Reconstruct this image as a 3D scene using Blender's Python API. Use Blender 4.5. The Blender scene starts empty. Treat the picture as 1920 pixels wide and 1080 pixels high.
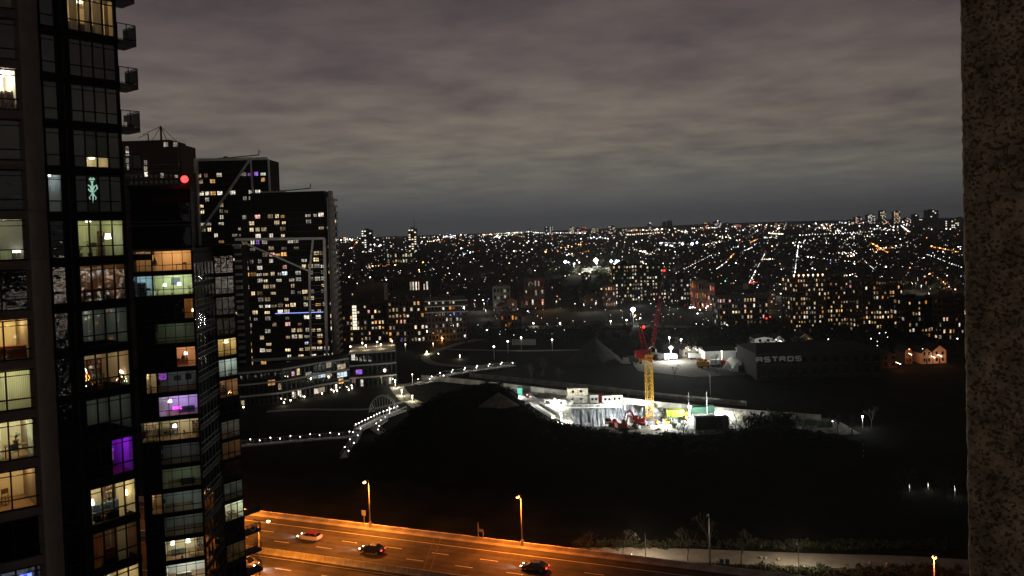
import bpy, bmesh, math, random
from math import sin, cos, pi, atan2, radians, hypot, sqrt, exp
from mathutils import Vector, Matrix

random.seed(7)
sc = bpy.context.scene

# ------------------------------------------------------------------ camera
CAM = Vector((0.0, 0.0, 60.0))
FPX, PPX, PPY = 1500.0, 960.0, 478.0
PITCH, ROLL = math.atan(45 / 1500), 0.0325
ROT = Matrix.Rotation(pi / 2 - PITCH, 3, 'X') @ Matrix.Rotation(-ROLL, 3, 'Z')
cd = bpy.data.cameras.new('camera')
cam = bpy.data.objects.new('camera', cd)
sc.collection.objects.link(cam)
cam.matrix_world = Matrix.Translation(CAM) @ ROT.to_4x4()
cd.sensor_fit = 'HORIZONTAL'
cd.sensor_width = 36
cd.lens = 36 * FPX / 1920
cd.shift_y = -(540 - PPY) / 1920
cd.clip_start = 0.05
cd.clip_end = 40000
sc.camera = cam

# ------------------------------------------------------------------ world
world = bpy.data.worlds.new('World')
sc.world = world
world.use_nodes = True
nt = world.node_tree
nt.nodes.clear()


def N(t, kind, **kw):
    n = t.nodes.new(kind)
    for k, v in kw.items():
        if k.startswith('i_'):
            n.inputs[k[2:].replace('_', ' ')].default_value = v
        else:
            setattr(n, k, v)
    return n


def L(t, a, b):
    t.links.new(a, b)


def build_world():
    t = nt
    out = N(t, 'ShaderNodeOutputWorld')
    tc = N(t, 'ShaderNodeTexCoord')
    sep = N(t, 'ShaderNodeSeparateXYZ')
    L(t, tc.outputs['Generated'], sep.inputs[0])
    zc = N(t, 'ShaderNodeMath', operation='MAXIMUM'); zc.inputs[1].default_value = 0.0
    L(t, sep.outputs['Z'], zc.inputs[0])
    za = N(t, 'ShaderNodeMath', operation='ADD'); za.inputs[1].default_value = 0.075
    L(t, zc.outputs[0], za.inputs[0])
    dx = N(t, 'ShaderNodeMath', operation='DIVIDE'); L(t, sep.outputs['X'], dx.inputs[0]); L(t, za.outputs[0], dx.inputs[1])
    dy = N(t, 'ShaderNodeMath', operation='DIVIDE'); L(t, sep.outputs['Y'], dy.inputs[0]); L(t, za.outputs[0], dy.inputs[1])
    cmb = N(t, 'ShaderNodeCombineXYZ'); L(t, dx.outputs[0], cmb.inputs[0]); L(t, dy.outputs[0], cmb.inputs[1])
    # cloud layer seen in perspective
    n1 = N(t, 'ShaderNodeTexNoise'); n1.inputs['Scale'].default_value = 2.0; n1.inputs['Detail'].default_value = 8; n1.inputs['Roughness'].default_value = .58; n1.inputs['Distortion'].default_value = .15
    n2 = N(t, 'ShaderNodeTexNoise'); n2.inputs['Scale'].default_value = .32; n2.inputs['Detail'].default_value = 3
    L(t, cmb.outputs[0], n1.inputs['Vector']); L(t, cmb.outputs[0], n2.inputs['Vector'])
    mx = N(t, 'ShaderNodeMath', operation='MULTIPLY_ADD'); mx.inputs[1].default_value = .55
    sc2 = N(t, 'ShaderNodeMath', operation='MULTIPLY'); sc2.inputs[1].default_value = .45
    L(t, n2.outputs['Fac'], sc2.inputs[0]); L(t, n1.outputs['Fac'], mx.inputs[0]); L(t, sc2.outputs[0], mx.inputs[2])
    rc = N(t, 'ShaderNodeValToRGB')
    L(t, mx.outputs[0], rc.inputs[0])
    e = rc.color_ramp.elements
    e[0].position = .38; e[0].color = (.66, .62, .66, 1)
    e[1].position = .62; e[1].color = (1.20, 1.17, 1.06, 1)
    # brightness and tint by height above the horizon
    rz = N(t, 'ShaderNodeValToRGB')
    L(t, zc.outputs[0], rz.inputs[0])
    el = rz.color_ramp.elements
    stops = [(0.0, (.060, .065, .072)), (.022, (.070, .073, .078)), (.04, (.100, .101, .099)), (.068, (.146, .141, .126)), (.12, (.168, .149, .130)),
             (.20, (.126, .105, .105)), (.30, (.084, .069, .073)), (.5, (.056, .047, .047)), (1.0, (.034, .029, .029))]
    el[0].position = stops[0][0]; el[0].color = (*stops[0][1], 1)
    el[1].position = stops[-1][0]; el[1].color = (*stops[-1][1], 1)
    for p, c in stops[1:-1]:
        q = el.new(p); q.color = (*c, 1)
    # clouds fade into the clear strip at the horizon
    fade = N(t, 'ShaderNodeMapRange'); fade.inputs['From Min'].default_value = .01; fade.inputs['From Max'].default_value = .09
    L(t, zc.outputs[0], fade.inputs['Value'])
    cm = N(t, 'ShaderNodeMixRGB'); cm.inputs['Color1'].default_value = (1, 1, 1, 1)
    L(t, fade.outputs[0], cm.inputs['Fac']); L(t, rc.outputs[0], cm.inputs['Color2'])
    mul = N(t, 'ShaderNodeMixRGB', blend_type='MULTIPLY'); mul.inputs['Fac'].default_value = 1
    L(t, rz.outputs[0], mul.inputs['Color1']); L(t, cm.outputs[0], mul.inputs['Color2'])
    # city glow: strongest over the built-up side straight ahead, fainter all round
    dot = N(t, 'ShaderNodeVectorMath', operation='DOT_PRODUCT'); dot.inputs[1].default_value = Vector((-.10, 1, .12)).normalized()
    L(t, tc.outputs['Generated'], dot.inputs[0])
    gl = N(t, 'ShaderNodeMapRange', interpolation_type='SMOOTHSTEP'); gl.inputs['From Min'].default_value = .6; gl.inputs['From Max'].default_value = 1.0
    gl.inputs['To Min'].default_value = .64; gl.inputs['To Max'].default_value = 1.06
    L(t, dot.outputs['Value'], gl.inputs['Value'])
    mul2 = N(t, 'ShaderNodeVectorMath', operation='SCALE')
    L(t, mul.outputs[0], mul2.inputs[0]); L(t, gl.outputs[0], mul2.inputs['Scale'])
    bg1 = N(t, 'ShaderNodeBackground'); L(t, mul2.outputs[0], bg1.inputs['Color']); bg1.inputs['Strength'].default_value = 1.0
    sky = N(t, 'ShaderNodeTexSky', sky_type='NISHITA'); sky.sun_disc = False
    sky.sun_elevation = radians(-8); sky.sun_rotation = radians(200)
    bg2 = N(t, 'ShaderNodeBackground'); L(t, sky.outputs[0], bg2.inputs['Color']); bg2.inputs['Strength'].default_value = .05
    add = N(t, 'ShaderNodeAddShader'); L(t, bg1.outputs[0], add.inputs[0]); L(t, bg2.outputs[0], add.inputs[1])
    L(t, add.outputs[0], out.inputs['Surface'])


build_world()
sd = bpy.data.lights.new('moonlight', 'SUN')
sd.energy = 0.002; sd.angle = radians(12); sd.color = (1, .95, .88)
so = bpy.data.objects.new('moonlight', sd); sc.collection.objects.link(so)
so.rotation_euler = (radians(50), 0, radians(20))

sc.view_settings.view_transform = 'Standard'
sc.view_settings.look = 'None'
sc.view_settings.exposure = 0
sc.view_settings.gamma = 1
sc.view_settings.use_curve_mapping = False
sc.cycles.use_denoising = True
sc.cycles.max_bounces = 6
sc.cycles.transparent_max_bounces = 12
sc.cycles.sample_clamp_indirect = 3
sc.cycles.sample_clamp_direct = 0
sc.cycles.use_light_tree = True
sc.cycles.caustics_reflective = False
sc.cycles.caustics_refractive = False


# ------------------------------------------------------------------ picture <-> place
def ray(x, y):
    return (ROT @ Vector(((x - PPX) / FPX, -(y - PPY) / FPX, -1))).normalized()


def at_z(x, y, z=0.0):
    d = ray(x, y)
    return CAM + d * ((z - CAM.z) / d.z)


def at_d(x, y, dep):
    d = ray(x, y)
    return CAM + d * (dep / d.y)


def hor(x):
    return 433 - (x - 960) * .0325


def terrain(x, y):
    z = 0.0
    if y > 620:
        z = .0052 * (y - 620)
    if 150 < y < 280:
        for x0, sx, y0, sy, h in ((-22.5, 9.7, 222, 8, 13.1), (-5.3, 7.6, 222, 8, 12.8), (6.1, 13, 212, 8, 6.4), (34.1, 18.2, 206, 8, 5.0), (69, 13, 205, 8, 6.0)):
            z += h * exp(-((x - x0) / sx) ** 2 / 2 - ((y - y0) / sy) ** 2 / 2)
    if y > 2000:
        z += 26 * exp(-((x - 2600) / 1200) ** 2 / 2) * min(1, (y - 2000) / 2500)
    return z


def at_g(x, y, up=0.0):
    z = 0.0
    d = ray(x, y)
    if d.z > -.0012:
        d = Vector((d.x, d.y, -.0012))
    p = CAM
    lo, hi = 20.0, 9000.0
    f = lambda s: (CAM + d * s).z - up - terrain((CAM + d * s).x, (CAM + d * s).y)
    s = 30.0
    while s < 9500 and f(s) > 0:
        s *= 1.03
    lo, hi = s / 1.03, s
    for _ in range(18):
        m = (lo + hi) / 2
        if f(m) > 0: lo = m
        else: hi = m
    return CAM + d * lo


# ------------------------------------------------------------------ object helpers
COL = sc.collection
USED_L = {}


class MB:
    """collects boxes, bars, prisms and tubes into one mesh"""
    def __init__(s):
        s.v = []; s.f = []; s.m = []; s.mi = 0

    def add(s, vs, fs):
        b = len(s.v)
        s.v += [tuple(v) for v in vs]
        for f in fs:
            s.f.append([b + i for i in f]); s.m.append(s.mi)

    def box(s, x0, y0, z0, x1, y1, z1):
        s.add([(x0, y0, z0), (x1, y0, z0), (x1, y1, z0), (x0, y1, z0), (x0, y0, z1), (x1, y0, z1), (x1, y1, z1), (x0, y1, z1)],
              [(0, 3, 2, 1), (4, 5, 6, 7), (0, 1, 5, 4), (1, 2, 6, 5), (2, 3, 7, 6), (3, 0, 4, 7)])
        return s

    def bevbox(s, x0, y0, z0, x1, y1, z1, b=.03):
        # box with chamfered upright edges and top
        pts = [(x0 + b, y0), (x1 - b, y0), (x1, y0 + b), (x1, y1 - b), (x1 - b, y1), (x0 + b, y1), (x0, y1 - b), (x0, y0 + b)]
        cx, cy = (x0 + x1) / 2, (y0 + y1) / 2
        r1 = [(p[0], p[1], z0) for p in pts]; r2 = [(p[0], p[1], z1 - b) for p in pts]
        r3 = [(p[0] + (b if p[0] < cx else -b), p[1] + (b if p[1] < cy else -b), z1) for p in pts]
        vs = r1 + r2 + r3
        fs = [tuple(range(7, -1, -1)), tuple(range(16, 24))]
        for k in (0, 8):
            for i in range(8):
                j = (i + 1) % 8
                fs.append((k + i, k + j, k + 8 + j, k + 8 + i))
        s.add(vs, fs)
        return s

    def bar(s, a, b, w, h=None):
        a, b = Vector(a), Vector(b)
        h = h or w
        d = (b - a)
        if d.length < 1e-6: return s
        d.normalize()
        up = Vector((0, 0, 1)) if abs(d.z) < .95 else Vector((0, 1, 0))
        r = d.cross(up).normalized() * w / 2
        u = r.cross(d).normalized() * h / 2
        vs = [a - r - u, a + r - u, a + r + u, a - r + u, b - r - u, b + r - u, b + r + u, b - r + u]
        s.add(vs, [(0, 1, 2, 3), (7, 6, 5, 4), (0, 4, 5, 1), (1, 5, 6, 2), (2, 6, 7, 3), (3, 7, 4, 0)])
        return s

    def tube(s, pts, rads, n=8, cap=True):
        pts = [Vector(p) for p in pts]
        if not hasattr(rads, '__len__'): rads = [rads] * len(pts)
        b = len(s.v); vs = []
        for i, p in enumerate(pts):
            d = (pts[min(i + 1, len(pts) - 1)] - pts[max(i - 1, 0)]).normalized()
            up = Vector((0, 0, 1)) if abs(d.z) < .9 else Vector((1, 0, 0))
            r = d.cross(up).normalized(); u = r.cross(d).normalized()
            for k in range(n):
                a = 2 * pi * k / n
                vs.append(p + (r * cos(a) + u * sin(a)) * rads[i])
        fs = []
        for i in range(len(pts) - 1):
            for k in range(n):
                j = (k + 1) % n
                fs.append((i * n + k, i * n + j, (i + 1) * n + j, (i + 1) * n + k))
        if cap:
            fs.append(tuple(range(n - 1, -1, -1))); m = (len(pts) - 1) * n
            fs.append(tuple(range(m, m + n)))
        s.add(vs, fs)
        return s

    def prism(s, pts, z0, z1):
        n = len(pts)
        s.add([(p[0], p[1], z0) for p in pts] + [(p[0], p[1], z1) for p in pts],
              [tuple(range(n - 1, -1, -1)), tuple(range(n, 2 * n))] + [(i, (i + 1) % n, n + (i + 1) % n, n + i) for i in range(n)])
        return s

    def side(s, prof, y0, y1):
        """profile in x,z extruded along y"""
        n = len(prof)
        s.add([(p[0], y0, p[1]) for p in prof] + [(p[0], y1, p[1]) for p in prof],
              [tuple(range(n)), tuple(range(2 * n - 1, n - 1, -1))] + [(n + i, n + (i + 1) % n, (i + 1) % n, i) for i in range(n)])
        return s

    def ball(s, c, r, seg=8, rings=5, sq=1.0):
        vs = [(c[0], c[1], c[2] + r * sq)]
        for i in range(1, rings):
            a = pi * i / rings
            for k in range(seg):
                b = 2 * pi * k / seg
                vs.append((c[0] + r * sin(a) * cos(b), c[1] + r * sin(a) * sin(b), c[2] + r * sq * cos(a)))
        vs.append((c[0], c[1], c[2] - r * sq))
        fs = [(0, 1 + k, 1 + (k + 1) % seg) for k in range(seg)]
        for i in range(rings - 2):
            for k in range(seg):
                j = (k + 1) % seg
                fs.append((1 + i * seg + k, 1 + (i + 1) * seg + k, 1 + (i + 1) * seg + j, 1 + i * seg + j))
        m = 1 + (rings - 2) * seg
        fs += [(m + k, len(vs) - 1, m + (k + 1) % seg) for k in range(seg)]
        s.add(vs, fs)
        return s

    def octa(s, c, r):
        x, y, z = c
        s.add([(x + r, y, z), (x, y + r, z), (x - r, y, z), (x, y - r, z), (x, y, z + r), (x, y, z - r)],
              [(0, 1, 4), (1, 2, 4), (2, 3, 4), (3, 0, 4), (1, 0, 5), (2, 1, 5), (3, 2, 5), (0, 3, 5)])
        return s

    def mesh(s, name, mats, smooth=False):
        me = bpy.data.meshes.new(name)
        me.from_pydata(s.v, [], s.f)
        if not isinstance(mats, (list, tuple)): mats = [mats]
        for m in mats: me.materials.append(m)
        if len(mats) > 1: me.polygons.foreach_set('material_index', s.m)
        if smooth: me.polygons.foreach_set('use_smooth', [True] * len(me.polygons))
        me.update()
        return me


def tag(o, label=None, cat=None, group=None, kind=None):
    if label and len(label.split()) > 16: print('LONG', len(label.split()), label)
    if label: o['label'] = label
    if cat: o['category'] = cat
    if group: o['group'] = group
    if kind: o['kind'] = kind
    return o


def thing(name, label, cat, loc=(0, 0, 0), rz=0.0, group=None):
    o = bpy.data.objects.new(name, None)
    COL.objects.link(o)
    o.empty_display_size = .3
    o.location = loc; o.rotation_euler = (0, 0, rz)
    return tag(o, label, cat, group)


def put(me, name, parent=None, loc=(0, 0, 0), rz=0.0, kind=None, label=None):
    o = bpy.data.objects.new(name, me)
    COL.objects.link(o)
    if parent is not None: o.parent = parent
    o.location = loc; o.rotation_euler = (0, 0, rz)
    if kind: o['kind'] = kind
    if label: o['label'] = label
    return o


def part(mb, name, mat, parent, smooth=False, **kw):
    return put(mb.mesh(name, mat, smooth), name, parent, **kw)


def struct(mb, name, mat, smooth=False, kind='structure'):
    o = put(mb.mesh(name, mat, smooth), name)
    o['kind'] = kind
    return o


def loc2w(T, p):
    c, s = cos(T.rotation_euler.z), sin(T.rotation_euler.z)
    return Vector((T.location.x + p[0] * c - p[1] * s, T.location.y + p[0] * s + p[1] * c, T.location.z + p[2]))


def w2loc(T, p):
    c, s = cos(T.rotation_euler.z), sin(T.rotation_euler.z)
    x, y = p[0] - T.location.x, p[1] - T.location.y
    return Vector((x * c + y * s, -x * s + y * c, (p[2] if len(p) > 2 else 0) - T.location.z))


def plane_hit(T, px, py, yo=0.0):
    """where the sight line through a pixel meets a thing's facade plane, in the thing's own frame"""
    d = ray(px, py)
    o = w2loc(T, CAM); e = w2loc(T, CAM + d) - o
    s = (yo - o.y) / e.y
    return o + e * s


def light(name, kind, loc, power, color, parent=None, **kw):
    ld = bpy.data.lights.new(name, kind)
    ld.energy = power; ld.color = color
    for k, v in kw.items(): setattr(ld, k, v)
    o = bpy.data.objects.new(name, ld); COL.objects.link(o)
    if parent is not None: o.parent = parent
    o.location = loc
    return o


def clone(root, loc, rz=0.0, label=None, group=None, scale=None):
    r = root.copy(); COL.objects.link(r)
    r.location = loc; r.rotation_euler = (0, 0, rz)
    if scale: r.scale = scale
    if label: r['label'] = label
    if group: r['group'] = group
    for ch in list(root.children):
        c = ch.copy(); COL.objects.link(c); c.parent = r
        for g in list(ch.children):
            d = g.copy(); COL.objects.link(d); d.parent = c
    return r


# ------------------------------------------------------------------ materials
MATS = {}


def pm(name, col, rough=.8, metal=0.0, var=.25, scale=3.0, bump=0.0, spec=.3, coords='Object', detail=5, ior=None, bscale=None):
    if name in MATS: return MATS[name]
    m = bpy.data.materials.new(name); m.use_nodes = True
    t = m.node_tree; b = t.nodes['Principled BSDF']
    b.inputs['Roughness'].default_value = rough; b.inputs['Metallic'].default_value = metal
    b.inputs['Specular IOR Level'].default_value = spec
    if ior: b.inputs['IOR'].default_value = ior
    tc = N(t, 'ShaderNodeTexCoord')
    n = N(t, 'ShaderNodeTexNoise'); n.inputs['Scale'].default_value = scale; n.inputs['Detail'].default_value = detail; n.inputs['Roughness'].default_value = .6
    L(t, tc.outputs[coords], n.inputs['Vector'])
    r = N(t, 'ShaderNodeMapRange'); r.inputs['From Min'].default_value = .3; r.inputs['From Max'].default_value = .7
    r.inputs['To Min'].default_value = 1 - var; r.inputs['To Max'].default_value = 1 + var
    L(t, n.outputs['Fac'], r.inputs['Value'])
    v = N(t, 'ShaderNodeVectorMath', operation='SCALE'); v.inputs[0].default_value = col
    L(t, r.outputs[0], v.inputs['Scale']); L(t, v.outputs[0], b.inputs['Base Color'])
    if bump:
        n2 = N(t, 'ShaderNodeTexNoise'); n2.inputs['Scale'].default_value = bscale or scale * 4; n2.inputs['Detail'].default_value = 6
        L(t, tc.outputs[coords], n2.inputs['Vector'])
        bp = N(t, 'ShaderNodeBump'); bp.inputs['Strength'].default_value = bump; bp.inputs['Distance'].default_value = .1
        L(t, n2.outputs['Fac'], bp.inputs['Height']); L(t, bp.outputs[0], b.inputs['Normal'])
    MATS[name] = m
    return m


def em(name, col, strength, var=.6, tex=0.0, scale=2.0, sample=False, coords='Generated'):
    """a light giving surface: a window with the room's own unevenness, or a lamp"""
    if name in MATS: return MATS[name]
    m = bpy.data.materials.new(name); m.use_nodes = True
    t = m.node_tree; b = t.nodes['Principled BSDF']
    b.inputs['Base Color'].default_value = (.02, .02, .02, 1); b.inputs['Roughness'].default_value = .3
    b.inputs['Emission Color'].default_value = (*col, 1)
    oi = N(t, 'ShaderNodeObjectInfo')
    r = N(t, 'ShaderNodeMapRange'); r.inputs['To Min'].default_value = strength * (1 - var); r.inputs['To Max'].default_value = strength * (1 + var)
    pw_ = N(t, 'ShaderNodeMath', operation='POWER'); pw_.inputs[1].default_value = 1.7 if tex else 1.0
    L(t, oi.outputs['Random'], pw_.inputs[0]); L(t, pw_.outputs[0], r.inputs['Value'])
    last = r.outputs[0]
    if tex:
        tc = N(t, 'ShaderNodeTexCoord')
        off = N(t, 'ShaderNodeVectorMath', operation='ADD')
        L(t, tc.outputs[coords], off.inputs[0]); L(t, oi.outputs['Location'], off.inputs[1])
        n = N(t, 'ShaderNodeTexVoronoi'); n.inputs['Scale'].default_value = scale; n.distance = 'CHEBYCHEV'
        L(t, off.outputs[0], n.inputs['Vector'])
        bw = N(t, 'ShaderNodeRGBToBW'); L(t, n.outputs['Color'], bw.inputs[0])
        q = N(t, 'ShaderNodeMapRange'); q.inputs['To Min'].default_value = 1 - tex; q.inputs['To Max'].default_value = 1 + tex * .6
        L(t, bw.outputs[0], q.inputs['Value'])
        mu = N(t, 'ShaderNodeMath', operation='MULTIPLY'); L(t, last, mu.inputs[0]); L(t, q.outputs[0], mu.inputs[1])
        last = mu.outputs[0]
    L(t, last, b.inputs['Emission Strength'])
    try: m.cycles.emission_sampling = 'AUTO' if sample else 'NONE'
    except Exception: pass
    MATS[name] = m
    return m


def glass_dark(name, base=(.004, .005, .006), rough=.02, ior=2.1, wave=.008, scale=1.3):
    if name in MATS: return MATS[name]
    m = bpy.data.materials.new(name); m.use_nodes = True
    t = m.node_tree; b = t.nodes['Principled BSDF']
    b.inputs['Base Color'].default_value = (*base, 1); b.inputs['Roughness'].default_value = rough
    b.inputs['IOR'].default_value = ior
    tc = N(t, 'ShaderNodeTexCoord'); oi = N(t, 'ShaderNodeObjectInfo')
    off = N(t, 'ShaderNodeVectorMath', operation='ADD'); L(t, tc.outputs['Object'], off.inputs[0]); L(t, oi.outputs['Location'], off.inputs[1])
    n = N(t, 'ShaderNodeTexNoise'); n.inputs['Scale'].default_value = scale; n.inputs['Detail'].default_value = 2
    L(t, off.outputs[0], n.inputs['Vector'])
    bp = N(t, 'ShaderNodeBump'); bp.inputs['Strength'].default_value = 1; bp.inputs['Distance'].default_value = wave
    L(t, n.outputs['Fac'], bp.inputs['Height']); L(t, bp.outputs[0], b.inputs['Normal'])
    MATS[name] = m
    return m


def glass_clear(name, tint=(.9, .95, .92), refl=.06):
    if name in MATS: return MATS[name]
    m = bpy.data.materials.new(name); m.use_nodes = True
    t = m.node_tree; t.nodes.clear()
    o = N(t, 'ShaderNodeOutputMaterial'); a = N(t, 'ShaderNodeBsdfTransparent'); g = N(t, 'ShaderNodeBsdfGlossy')
    a.inputs['Color'].default_value = (*tint, 1); g.inputs['Roughness'].default_value = .02
    fr = N(t, 'ShaderNodeFresnel'); fr.inputs['IOR'].default_value = 1.5
    mx = N(t, 'ShaderNodeMixShader'); L(t, fr.outputs[0], mx.inputs[0]); L(t, a.outputs[0], mx.inputs[1]); L(t, g.outputs[0], mx.inputs[2])
    L(t, mx.outputs[0], o.inputs['Surface'])
    MATS[name] = m
    return m


M_asphalt = pm('asphalt', (.055, .05, .046), .85, var=.35, scale=.35, bump=.15, bscale=14)
def road_mat():
    m = pm('worn_asphalt', (.066, .058, .052), .85, var=.4, scale=.3, bump=.2, bscale=14)
    t = m.node_tree; b = t.nodes['Principled BSDF']; src = b.inputs['Base Color'].links[0].from_socket
    tc = N(t, 'ShaderNodeTexCoord'); sp = N(t, 'ShaderNodeSeparateXYZ'); L(t, tc.outputs['Object'], sp.inputs[0])
    w = N(t, 'ShaderNodeMath', operation='MULTIPLY'); w.inputs[1].default_value = 2 * pi / 1.8; L(t, sp.outputs['Y'], w.inputs[0])
    s = N(t, 'ShaderNodeMath', operation='SINE'); L(t, w.outputs[0], s.inputs[0])
    # stretched streaks along the driving direction, and square repair patches
    mp = N(t, 'ShaderNodeMapping'); mp.inputs['Scale'].default_value = (.05, 1.4, 1); L(t, tc.outputs['Object'], mp.inputs['Vector'])
    n = N(t, 'ShaderNodeTexNoise'); n.inputs['Scale'].default_value = 1.0; n.inputs['Detail'].default_value = 6; L(t, mp.outputs[0], n.inputs['Vector'])
    mp2 = N(t, 'ShaderNodeMapping'); mp2.inputs['Scale'].default_value = (.09, .28, 1); L(t, tc.outputs['Object'], mp2.inputs['Vector'])
    v = N(t, 'ShaderNodeTexVoronoi'); v.distance = 'CHEBYCHEV'; v.inputs['Scale'].default_value = 1.0; L(t, mp2.outputs[0], v.inputs['Vector'])
    bw = N(t, 'ShaderNodeRGBToBW'); L(t, v.outputs['Color'], bw.inputs[0])
    a = N(t, 'ShaderNodeMath', operation='MULTIPLY_ADD'); a.inputs[1].default_value = .10; a.inputs[2].default_value = .45; L(t, s.outputs[0], a.inputs[0])
    c = N(t, 'ShaderNodeMath', operation='MULTIPLY_ADD'); c.inputs[1].default_value = .9; L(t, n.outputs['Fac'], c.inputs[0]); L(t, a.outputs[0], c.inputs[2])
    d = N(t, 'ShaderNodeMapRange'); d.inputs['To Min'].default_value = .8; d.inputs['To Max'].default_value = 1.2; L(t, bw.outputs[0], d.inputs['Value'])
    e = N(t, 'ShaderNodeMath', operation='MULTIPLY'); L(t, c.outputs[0], e.inputs[0]); L(t, d.outputs[0], e.inputs[1])
    f = N(t, 'ShaderNodeVectorMath', operation='SCALE'); L(t, src, f.inputs[0]); L(t, e.outputs[0], f.inputs['Scale'])
    L(t, f.outputs[0], b.inputs['Base Color'])
    return m


M_road = road_mat()
M_conc = pm('concrete', (.26, .24, .22), .85, var=.25, scale=.8, bump=.2)
M_conc_d = pm('dark_concrete', (.10, .092, .085), .85, var=.2, scale=.5, bump=.15)
M_parapet = pm('parapet_concrete', (.46, .42, .36), .85, var=.35, scale=.7, bump=.3)
M_paint = pm('road_paint', (.72, .70, .66), .6, var=.25, scale=4)
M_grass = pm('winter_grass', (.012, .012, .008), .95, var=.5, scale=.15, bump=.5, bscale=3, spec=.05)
M_path = pm('path_paving', (.22, .20, .17), .85, var=.25, scale=.4, bump=.1)
M_gravel = pm('gravel', (.16, .15, .14), .95, var=.4, scale=.7, bump=.6, bscale=5)
M_site = pm('site_ground', (.30, .29, .26), .95, var=.75, scale=.5, bump=.9, bscale=3)
M_pitwall = None
def streak_mat():
    m = bpy.data.materials.new('pit_sheeting'); m.use_nodes = True
    t = m.node_tree; b = t.nodes['Principled BSDF']; b.inputs['Roughness'].default_value = .55
    tc = N(t, 'ShaderNodeTexCoord'); mp = N(t, 'ShaderNodeMapping'); mp.inputs['Scale'].default_value = (1.5, .22, .22); mp.inputs['Rotation'].default_value = (0, 0, .35)
    L(t, tc.outputs['Object'], mp.inputs['Vector'])
    n = N(t, 'ShaderNodeTexNoise'); n.inputs['Scale'].default_value = 1.3; n.inputs['Detail'].default_value = 8; n.inputs['Roughness'].default_value = .7; n.inputs['Distortion'].default_value = .6
    L(t, mp.outputs[0], n.inputs['Vector'])
    r = N(t, 'ShaderNodeValToRGB'); L(t, n.outputs['Fac'], r.inputs[0])
    e = r.color_ramp.elements; e[0].position = .36; e[0].color = (.018, .019, .023, 1); e[1].position = .68; e[1].color = (.36, .36, .35, 1)
    q = e.new(.52); q.color = (.10, .105, .12, 1)
    L(t, r.outputs[0], b.inputs['Base Color'])
    bp = N(t, 'ShaderNodeBump'); bp.inputs['Strength'].default_value = 1; bp.inputs['Distance'].default_value = .5
    L(t, n.outputs['Fac'], bp.inputs['Height']); L(t, bp.outputs[0], b.inputs['Normal'])
    return m


M_bark = pm('bark', (.055, .045, .036), .9, var=.3, scale=4)
M_white = pm('white_paint', (.80, .80, .77), .5, var=.1, scale=1)
M_fr = pm('window_frame_metal', (.012, .012, .012), .5, 0, var=.2, spec=.2)
M_fr2 = pm('dark_cladding', (.011, .010, .010), .7, .0, var=.3, spec=.05)
M_pier = pm('precast_panel', (.16, .125, .105), .8, var=.15, scale=.8, bump=.1)
M_metal = pm('galvanised_steel', (.45, .45, .45), .45, .7, var=.15)
M_steel_d = pm('dark_steel', (.04, .04, .045), .5, .5)
M_yel = pm('crane_yellow', (.62, .36, .03), .5, var=.4, scale=2.5)
M_redd = pm('dark_red_paint', (.32, .018, .018), .5, var=.3, scale=2)
M_red = pm('crane_red', (.40, .02, .02), .45, var=.15, scale=2)
M_green = pm('machine_green', (.03, .09, .06), .5, var=.2)
M_lime = pm('lime_cover', (.45, .60, .04), .6, var=.2)
M_brick = pm('dark_brick', (.055, .030, .022), .9, var=.35, scale=2, bump=.3)
M_brick2 = pm('brown_brick', (.16, .10, .075), .9, var=.2, scale=1, bump=.2)
M_tile = pm('roof_shingle', (.03, .028, .028), .9, var=.3)
M_gdark = glass_dark('coated_glass')
M_gdark2 = glass_dark('rippled_glass', wave=.014, scale=1.8)
M_gblind = glass_dark('glass_over_blind', base=(.07, .08, .075), rough=.04, ior=1.9, wave=.01)
M_gclear = glass_clear('clear_glass')
M_rubber = pm('rubber', (.02, .02, .02), .9)

E = {}
for nm, c in dict(white=(1, .89, .72), warm=(1, .74, .42), amber=(1, .52, .16), cool=(.75, .9, 1), green=(.8, 1, .7),
                  purple=(.5, .2, 1), blue=(.2, .25, 1), red=(1, .06, .03), orange=(1, .33, .05), pink=(1, .5, .45)).items():
    E[nm] = em('lit_window_' + nm, c, .85, var=.82, tex=.9, scale=2.2)
EL = {}
for nm, c in dict(white=(1, .95, .88), warm=(1, .8, .55), orange=(1, .38, .10), red=(1, .05, .03), cool=(.8, .92, 1), green=(.3, 1, .6), blue=(.3, .35, 1)).items():
    for i, s in enumerate((.8, 2.6, 9.0)):
        EL[nm, i] = em(f'lamp_{nm}_{("dim","mid","bright")[i]}', c, s, var=.2)
E_hot = em('floodlight_lens', (.95, 1, .98), 30, var=0)
E_warmlamp = em('warm_lamp_lens', (1, .85, .6), 14, var=0)
E_sodium = em('sodium_lens', (1, .5, .15), 22, var=0)
E_sodium_red = em('sodium_lens_deep', (1, .28, .05), 22, var=0)
E_redlamp = em('red_beacon_lens', (1, .018, .016), 9, var=0)
SODIUM = (1, .27, .028)

# ================================================================== LARGE STRUCTURE
def graded(pts):
    out = []
    for a, b, st in pts:
        n = max(1, int(round((b - a) / st)))
        out += [a + (b - a) * i / n for i in range(n)]
    out.append(pts[-1][1])
    return out


SITE = [(-4, 307), (14, 300), (49, 265), (74, 252), (96, 240), (96, 222), (20, 222), (8, 240), (13, 250)]


def inside(p, poly):
    c = False
    for i in range(len(poly)):
        a, b = poly[i], poly[i - 1]
        if (a[1] > p[1]) != (b[1] > p[1]) and p[0] < (b[0] - a[0]) * (p[1] - a[1]) / (b[1] - a[1]) + a[0]: c = not c
    return c


def sstep(a, b, x):
    t = max(0, min(1, (x - a) / (b - a))); return t * t * (3 - 2 * t)


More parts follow.
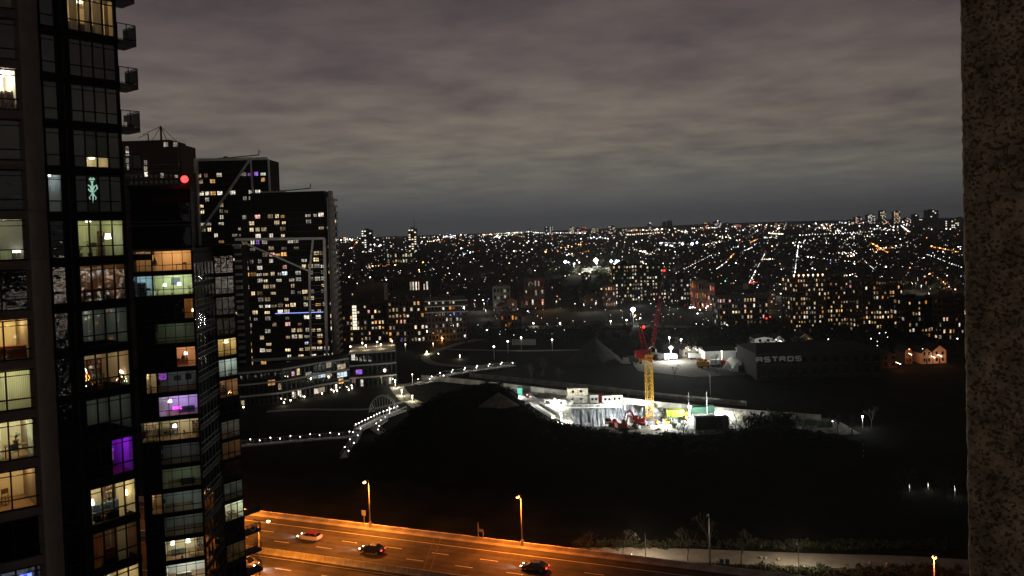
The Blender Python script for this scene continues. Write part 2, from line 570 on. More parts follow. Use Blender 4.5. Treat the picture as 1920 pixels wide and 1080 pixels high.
def build_ground():
    xs = graded([(-7000, -1500, 700), (-1500, -300, 120), (-300, -60, 20), (-60, 130, 3.2), (130, 400, 20), (400, 1500, 110), (1500, 7000, 600)])
    ys = graded([(-2500, -100, 300), (-100, 180, 20), (180, 320, 3), (320, 700, 20), (700, 2000, 90), (2000, 8800, 500)])
    rnd = random.Random(5)
    v = []
    for y in ys:
        for x in xs:
            z = terrain(x, y)
            if 15 < x < 62 and 238 < y < min(274, 309 - x): z -= 10
            elif 60 < y < 700 and z < .2: z += rnd.uniform(-.08, 0) - .02
            v.append((x, y, z))
    nx = len(xs)
    f = [(j * nx + i, j * nx + i + 1, (j + 1) * nx + i + 1, (j + 1) * nx + i) for j in range(len(ys) - 1) for i in range(nx - 1)]
    mb = MB(); mb.add(v, f)
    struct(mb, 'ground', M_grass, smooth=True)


build_ground()


def pitz(x, y):
    d = sstep(17, 22, x) * (1 - sstep(41, 46, x)) * sstep(240, 244, y) * (1 - sstep(262, 270 + (x - 18) * .1, y))
    fold = .55 * sin(x * 2.1 + .35 * y) + .35 * sin(x * 4.7 - .5 * y + 1) if .06 < d < .94 and y > 255 else 0
    return -7.5 * d + fold * 4 * d * (1 - d)


M_pitwall = streak_mat()


def build_site():
    rnd = random.Random(3)
    st = .5
    idx = {}; v = []; f = []; m = []

    def vid(i, j):
        if (i, j) not in idx:
            x, y = i * st, j * st
            z = .10 + pitz(x, y) + rnd.uniform(-.06, .06) + (.35 * max(0, rnd.gauss(0, .6)) if rnd.random() < .08 else 0)
            idx[i, j] = len(v); v.append((x, y, z))
        return idx[i, j]
    mb = MB()
    for i in range(-12, 196):
        for j in range(440, 618):
            xc, yc = (i + .5) * st, (j + .5) * st
            if inside((xc, yc), SITE):
                q = (vid(i, j), vid(i + 1, j), vid(i + 1, j + 1), vid(i, j + 1))
                f.append(q); m.append(1 if (17 < xc < 47 and 240 < yc < 272 and pitz(xc, yc) < -.5 and not (pitz(xc, yc) < -7.3)) else 0)
    mb.v = v; mb.f = f; mb.m = m
    struct(mb, 'construction_ground', [M_site, M_pitwall])


build_site()


def ribbon(name, pts, width, mat, z=.05, kind='structure'):
    """a paved strip along world points"""
    P = [Vector((p[0], p[1], 0)) for p in pts]
    mb = MB(); L_, R_ = [], []
    for i, p in enumerate(P):
        d = (P[min(i + 1, len(P) - 1)] - P[max(i - 1, 0)]).normalized(); n = Vector((-d.y, d.x, 0))
        w = width[i] if hasattr(width, '__len__') else width
        L_.append(p + n * w / 2); R_.append(p - n * w / 2)
    vs = []
    for a, b in zip(L_, R_):
        vs += [(a.x, a.y, terrain(a.x, a.y) + z), (b.x, b.y, terrain(b.x, b.y) + z)]
    vs2 = [(p[0], p[1], p[2] - .3) for p in vs]
    n = len(vs); fs = []
    for i in range(len(P) - 1):
        k = 2 * i
        fs.append((k + 1, k + 3, k + 2, k)); fs.append((k, k + 2, n + k + 2, n + k)); fs.append((k + 3, k + 1, n + k + 1, n + k + 3))
    mb.add(vs + vs2, fs)
    return struct(mb, name, mat, kind=kind)


def gp(*pts):
    return [at_z(x, y, 0) for x, y in pts]


def smooth_pts(P, k=4):
    out = []
    for i in range(len(P) - 1):
        p0, p1, p2, p3 = P[max(i - 1, 0)], P[i], P[i + 1], P[min(i + 2, len(P) - 1)]
        for j in range(k):
            t = j / k
            out.append(.5 * ((2 * p1) + (p2 - p0) * t + (2 * p0 - 5 * p1 + 4 * p2 - p3) * t * t + (3 * p1 - p0 - 3 * p2 + p3) * t ** 3))
    out.append(P[-1])
    return out


# park paths lit by small lamps
ribbon('park_path', smooth_pts(gp((700, 724), (735, 722), (760, 722), (790, 716), (830, 709))), 5.0, M_path, z=.07)
ribbon('park_path', smooth_pts(gp((742, 722), (750, 735), (762, 748), (778, 757), (786, 764))), 5.5, M_path, z=.09)
ribbon('park_path', smooth_pts(gp((905, 636), (868, 642), (836, 652), (806, 663), (798, 672), (815, 682), (860, 686), (930, 689))), 4.5, M_path, z=.07)
ribbon('park_path', smooth_pts(gp((500, 772), (560, 768), (640, 768), (700, 766), (762, 752))), 2.5, M_path, z=.05)
ribbon('road', gp((880, 615), (1000, 613), (1180, 612), (1330, 613)), 9, M_asphalt, z=.06)
ribbon('path', gp((840, 655), (980, 658), (1150, 655)), 3, M_path, z=.06)
ribbon('street', smooth_pts(gp((1080, 1036), (1250, 1040), (1400, 1046), (1560, 1052), (1700, 1056), (1860, 1066), (2100, 1090))), [4, 5, 5.5, 6, 6, 6, 6, 6, 6, 6, 6, 6, 6, 6, 6, 6, 6, 6, 6, 6, 6, 6, 6, 6, 6], M_path, z=.06)
mb = MB()
q = [at_z(x, y, 0) for x, y in ((1176, 667), (1385, 664), (1402, 702), (1300, 708), (1196, 696))]
mb.prism([(p.x, p.y) for p in q][::-1], -.3, .07)
struct(mb, 'gravel_yard', M_gravel)
# ------------------------------------------------------------------ highway
ZH = 5.0
hp1, hp2 = at_z(470, 966, ZH), at_z(1300, 1068, ZH)
HU = (hp2 - hp1).normalized(); HN = Vector((HU.y, -HU.x, 0)).normalized()
if HN.y > 0: HN = -HN
HANG = atan2(HU.y, HU.x)


def hw(s, t, z=0.0):
    p = hp1 + HU * s + HN * t
    return Vector((p.x, p.y, ZH + z))


def hwst(x, y, z=0.0):
    p = at_z(x, y, ZH + z) - hp1
    return p.dot(HU), p.dot(HN)


# local frame of the highway: x along, y = -t (away from the camera is +y)
HW = thing('highway', 'elevated six lane highway lit orange by street lamps, crossing the bottom of the picture', 'highway', (hp1.x, hp1.y, 0), HANG)
S0, S1 = -140, 190
dk = MB(); dk.box(S0, -31.5, ZH - 1.1, S1, .5, ZH)
part(dk, 'deck', M_road, HW)
for s in range(-120, 190, 30):
    pr = MB(); pr.box(s - .6, -27, -.3, s + .6, -3, ZH - 1.102)
    part(pr, 'pier', M_conc_d, HW)
seg = 4.0
pan = MB(); pan.add([(0, 0, 0), (3.94, 0, 0), (3.94, .5, 0), (0, .5, 0), (0, .16, .35), (3.94, .16, .35), (0, .2, 1.0), (3.94, .2, 1.0), (3.94, .46, 1.0), (0, .46, 1.0)],
                    [(0, 1, 5, 4), (4, 5, 7, 6), (6, 7, 8, 9), (2, 3, 9, 8), (1, 2, 8, 7, 5), (0, 4, 6, 9, 3), (0, 3, 2, 1)])
pmesh = pan.mesh('barrier_panel', M_parapet)
for i in range(int((120 + 60) / seg)):
    put(pmesh, 'barrier_panel', HW, (-60 + i * seg, -.02, ZH - .002))
med = MB(); med.add([(0, -.35, 0), (3.94, -.35, 0), (3.94, .35, 0), (0, .35, 0), (0, -.18, .3), (3.94, -.18, .3), (3.94, .18, .3), (0, .18, .3), (0, -.12, 1.0), (3.94, -.12, 1.0), (3.94, .12, 1.0), (0, .12, 1.0)],
                    [(0, 1, 5, 4), (4, 5, 9, 8), (8, 9, 10, 11), (2, 3, 7, 6), (6, 7, 11, 10), (1, 2, 6, 10, 9, 5), (0, 4, 8, 11, 7, 3)])
mmesh = med.mesh('median_panel', pm('median_concrete', (.34, .33, .24), .85, var=.35, scale=.8, bump=.3))
for i in range(int(170 / seg)):
    put(mmesh, 'median_panel', HW, (-60 + i * seg, -15.0, ZH))
for i in range(int(170 / seg)):
    put(pmesh, 'barrier_panel', HW, (-60 + (i + 1) * seg, -31.0, ZH), rz=pi)
dash = MB(); dash.box(0, -.07, 0, 3.2, .07, .012); dmesh = dash.mesh('lane_marking', M_paint)
for t in (6.2, 9.8, 19.7, 23.3):
    for i in range(16):
        put(dmesh, 'lane_marking', HW, (-58 + i * 9.1 + (t * 1.7 % 9), -t, ZH))
for t in (2.55, 13.5, 16.2, 27.0):
    ln = MB(); ln.box(-130, -t - .06, ZH, 180, -t + .06, ZH + .012)
    part(ln, 'edge_line', M_paint, HW)
# expansion joints crossing the deck
for s in (41.0, 42.3, -22.0):
    j = MB(); j.bar((s, -.2, ZH + .008), (s + 5.0, -14.4, ZH + .008), .22, .012)
    part(j, 'expansion_joint', M_conc_d, HW)
    j = MB(); j.bar((s + 5.3, -15.5, ZH + .008), (s + 10.6, -30.6, ZH + .008), .22, .012)
    part(j, 'expansion_joint', M_conc_d, HW)


def gooseneck(name, label, loc, h, arm, rz, lit, color=SODIUM, power=0, lens=None, group=None, radius=.09, cat='street lamp'):
    T = thing(name, label, cat, loc, rz, group)
    p = MB(); p.tube([(0, 0, 0), (0, 0, h * .5), (0, 0, h - .9), (arm * .12, 0, h - .3), (arm * .45, 0, h), (arm, 0, h + .05)], [radius * 1.5, radius * 1.1, radius * .85, radius * .75, radius * .7, radius * .6], 8)
    part(p, 'pole', M_metal, T, smooth=True)
    b = MB(); b.box(-.2, -.2, 0, .2, .2, .5); part(b, 'base', M_conc, T)
    hd = MB(); hd.side([(arm - .05, h - .06), (arm + .75, h - .02), (arm + .8, h + .06), (arm + .5, h + .17), (arm, h + .13)], -.16, .16)
    part(hd, 'lamp_head', M_metal, T)
    ln = MB(); ln.ball((arm + .38, 0, h - .12), .29, 10, 6, .8)
    part(ln, 'lens', lens if lit else M_gdark, T, smooth=True)
    if lit:
        light('light', 'SPOT', (arm + .38, 0, h - .42), power, color, T, shadow_soft_size=.25, spot_size=radians(168), spot_blend=.55)
    return T


ROADDIR = atan2(HN.y, HN.x)
s, t = hwst(674, 996, 1.0)
gooseneck('highway_lamp', 'leftmost lit gooseneck highway lamp with pale yellow head on the far parapet', hw(s, -.25, .9), 8.6, 1.1, ROADDIR, True, SODIUM, 22000, E_sodium, 'gooseneck lamps on the far highway parapet')
s2, t = hwst(975, 1021, 1.0)
gooseneck('highway_lamp', 'lit deep orange gooseneck highway lamp on the parapet above the dark hatchback', hw(s2, -.25, .9), 8.6, 1.0, ROADDIR, True, (1, .23, .02), 21000, E_sodium_red, 'gooseneck lamps on the far highway parapet')
s3, t = hwst(1327, 1072, 1.0)
gooseneck('highway_lamp', 'unlit pale gooseneck lamp pole on the parapet beside the pale street', hw(s3, -.25, .9), 8.4, .9, ROADDIR, False, group='gooseneck lamps on the far highway parapet')
s0 = s - (s2 - s)
gooseneck('highway_lamp', 'highway lamp on the far parapet hidden behind the balconies of the left tower', hw(s0, -.25, .9), 8.6, 1.1, ROADDIR, True, SODIUM, 26000, E_sodium)
p = at_z(488, 1084, ZH)
ss, tt = (p - hp1).dot(HU), (p - hp1).dot(HN)
gooseneck('highway_lamp', 'lit lamp with a slim pole rising from the near carriageway beside the tower balconies', hw(ss, tt), 9.4, 1.3, HANG + .4, True, SODIUM, 15000, E_sodium)
p = at_d(1751, 1041, 114)
gooseneck('street_lamp', 'bright orange street lamp with an orange lit pole at the lower right', (p.x, p.y, 0), p.z - .0, .15, ROADDIR, True, (1, .25, .035), 8000, E_sodium_red)
# small sign by the first pole and a post
T = thing('road_sign', 'small dark sign seen from behind on the parapet beside the leftmost lit lamp pole', 'sign', hw(s - 1.3, -.3, .99), HANG)
mb = MB(); mb.box(-.05, -.05, 0, .05, .05, 2.4); part(mb, 'post', M_metal, T)
mb = MB(); mb.box(-.45, -.09, 1.5, .45, -.055, 2.5); part(mb, 'sign_board', M_metal, T)
T = thing('road_sign', 'small gantry post standing on the parapet where the joint crosses the road', 'sign', hw(*hwst(889, 1014, 1.0)[:1], -.3, .99), HANG)
mb = MB(); mb.box(-.06, -.06, 0, .06, .06, 2.6); mb.box(.9, -.06, 0, 1.0, .06, 1.0); part(mb, 'post', M_metal, T)
mb = MB(); mb.box(-.06, -.1, 1.0, 1.0, -.065, 1.5); part(mb, 'sign_board', M_metal, T)
# low lamps of the pale street
for (px, py, hgt, lb) in ((1211, 1052, 5.0, 'slim grey post lamp on the pale street beside the bright bare tree'), (1498, 1074, 5.0, 'slim grey post lamp on the pale street, right of the unlit highway pole')):
    p = at_z(px, py, 0)
    T = thing('street_lamp', lb, 'street lamp', (p.x, p.y, 0), 0, 'slim posts on the pale street')
    mb = MB(); mb.tube([(0, 0, 0), (0, 0, hgt)], [.08, .05], 8); part(mb, 'pole', M_metal, T)
    mb = MB(); mb.box(-.16, -.16, 0, .16, .16, .35); part(mb, 'base', M_conc, T)
    mb = MB(); mb.box(-.1, -.1, hgt, .1, .1, hgt + .14); part(mb, 'lamp_head', M_steel_d, T)
    light('light', 'POINT', (0, .6, hgt - .1), 2200, (1, .85, .6), T, shadow_soft_size=.1)

# two dark cabinets and a kerb line by the street
for i, (px, py, lb) in enumerate(((1353, 1060, 'left one of two small dark utility boxes beside the pale street'), (1364, 1060, 'right one of two small dark utility boxes beside the pale street'))):
    p = at_z(px, py, 0)
    T = thing('utility_box', lb, 'utility box', (p.x, p.y, 0), .1)
    mb = MB(); mb.bevbox(-.32, -.3, .1, .32, .3, 1.1, .05); part(mb, 'cabinet', M_steel_d, T)
    mb = MB(); mb.box(-.4, -.38, 0, .4, .38, .1); part(mb, 'plinth', M_conc_d, T)


# ------------------------------------------------------------------ cars
def paint(name, col, rough=.25):
    m = pm(name, col, rough, .3, var=.03, spec=.5)
    m.node_tree.nodes['Principled BSDF'].inputs['Coat Weight'].default_value = .5
    return m


M_wind = glass_dark('car_glass', base=(.01, .01, .01), wave=0)
E_head = em('headlight_lens', (1, .95, .85), 45, var=0)
E_tail = em('tail_light_lens', (1, .02, .02), 14, var=0)


def car(label, cat, loc, rz, mat, kind='hatch', roof=None, hpow=900):
    """x forward"""
    T = thing('car', label, cat, loc, rz, 'cars driving on the highway')
    Ln, w = 4.5, .91
    # stations: x, z sill, z belt, half width at belt
    st = [(-2.22, .42, .80, .70), (-2.1, .30, .94, .84), (-1.5, .22, .98, .91), (-.6, .20, .97, .92), (.5, .20, .95, .92), (1.3, .22, .90, .91), (1.95, .28, .78, .84), (2.25, .42, .62, .62)]
    mb = MB(); vs = []; n = 8
    for x, zs, zb, hw_ in st:
        vs += [(x, -hw_ * .86, zs), (x, -hw_, zs + .12), (x, -hw_, zb - .12), (x, -hw_ * .88, zb), (x, hw_ * .88, zb), (x, hw_, zb - .12), (x, hw_, zs + .12), (x, hw_ * .86, zs)]
    fs = []
    for i in range(len(st) - 1):
        for k in range(n):
            j = (k + 1) % n
            fs.append((i * n + k, i * n + j, (i + 1) * n + j, (i + 1) * n + k))
    fs.append(tuple(range(n))); fs.append(tuple(range(len(st) * n - 1, len(st) * n - n - 1, -1)))
    mb.add(vs, fs); part(mb, 'body', mat, T, smooth=False)
    rb, rf = (-2.0, -1.55) if kind == 'hatch' else (-1.75, -.95)
    tz = 1.45 if kind != 'suv' else 1.62
    gl = MB(); gl.add([(rb, -.80, .93), (1.25, -.80, .90), (1.25, .80, .90), (rb, .80, .93), (rf, -.60, tz - .03), (.30, -.60, tz), (.30, .60, tz), (rf, .60, tz - .03)],
                      [(0, 1, 5, 4), (1, 2, 6, 5), (2, 3, 7, 6), (3, 0, 4, 7), (4, 5, 6, 7)])
    part(gl, 'window', M_wind, T)
    rm = MB(); rm.bevbox(rf - .05, -.61, tz - .035, .33, .61, tz + .03, .03)
    for y in (-1, 1):
        rm.bar((rb, .79 * y, .93), (rf, .605 * y, tz), .07); rm.bar((1.25, .79 * y, .90), (.30, .605 * y, tz), .06); rm.bar((-.45, .805 * y, .93), (-.45, .61 * y, tz), .08)
    part(rm, 'roof', roof or mat, T)
    for x in (-1.35, 1.38):
        for y in (-1, 1):
            wm = MB(); wm.tube([(x, y * .70, .33), (x, y * .90, .33)], .33, 14); o = part(wm, 'wheel', M_rubber, T)
            hb = MB(); hb.tube([(x, y * .88, .33), (x, y * .915, .33)], .19, 8); put(hb.mesh('rim', M_metal), 'rim', o)
    for y in (-1, 1):
        m = MB(); m.ball((2.14, y * .60, .66), .12, 8, 5, .6); part(m, 'headlight', E_head, T)
        m = MB(); m.box(-2.235, y * .64 - .14, .72, -2.17, y * .64 + .14, .86); part(m, 'tail_light', E_tail, T)
        m = MB(); m.box(.75, y * .92 - .09, .92, .93, y * .92 + .09, 1.06); part(m, 'mirror', mat, T)
    light('light', 'SPOT', (2.32, 0, .64), hpow, (1, .93, .8), T, spot_size=radians(62), spot_blend=.8, shadow_soft_size=.15).rotation_euler = (0, radians(-82), 0)
    light('tail_glow', 'POINT', (-2.35, 0, .78), 14, (1, .05, .03), T, shadow_soft_size=.3)
    return T


def car_at(px, py, *a, back=False, **k):
    p = at_z(px, py, ZH)
    return car(a[0], a[1], (p.x, p.y, ZH + .012), HANG + (0 if back else pi), *a[2:], **k)


car_at(581, 1012, 'white hatchback with red glow painted on its roof, driving left in far highway lanes', 'car', paint('white_car_paint', (.75, .75, .74)), 'hatch', paint('red_glow_roof', (.35, .03, .02)))  # red glow over the car is put into the roof colour
car_at(698, 1036, 'dark car with red tail lights beside the median, middle one in the far lanes', 'car', paint('black_car_paint', (.02, .02, .022)), 'sedan')
car_at(1003, 1069, 'dark sedan with white headlights driving left, below the deep orange lamp', 'car', paint('grey_car_paint', (.05, .055, .06)), 'sedan')
car_at(462, 1062, 'silver car with bright white headlights coming from behind the tower balconies', 'car', paint('silver_car_paint', (.4, .4, .42)), 'suv', back=True, hpow=1500)

# ------------------------------------------------------------------ near granite pillar of the viewer's own balcony
def pillar_mat():
    m = bpy.data.materials.new('speckled_granite'); m.use_nodes = True
    t = m.node_tree; b = t.nodes['Principled BSDF']; b.inputs['Roughness'].default_value = .75
    tc = N(t, 'ShaderNodeTexCoord')
    vo = N(t, 'ShaderNodeTexVoronoi'); vo.inputs['Scale'].default_value = 270
    wn = N(t, 'ShaderNodeTexNoise'); wn.inputs['Scale'].default_value = 90; wn.inputs['Detail'].default_value = 4
    ws = N(t, 'ShaderNodeVectorMath', operation='SCALE'); ws.inputs['Scale'].default_value = .008
    wa = N(t, 'ShaderNodeVectorMath', operation='ADD')
    L(t, tc.outputs['Object'], wn.inputs['Vector']); L(t, wn.outputs['Color'], ws.inputs[0]); L(t, tc.outputs['Object'], wa.inputs[0]); L(t, ws.outputs[0], wa.inputs[1])
    L(t, wa.outputs[0], vo.inputs['Vector'])
    r = N(t, 'ShaderNodeValToRGB'); bw = N(t, 'ShaderNodeRGBToBW'); L(t, vo.outputs['Color'], bw.inputs[0]); L(t, bw.outputs[0], r.inputs[0])
    e = r.color_ramp.elements
    e[0].position = .28; e[0].color = (.26, .195, .12, 1); e[1].position = .75; e[1].color = (.85, .70, .48, 1)
    q = e.new(.42); q.color = (.70, .57, .38, 1)
    n = N(t, 'ShaderNodeTexNoise'); n.inputs['Scale'].default_value = 22; n.inputs['Detail'].default_value = 5; n.inputs['Roughness'].default_value = .7
    L(t, tc.outputs['Object'], n.inputs['Vector'])
    r2 = N(t, 'ShaderNodeValToRGB'); L(t, n.outputs['Fac'], r2.inputs[0])
    r2.color_ramp.elements[0].position = .4; r2.color_ramp.elements[0].color = (.5, .48, .45, 1); r2.color_ramp.elements[1].position = .66; r2.color_ramp.elements[1].color = (1.3, 1.22, 1.1, 1)
    mu = N(t, 'ShaderNodeMixRGB', blend_type='MULTIPLY'); mu.inputs['Fac'].default_value = 1
    L(t, r.outputs[0], mu.inputs['Color1']); L(t, r2.outputs[0], mu.inputs['Color2']); L(t, mu.outputs[0], b.inputs['Base Color'])
    bp = N(t, 'ShaderNodeBump'); bp.inputs['Strength'].default_value = .7; bp.inputs['Distance'].default_value = .003
    L(t, bw.outputs[0], bp.inputs['Height']); L(t, bp.outputs[0], b.inputs['Normal'])
    return m


def build_pillar():
    ed = at_d(1806, 433, 1.12)
    rz = -math.atan(.564) - .03
    mb = MB(); rnd = random.Random(2)
    nz, x1, y1 = 260, .62, .35
    z0, z1 = -1.0, 1.0
    ring = []
    for i in range(nz + 1):
        z = z0 + (z1 - z0) * i / nz
        j = lambda: rnd.uniform(-.0011, .0011)
        ring.append([(.002 + j(), .004 + j(), z), (.006 + j(), -.0005 + j() * .5, z), (.10, 0, z), (x1, 0, z), (x1, y1, z), (0, y1, z), (.0 + j(), .02, z)])
    ring.insert(0, [(a, b, -60) for a, b, c in ring[0]]); nz += 1
    vs = [p for r in ring for p in r]; n = 7
    fs = []
    for i in range(nz):
        for k in range(n):
            j = (k + 1) % n
            fs.append((i * n + k, i * n + j, (i + 1) * n + j, (i + 1) * n + k))
    fs.append(tuple(range(n - 1, -1, -1))); fs.append(tuple(range(nz * n, nz * n + n)))
    mb.add(vs, fs)
    o = put(mb.mesh('granite_pillar', pillar_mat(), True), 'granite_pillar', None, (ed.x, ed.y, 60), rz)
    tag(o, 'rough speckled granite pillar filling the right edge of the picture, close to the viewer', 'pillar')


build_pillar()

# ================================================================== NEAR TOWERS
_win = {}


def win_mesh(w, h, npane, trans=.72, fr=.07, top=True):
    """frame of a window bay: jambs, mullions, a low transom and a thin one near the head"""
    key = ('f', round(w, 3), round(h, 3), npane, trans)
    if key not in _win:
        mb = MB(); pw = w / npane
        for i in range(npane + 1):
            x = i * pw
            mb.box(max(0, x - fr / 2), 0, 0, min(w, x + fr / 2), .12, h)
        mb.box(0, .002, 0, w, .118, fr); mb.box(0, .002, h - fr, w, .118, h)
        if trans: mb.box(0, .004, trans - fr / 2, w, .116, trans + fr / 2)
        if top: mb.box(0, .004, h - .36, w, .116, h - .36 + fr * .6)
        _win[key] = mb.mesh('window', M_fr)
    return _win[key]


def pane_mesh(w, h, mat):
    key = ('p', round(w, 3), round(h, 3), mat.name)
    if key not in _win:
        mb = MB(); mb.box(0, 0, 0, w, .02, h); _win[key] = mb.mesh('pane', mat)
    return _win[key]


def window(T, x, z, w, h, npane, mats, rz=0.0, y=0.0, trans=.72, top=True):
    """window part with its panes; mats: one material or a list per pane"""
    loc = (x, y, z)
    o = put(win_mesh(w, h, npane, trans, top=top), 'window', T, loc, rz)
    pw = w / npane
    for i in range(npane):
        m = mats[i] if isinstance(mats, (list, tuple)) else mats
        if trans:
            put(pane_mesh(pw - .06, trans - .06, m), 'pane', o, (i * pw + .03, .05, .03))
            put(pane_mesh(pw - .06, h - trans - .06, m), 'pane', o, (i * pw + .03, .052, trans + .03))
        else:
            put(pane_mesh(pw - .06, h - .06, m), 'pane', o, (i * pw + .03, .05, .03))
    return o


def room(T, x0, x1, z0, z1, wall, lightcol, power, rz=0.0, org=(0, 0), depth=3.2, lx=.5, ly=1.6, lz=.3, lamp='ceiling', ylamp=None):
    """a real room behind a window: floor, ceiling, three walls, a lamp with its own light"""
    w, h = x1 - x0, z1 - z0
    c, s = cos(rz), sin(rz)
    O = (org[0] + x0 * c - .18 * s * 0, org[1] + x0 * s, z0)
    mb = MB(); d = depth; y0 = .16
    mb.add([(0, y0, 0), (w, y0, 0), (w, d, 0), (0, d, 0), (0, y0, h), (w, y0, h), (w, d, h), (0, d, h)],
           [(3, 2, 6, 7), (0, 3, 7, 4), (2, 1, 5, 6)])
    mb.mi = 1; mb.add([(0, y0, 0), (w, y0, 0), (w, d, 0), (0, d, 0)], [(0, 1, 2, 3)])
    mb.mi = 2; mb.add([(0, y0, h), (0, d, h), (w, d, h), (w, y0, h)], [(0, 1, 2, 3)])
    # a door opening drawn as a real recess frame and a skirting
    mb.mi = 2
    mb.box(w * .62, d - .05, .02, w * .62 + .06, d - .002, min(2.05, h - .1)); mb.box(w * .62 + .8, d - .05, .02, w * .62 + .86, d - .002, min(2.05, h - .1))
    mb.box(w * .62, d - .05, min(2.05, h - .1), w * .62 + .86, d - .002, min(2.12, h - .04))
    r = put(mb.mesh('room', [wall, M_floorw, M_ceil]), 'room', T, O, rz)
    if power:
        if lamp == 'ceiling':
            m = MB(); m.tube([(w * lx, ly, h - .09), (w * lx, ly, h - .01)], .16, 12)
            put(m.mesh('ceiling_lamp', em('ceiling_lamp_glass', (1, .9, .72), 7, var=.2)), 'ceiling_lamp', r)
            light('light', 'POINT', (w * lx, ly, h - lz), power, lightcol, r, shadow_soft_size=.12)
        else:
            light('light', 'POINT', (w * lx, ly, lz), power, lightcol, r, shadow_soft_size=.15)
    return r


def cloth(name, col):
    m = bpy.data.materials.new(name); m.use_nodes = True
    t = m.node_tree; t.nodes.clear()
    o = N(t, 'ShaderNodeOutputMaterial'); a = N(t, 'ShaderNodeBsdfDiffuse'); b = N(t, 'ShaderNodeBsdfTranslucent'); x = N(t, 'ShaderNodeMixShader')
    w = N(t, 'ShaderNodeTexNoise'); w.inputs['Scale'].default_value = 6
    r = N(t, 'ShaderNodeMapRange'); r.inputs['To Min'].default_value = .85; r.inputs['To Max'].default_value = 1.1; L(t, w.outputs['Fac'], r.inputs['Value'])
    v = N(t, 'ShaderNodeVectorMath', operation='SCALE'); v.inputs[0].default_value = col; L(t, r.outputs[0], v.inputs['Scale'])
    L(t, v.outputs[0], a.inputs['Color']); L(t, v.outputs[0], b.inputs['Color'])
    x.inputs[0].default_value = .6; L(t, a.outputs[0], x.inputs[1]); L(t, b.outputs[0], x.inputs[2]); L(t, x.outputs[0], o.inputs['Surface'])
    return m


M_floorw = pm('oak_floor', (.22, .13, .07), .5, var=.2, scale=3)
M_ceil = pm('ceiling_white', (.7, .68, .64), .9, var=.03)
WALL = {k: pm('wall_paint_' + k, c, .9, var=.05) for k, c in dict(cream=(.72, .62, .46), white=(.72, .72, .68), peach=(.75, .52, .34), sage=(.50, .55, .42), grey=(.5, .5, .5), brown=(.40, .25, .15), lilac=(.62, .55, .68)).items()}
M_wood = pm('dark_wood', (.09, .05, .03), .5, var=.3, scale=5)
M_fab = {k: pm('fabric_' + k, c, .95, var=.15, scale=8) for k, c in dict(grey=(.18, .18, .19), rust=(.35, .10, .05), cream=(.65, .58, .45), blue=(.10, .14, .25), sheer=(.62, .62, .60)).items()}
M_cur = {k: cloth('curtain_' + k, c) for k, c in dict(grey=(.30, .28, .26), rust=(.5, .22, .10), cream=(.85, .76, .56), sheer=(.86, .86, .80)).items()}
M_leafp = pm('houseplant_leaf', (.03, .09, .03), .6, var=.4, scale=6)
M_pot = pm('clay_pot', (.4, .18, .1), .8)

# --- furniture, each a thing of its own (x across the window, y into the room)


def f_lamp(T, x, y, z, label, h=1.45, col='warm', r=.17):
    o = thing('floor_lamp', label, 'lamp', loc2w(T, (x, y, z)), T.rotation_euler.z)
    mb = MB(); mb.tube([(0, 0, 0), (0, 0, .03)], .14, 12); mb.tube([(0, 0, .03), (0, 0, h - .2)], .015, 6); part(mb, 'stand', M_metal, o)
    mb = MB(); mb.tube([(0, 0, h - .36), (0, 0, h)], [r, r * .72], 14); part(mb, 'lamp_shade', em('lit_lamp_shade_' + col, dict(warm=(1, .72, .38), white=(1, .93, .8))[col], 5, var=.2), o)


def f_sofa(T, x, y, z, label, w=1.7, mat='grey'):
    o = thing('sofa', label, 'sofa', loc2w(T, (x, y, z)), T.rotation_euler.z)
    mb = MB(); mb.bevbox(0, 0, .05, w, .8, .32); part(mb, 'base', M_fab[mat], o)
    mb = MB(); mb.bevbox(0, 0, .32, w, .22, .78, .05); part(mb, 'backrest', M_fab[mat], o)
    for xx in (0.0, w - .18):
        mb = MB(); mb.bevbox(xx, .22, .32, xx + .18, .8, .55, .04); part(mb, 'armrest', M_fab[mat], o)
    for k in range(2):
        mb = MB(); mb.bevbox(.2 + k * (w - .4) / 2, .24, .32, .18 + (k + 1) * (w - .4) / 2, .8, .46, .04); part(mb, 'seat_cushion', M_fab[mat], o)


def f_table(T, x, y, z, label, w=1.2, d=.7, h=.74):
    o = thing('table', label, 'table', loc2w(T, (x, y, z)), T.rotation_euler.z)
    mb = MB(); mb.box(0, 0, h - .04, w, d, h); part(mb, 'tabletop', M_wood, o)
    for a in (.05, w - .1):
        for b in (.05, d - .1):
            mb = MB(); mb.box(a, b, 0, a + .05, b + .05, h - .041); part(mb, 'leg', M_wood, o)


def f_chair(T, x, y, z, label, rz=0.0, mat=None):
    o = thing('chair', label, 'chair', loc2w(T, (x, y, z)), T.rotation_euler.z + rz)
    m = mat or M_wood
    mb = MB(); mb.box(-.21, -.21, .43, .21, .21, .47); part(mb, 'seat', m, o)
    mb = MB(); mb.box(-.2, .17, .62, .2, .205, .92); mb.bar((-.19, .19, .472), (-.19, .19, .9), .03); mb.bar((.19, .19, .472), (.19, .19, .9), .03); part(mb, 'backrest', m, o)
    for a in (-.19, .19):
        for b in (-.19, .19):
            mb = MB(); mb.bar((a, b, 0), (a, b, .43), .035); part(mb, 'leg', m, o)


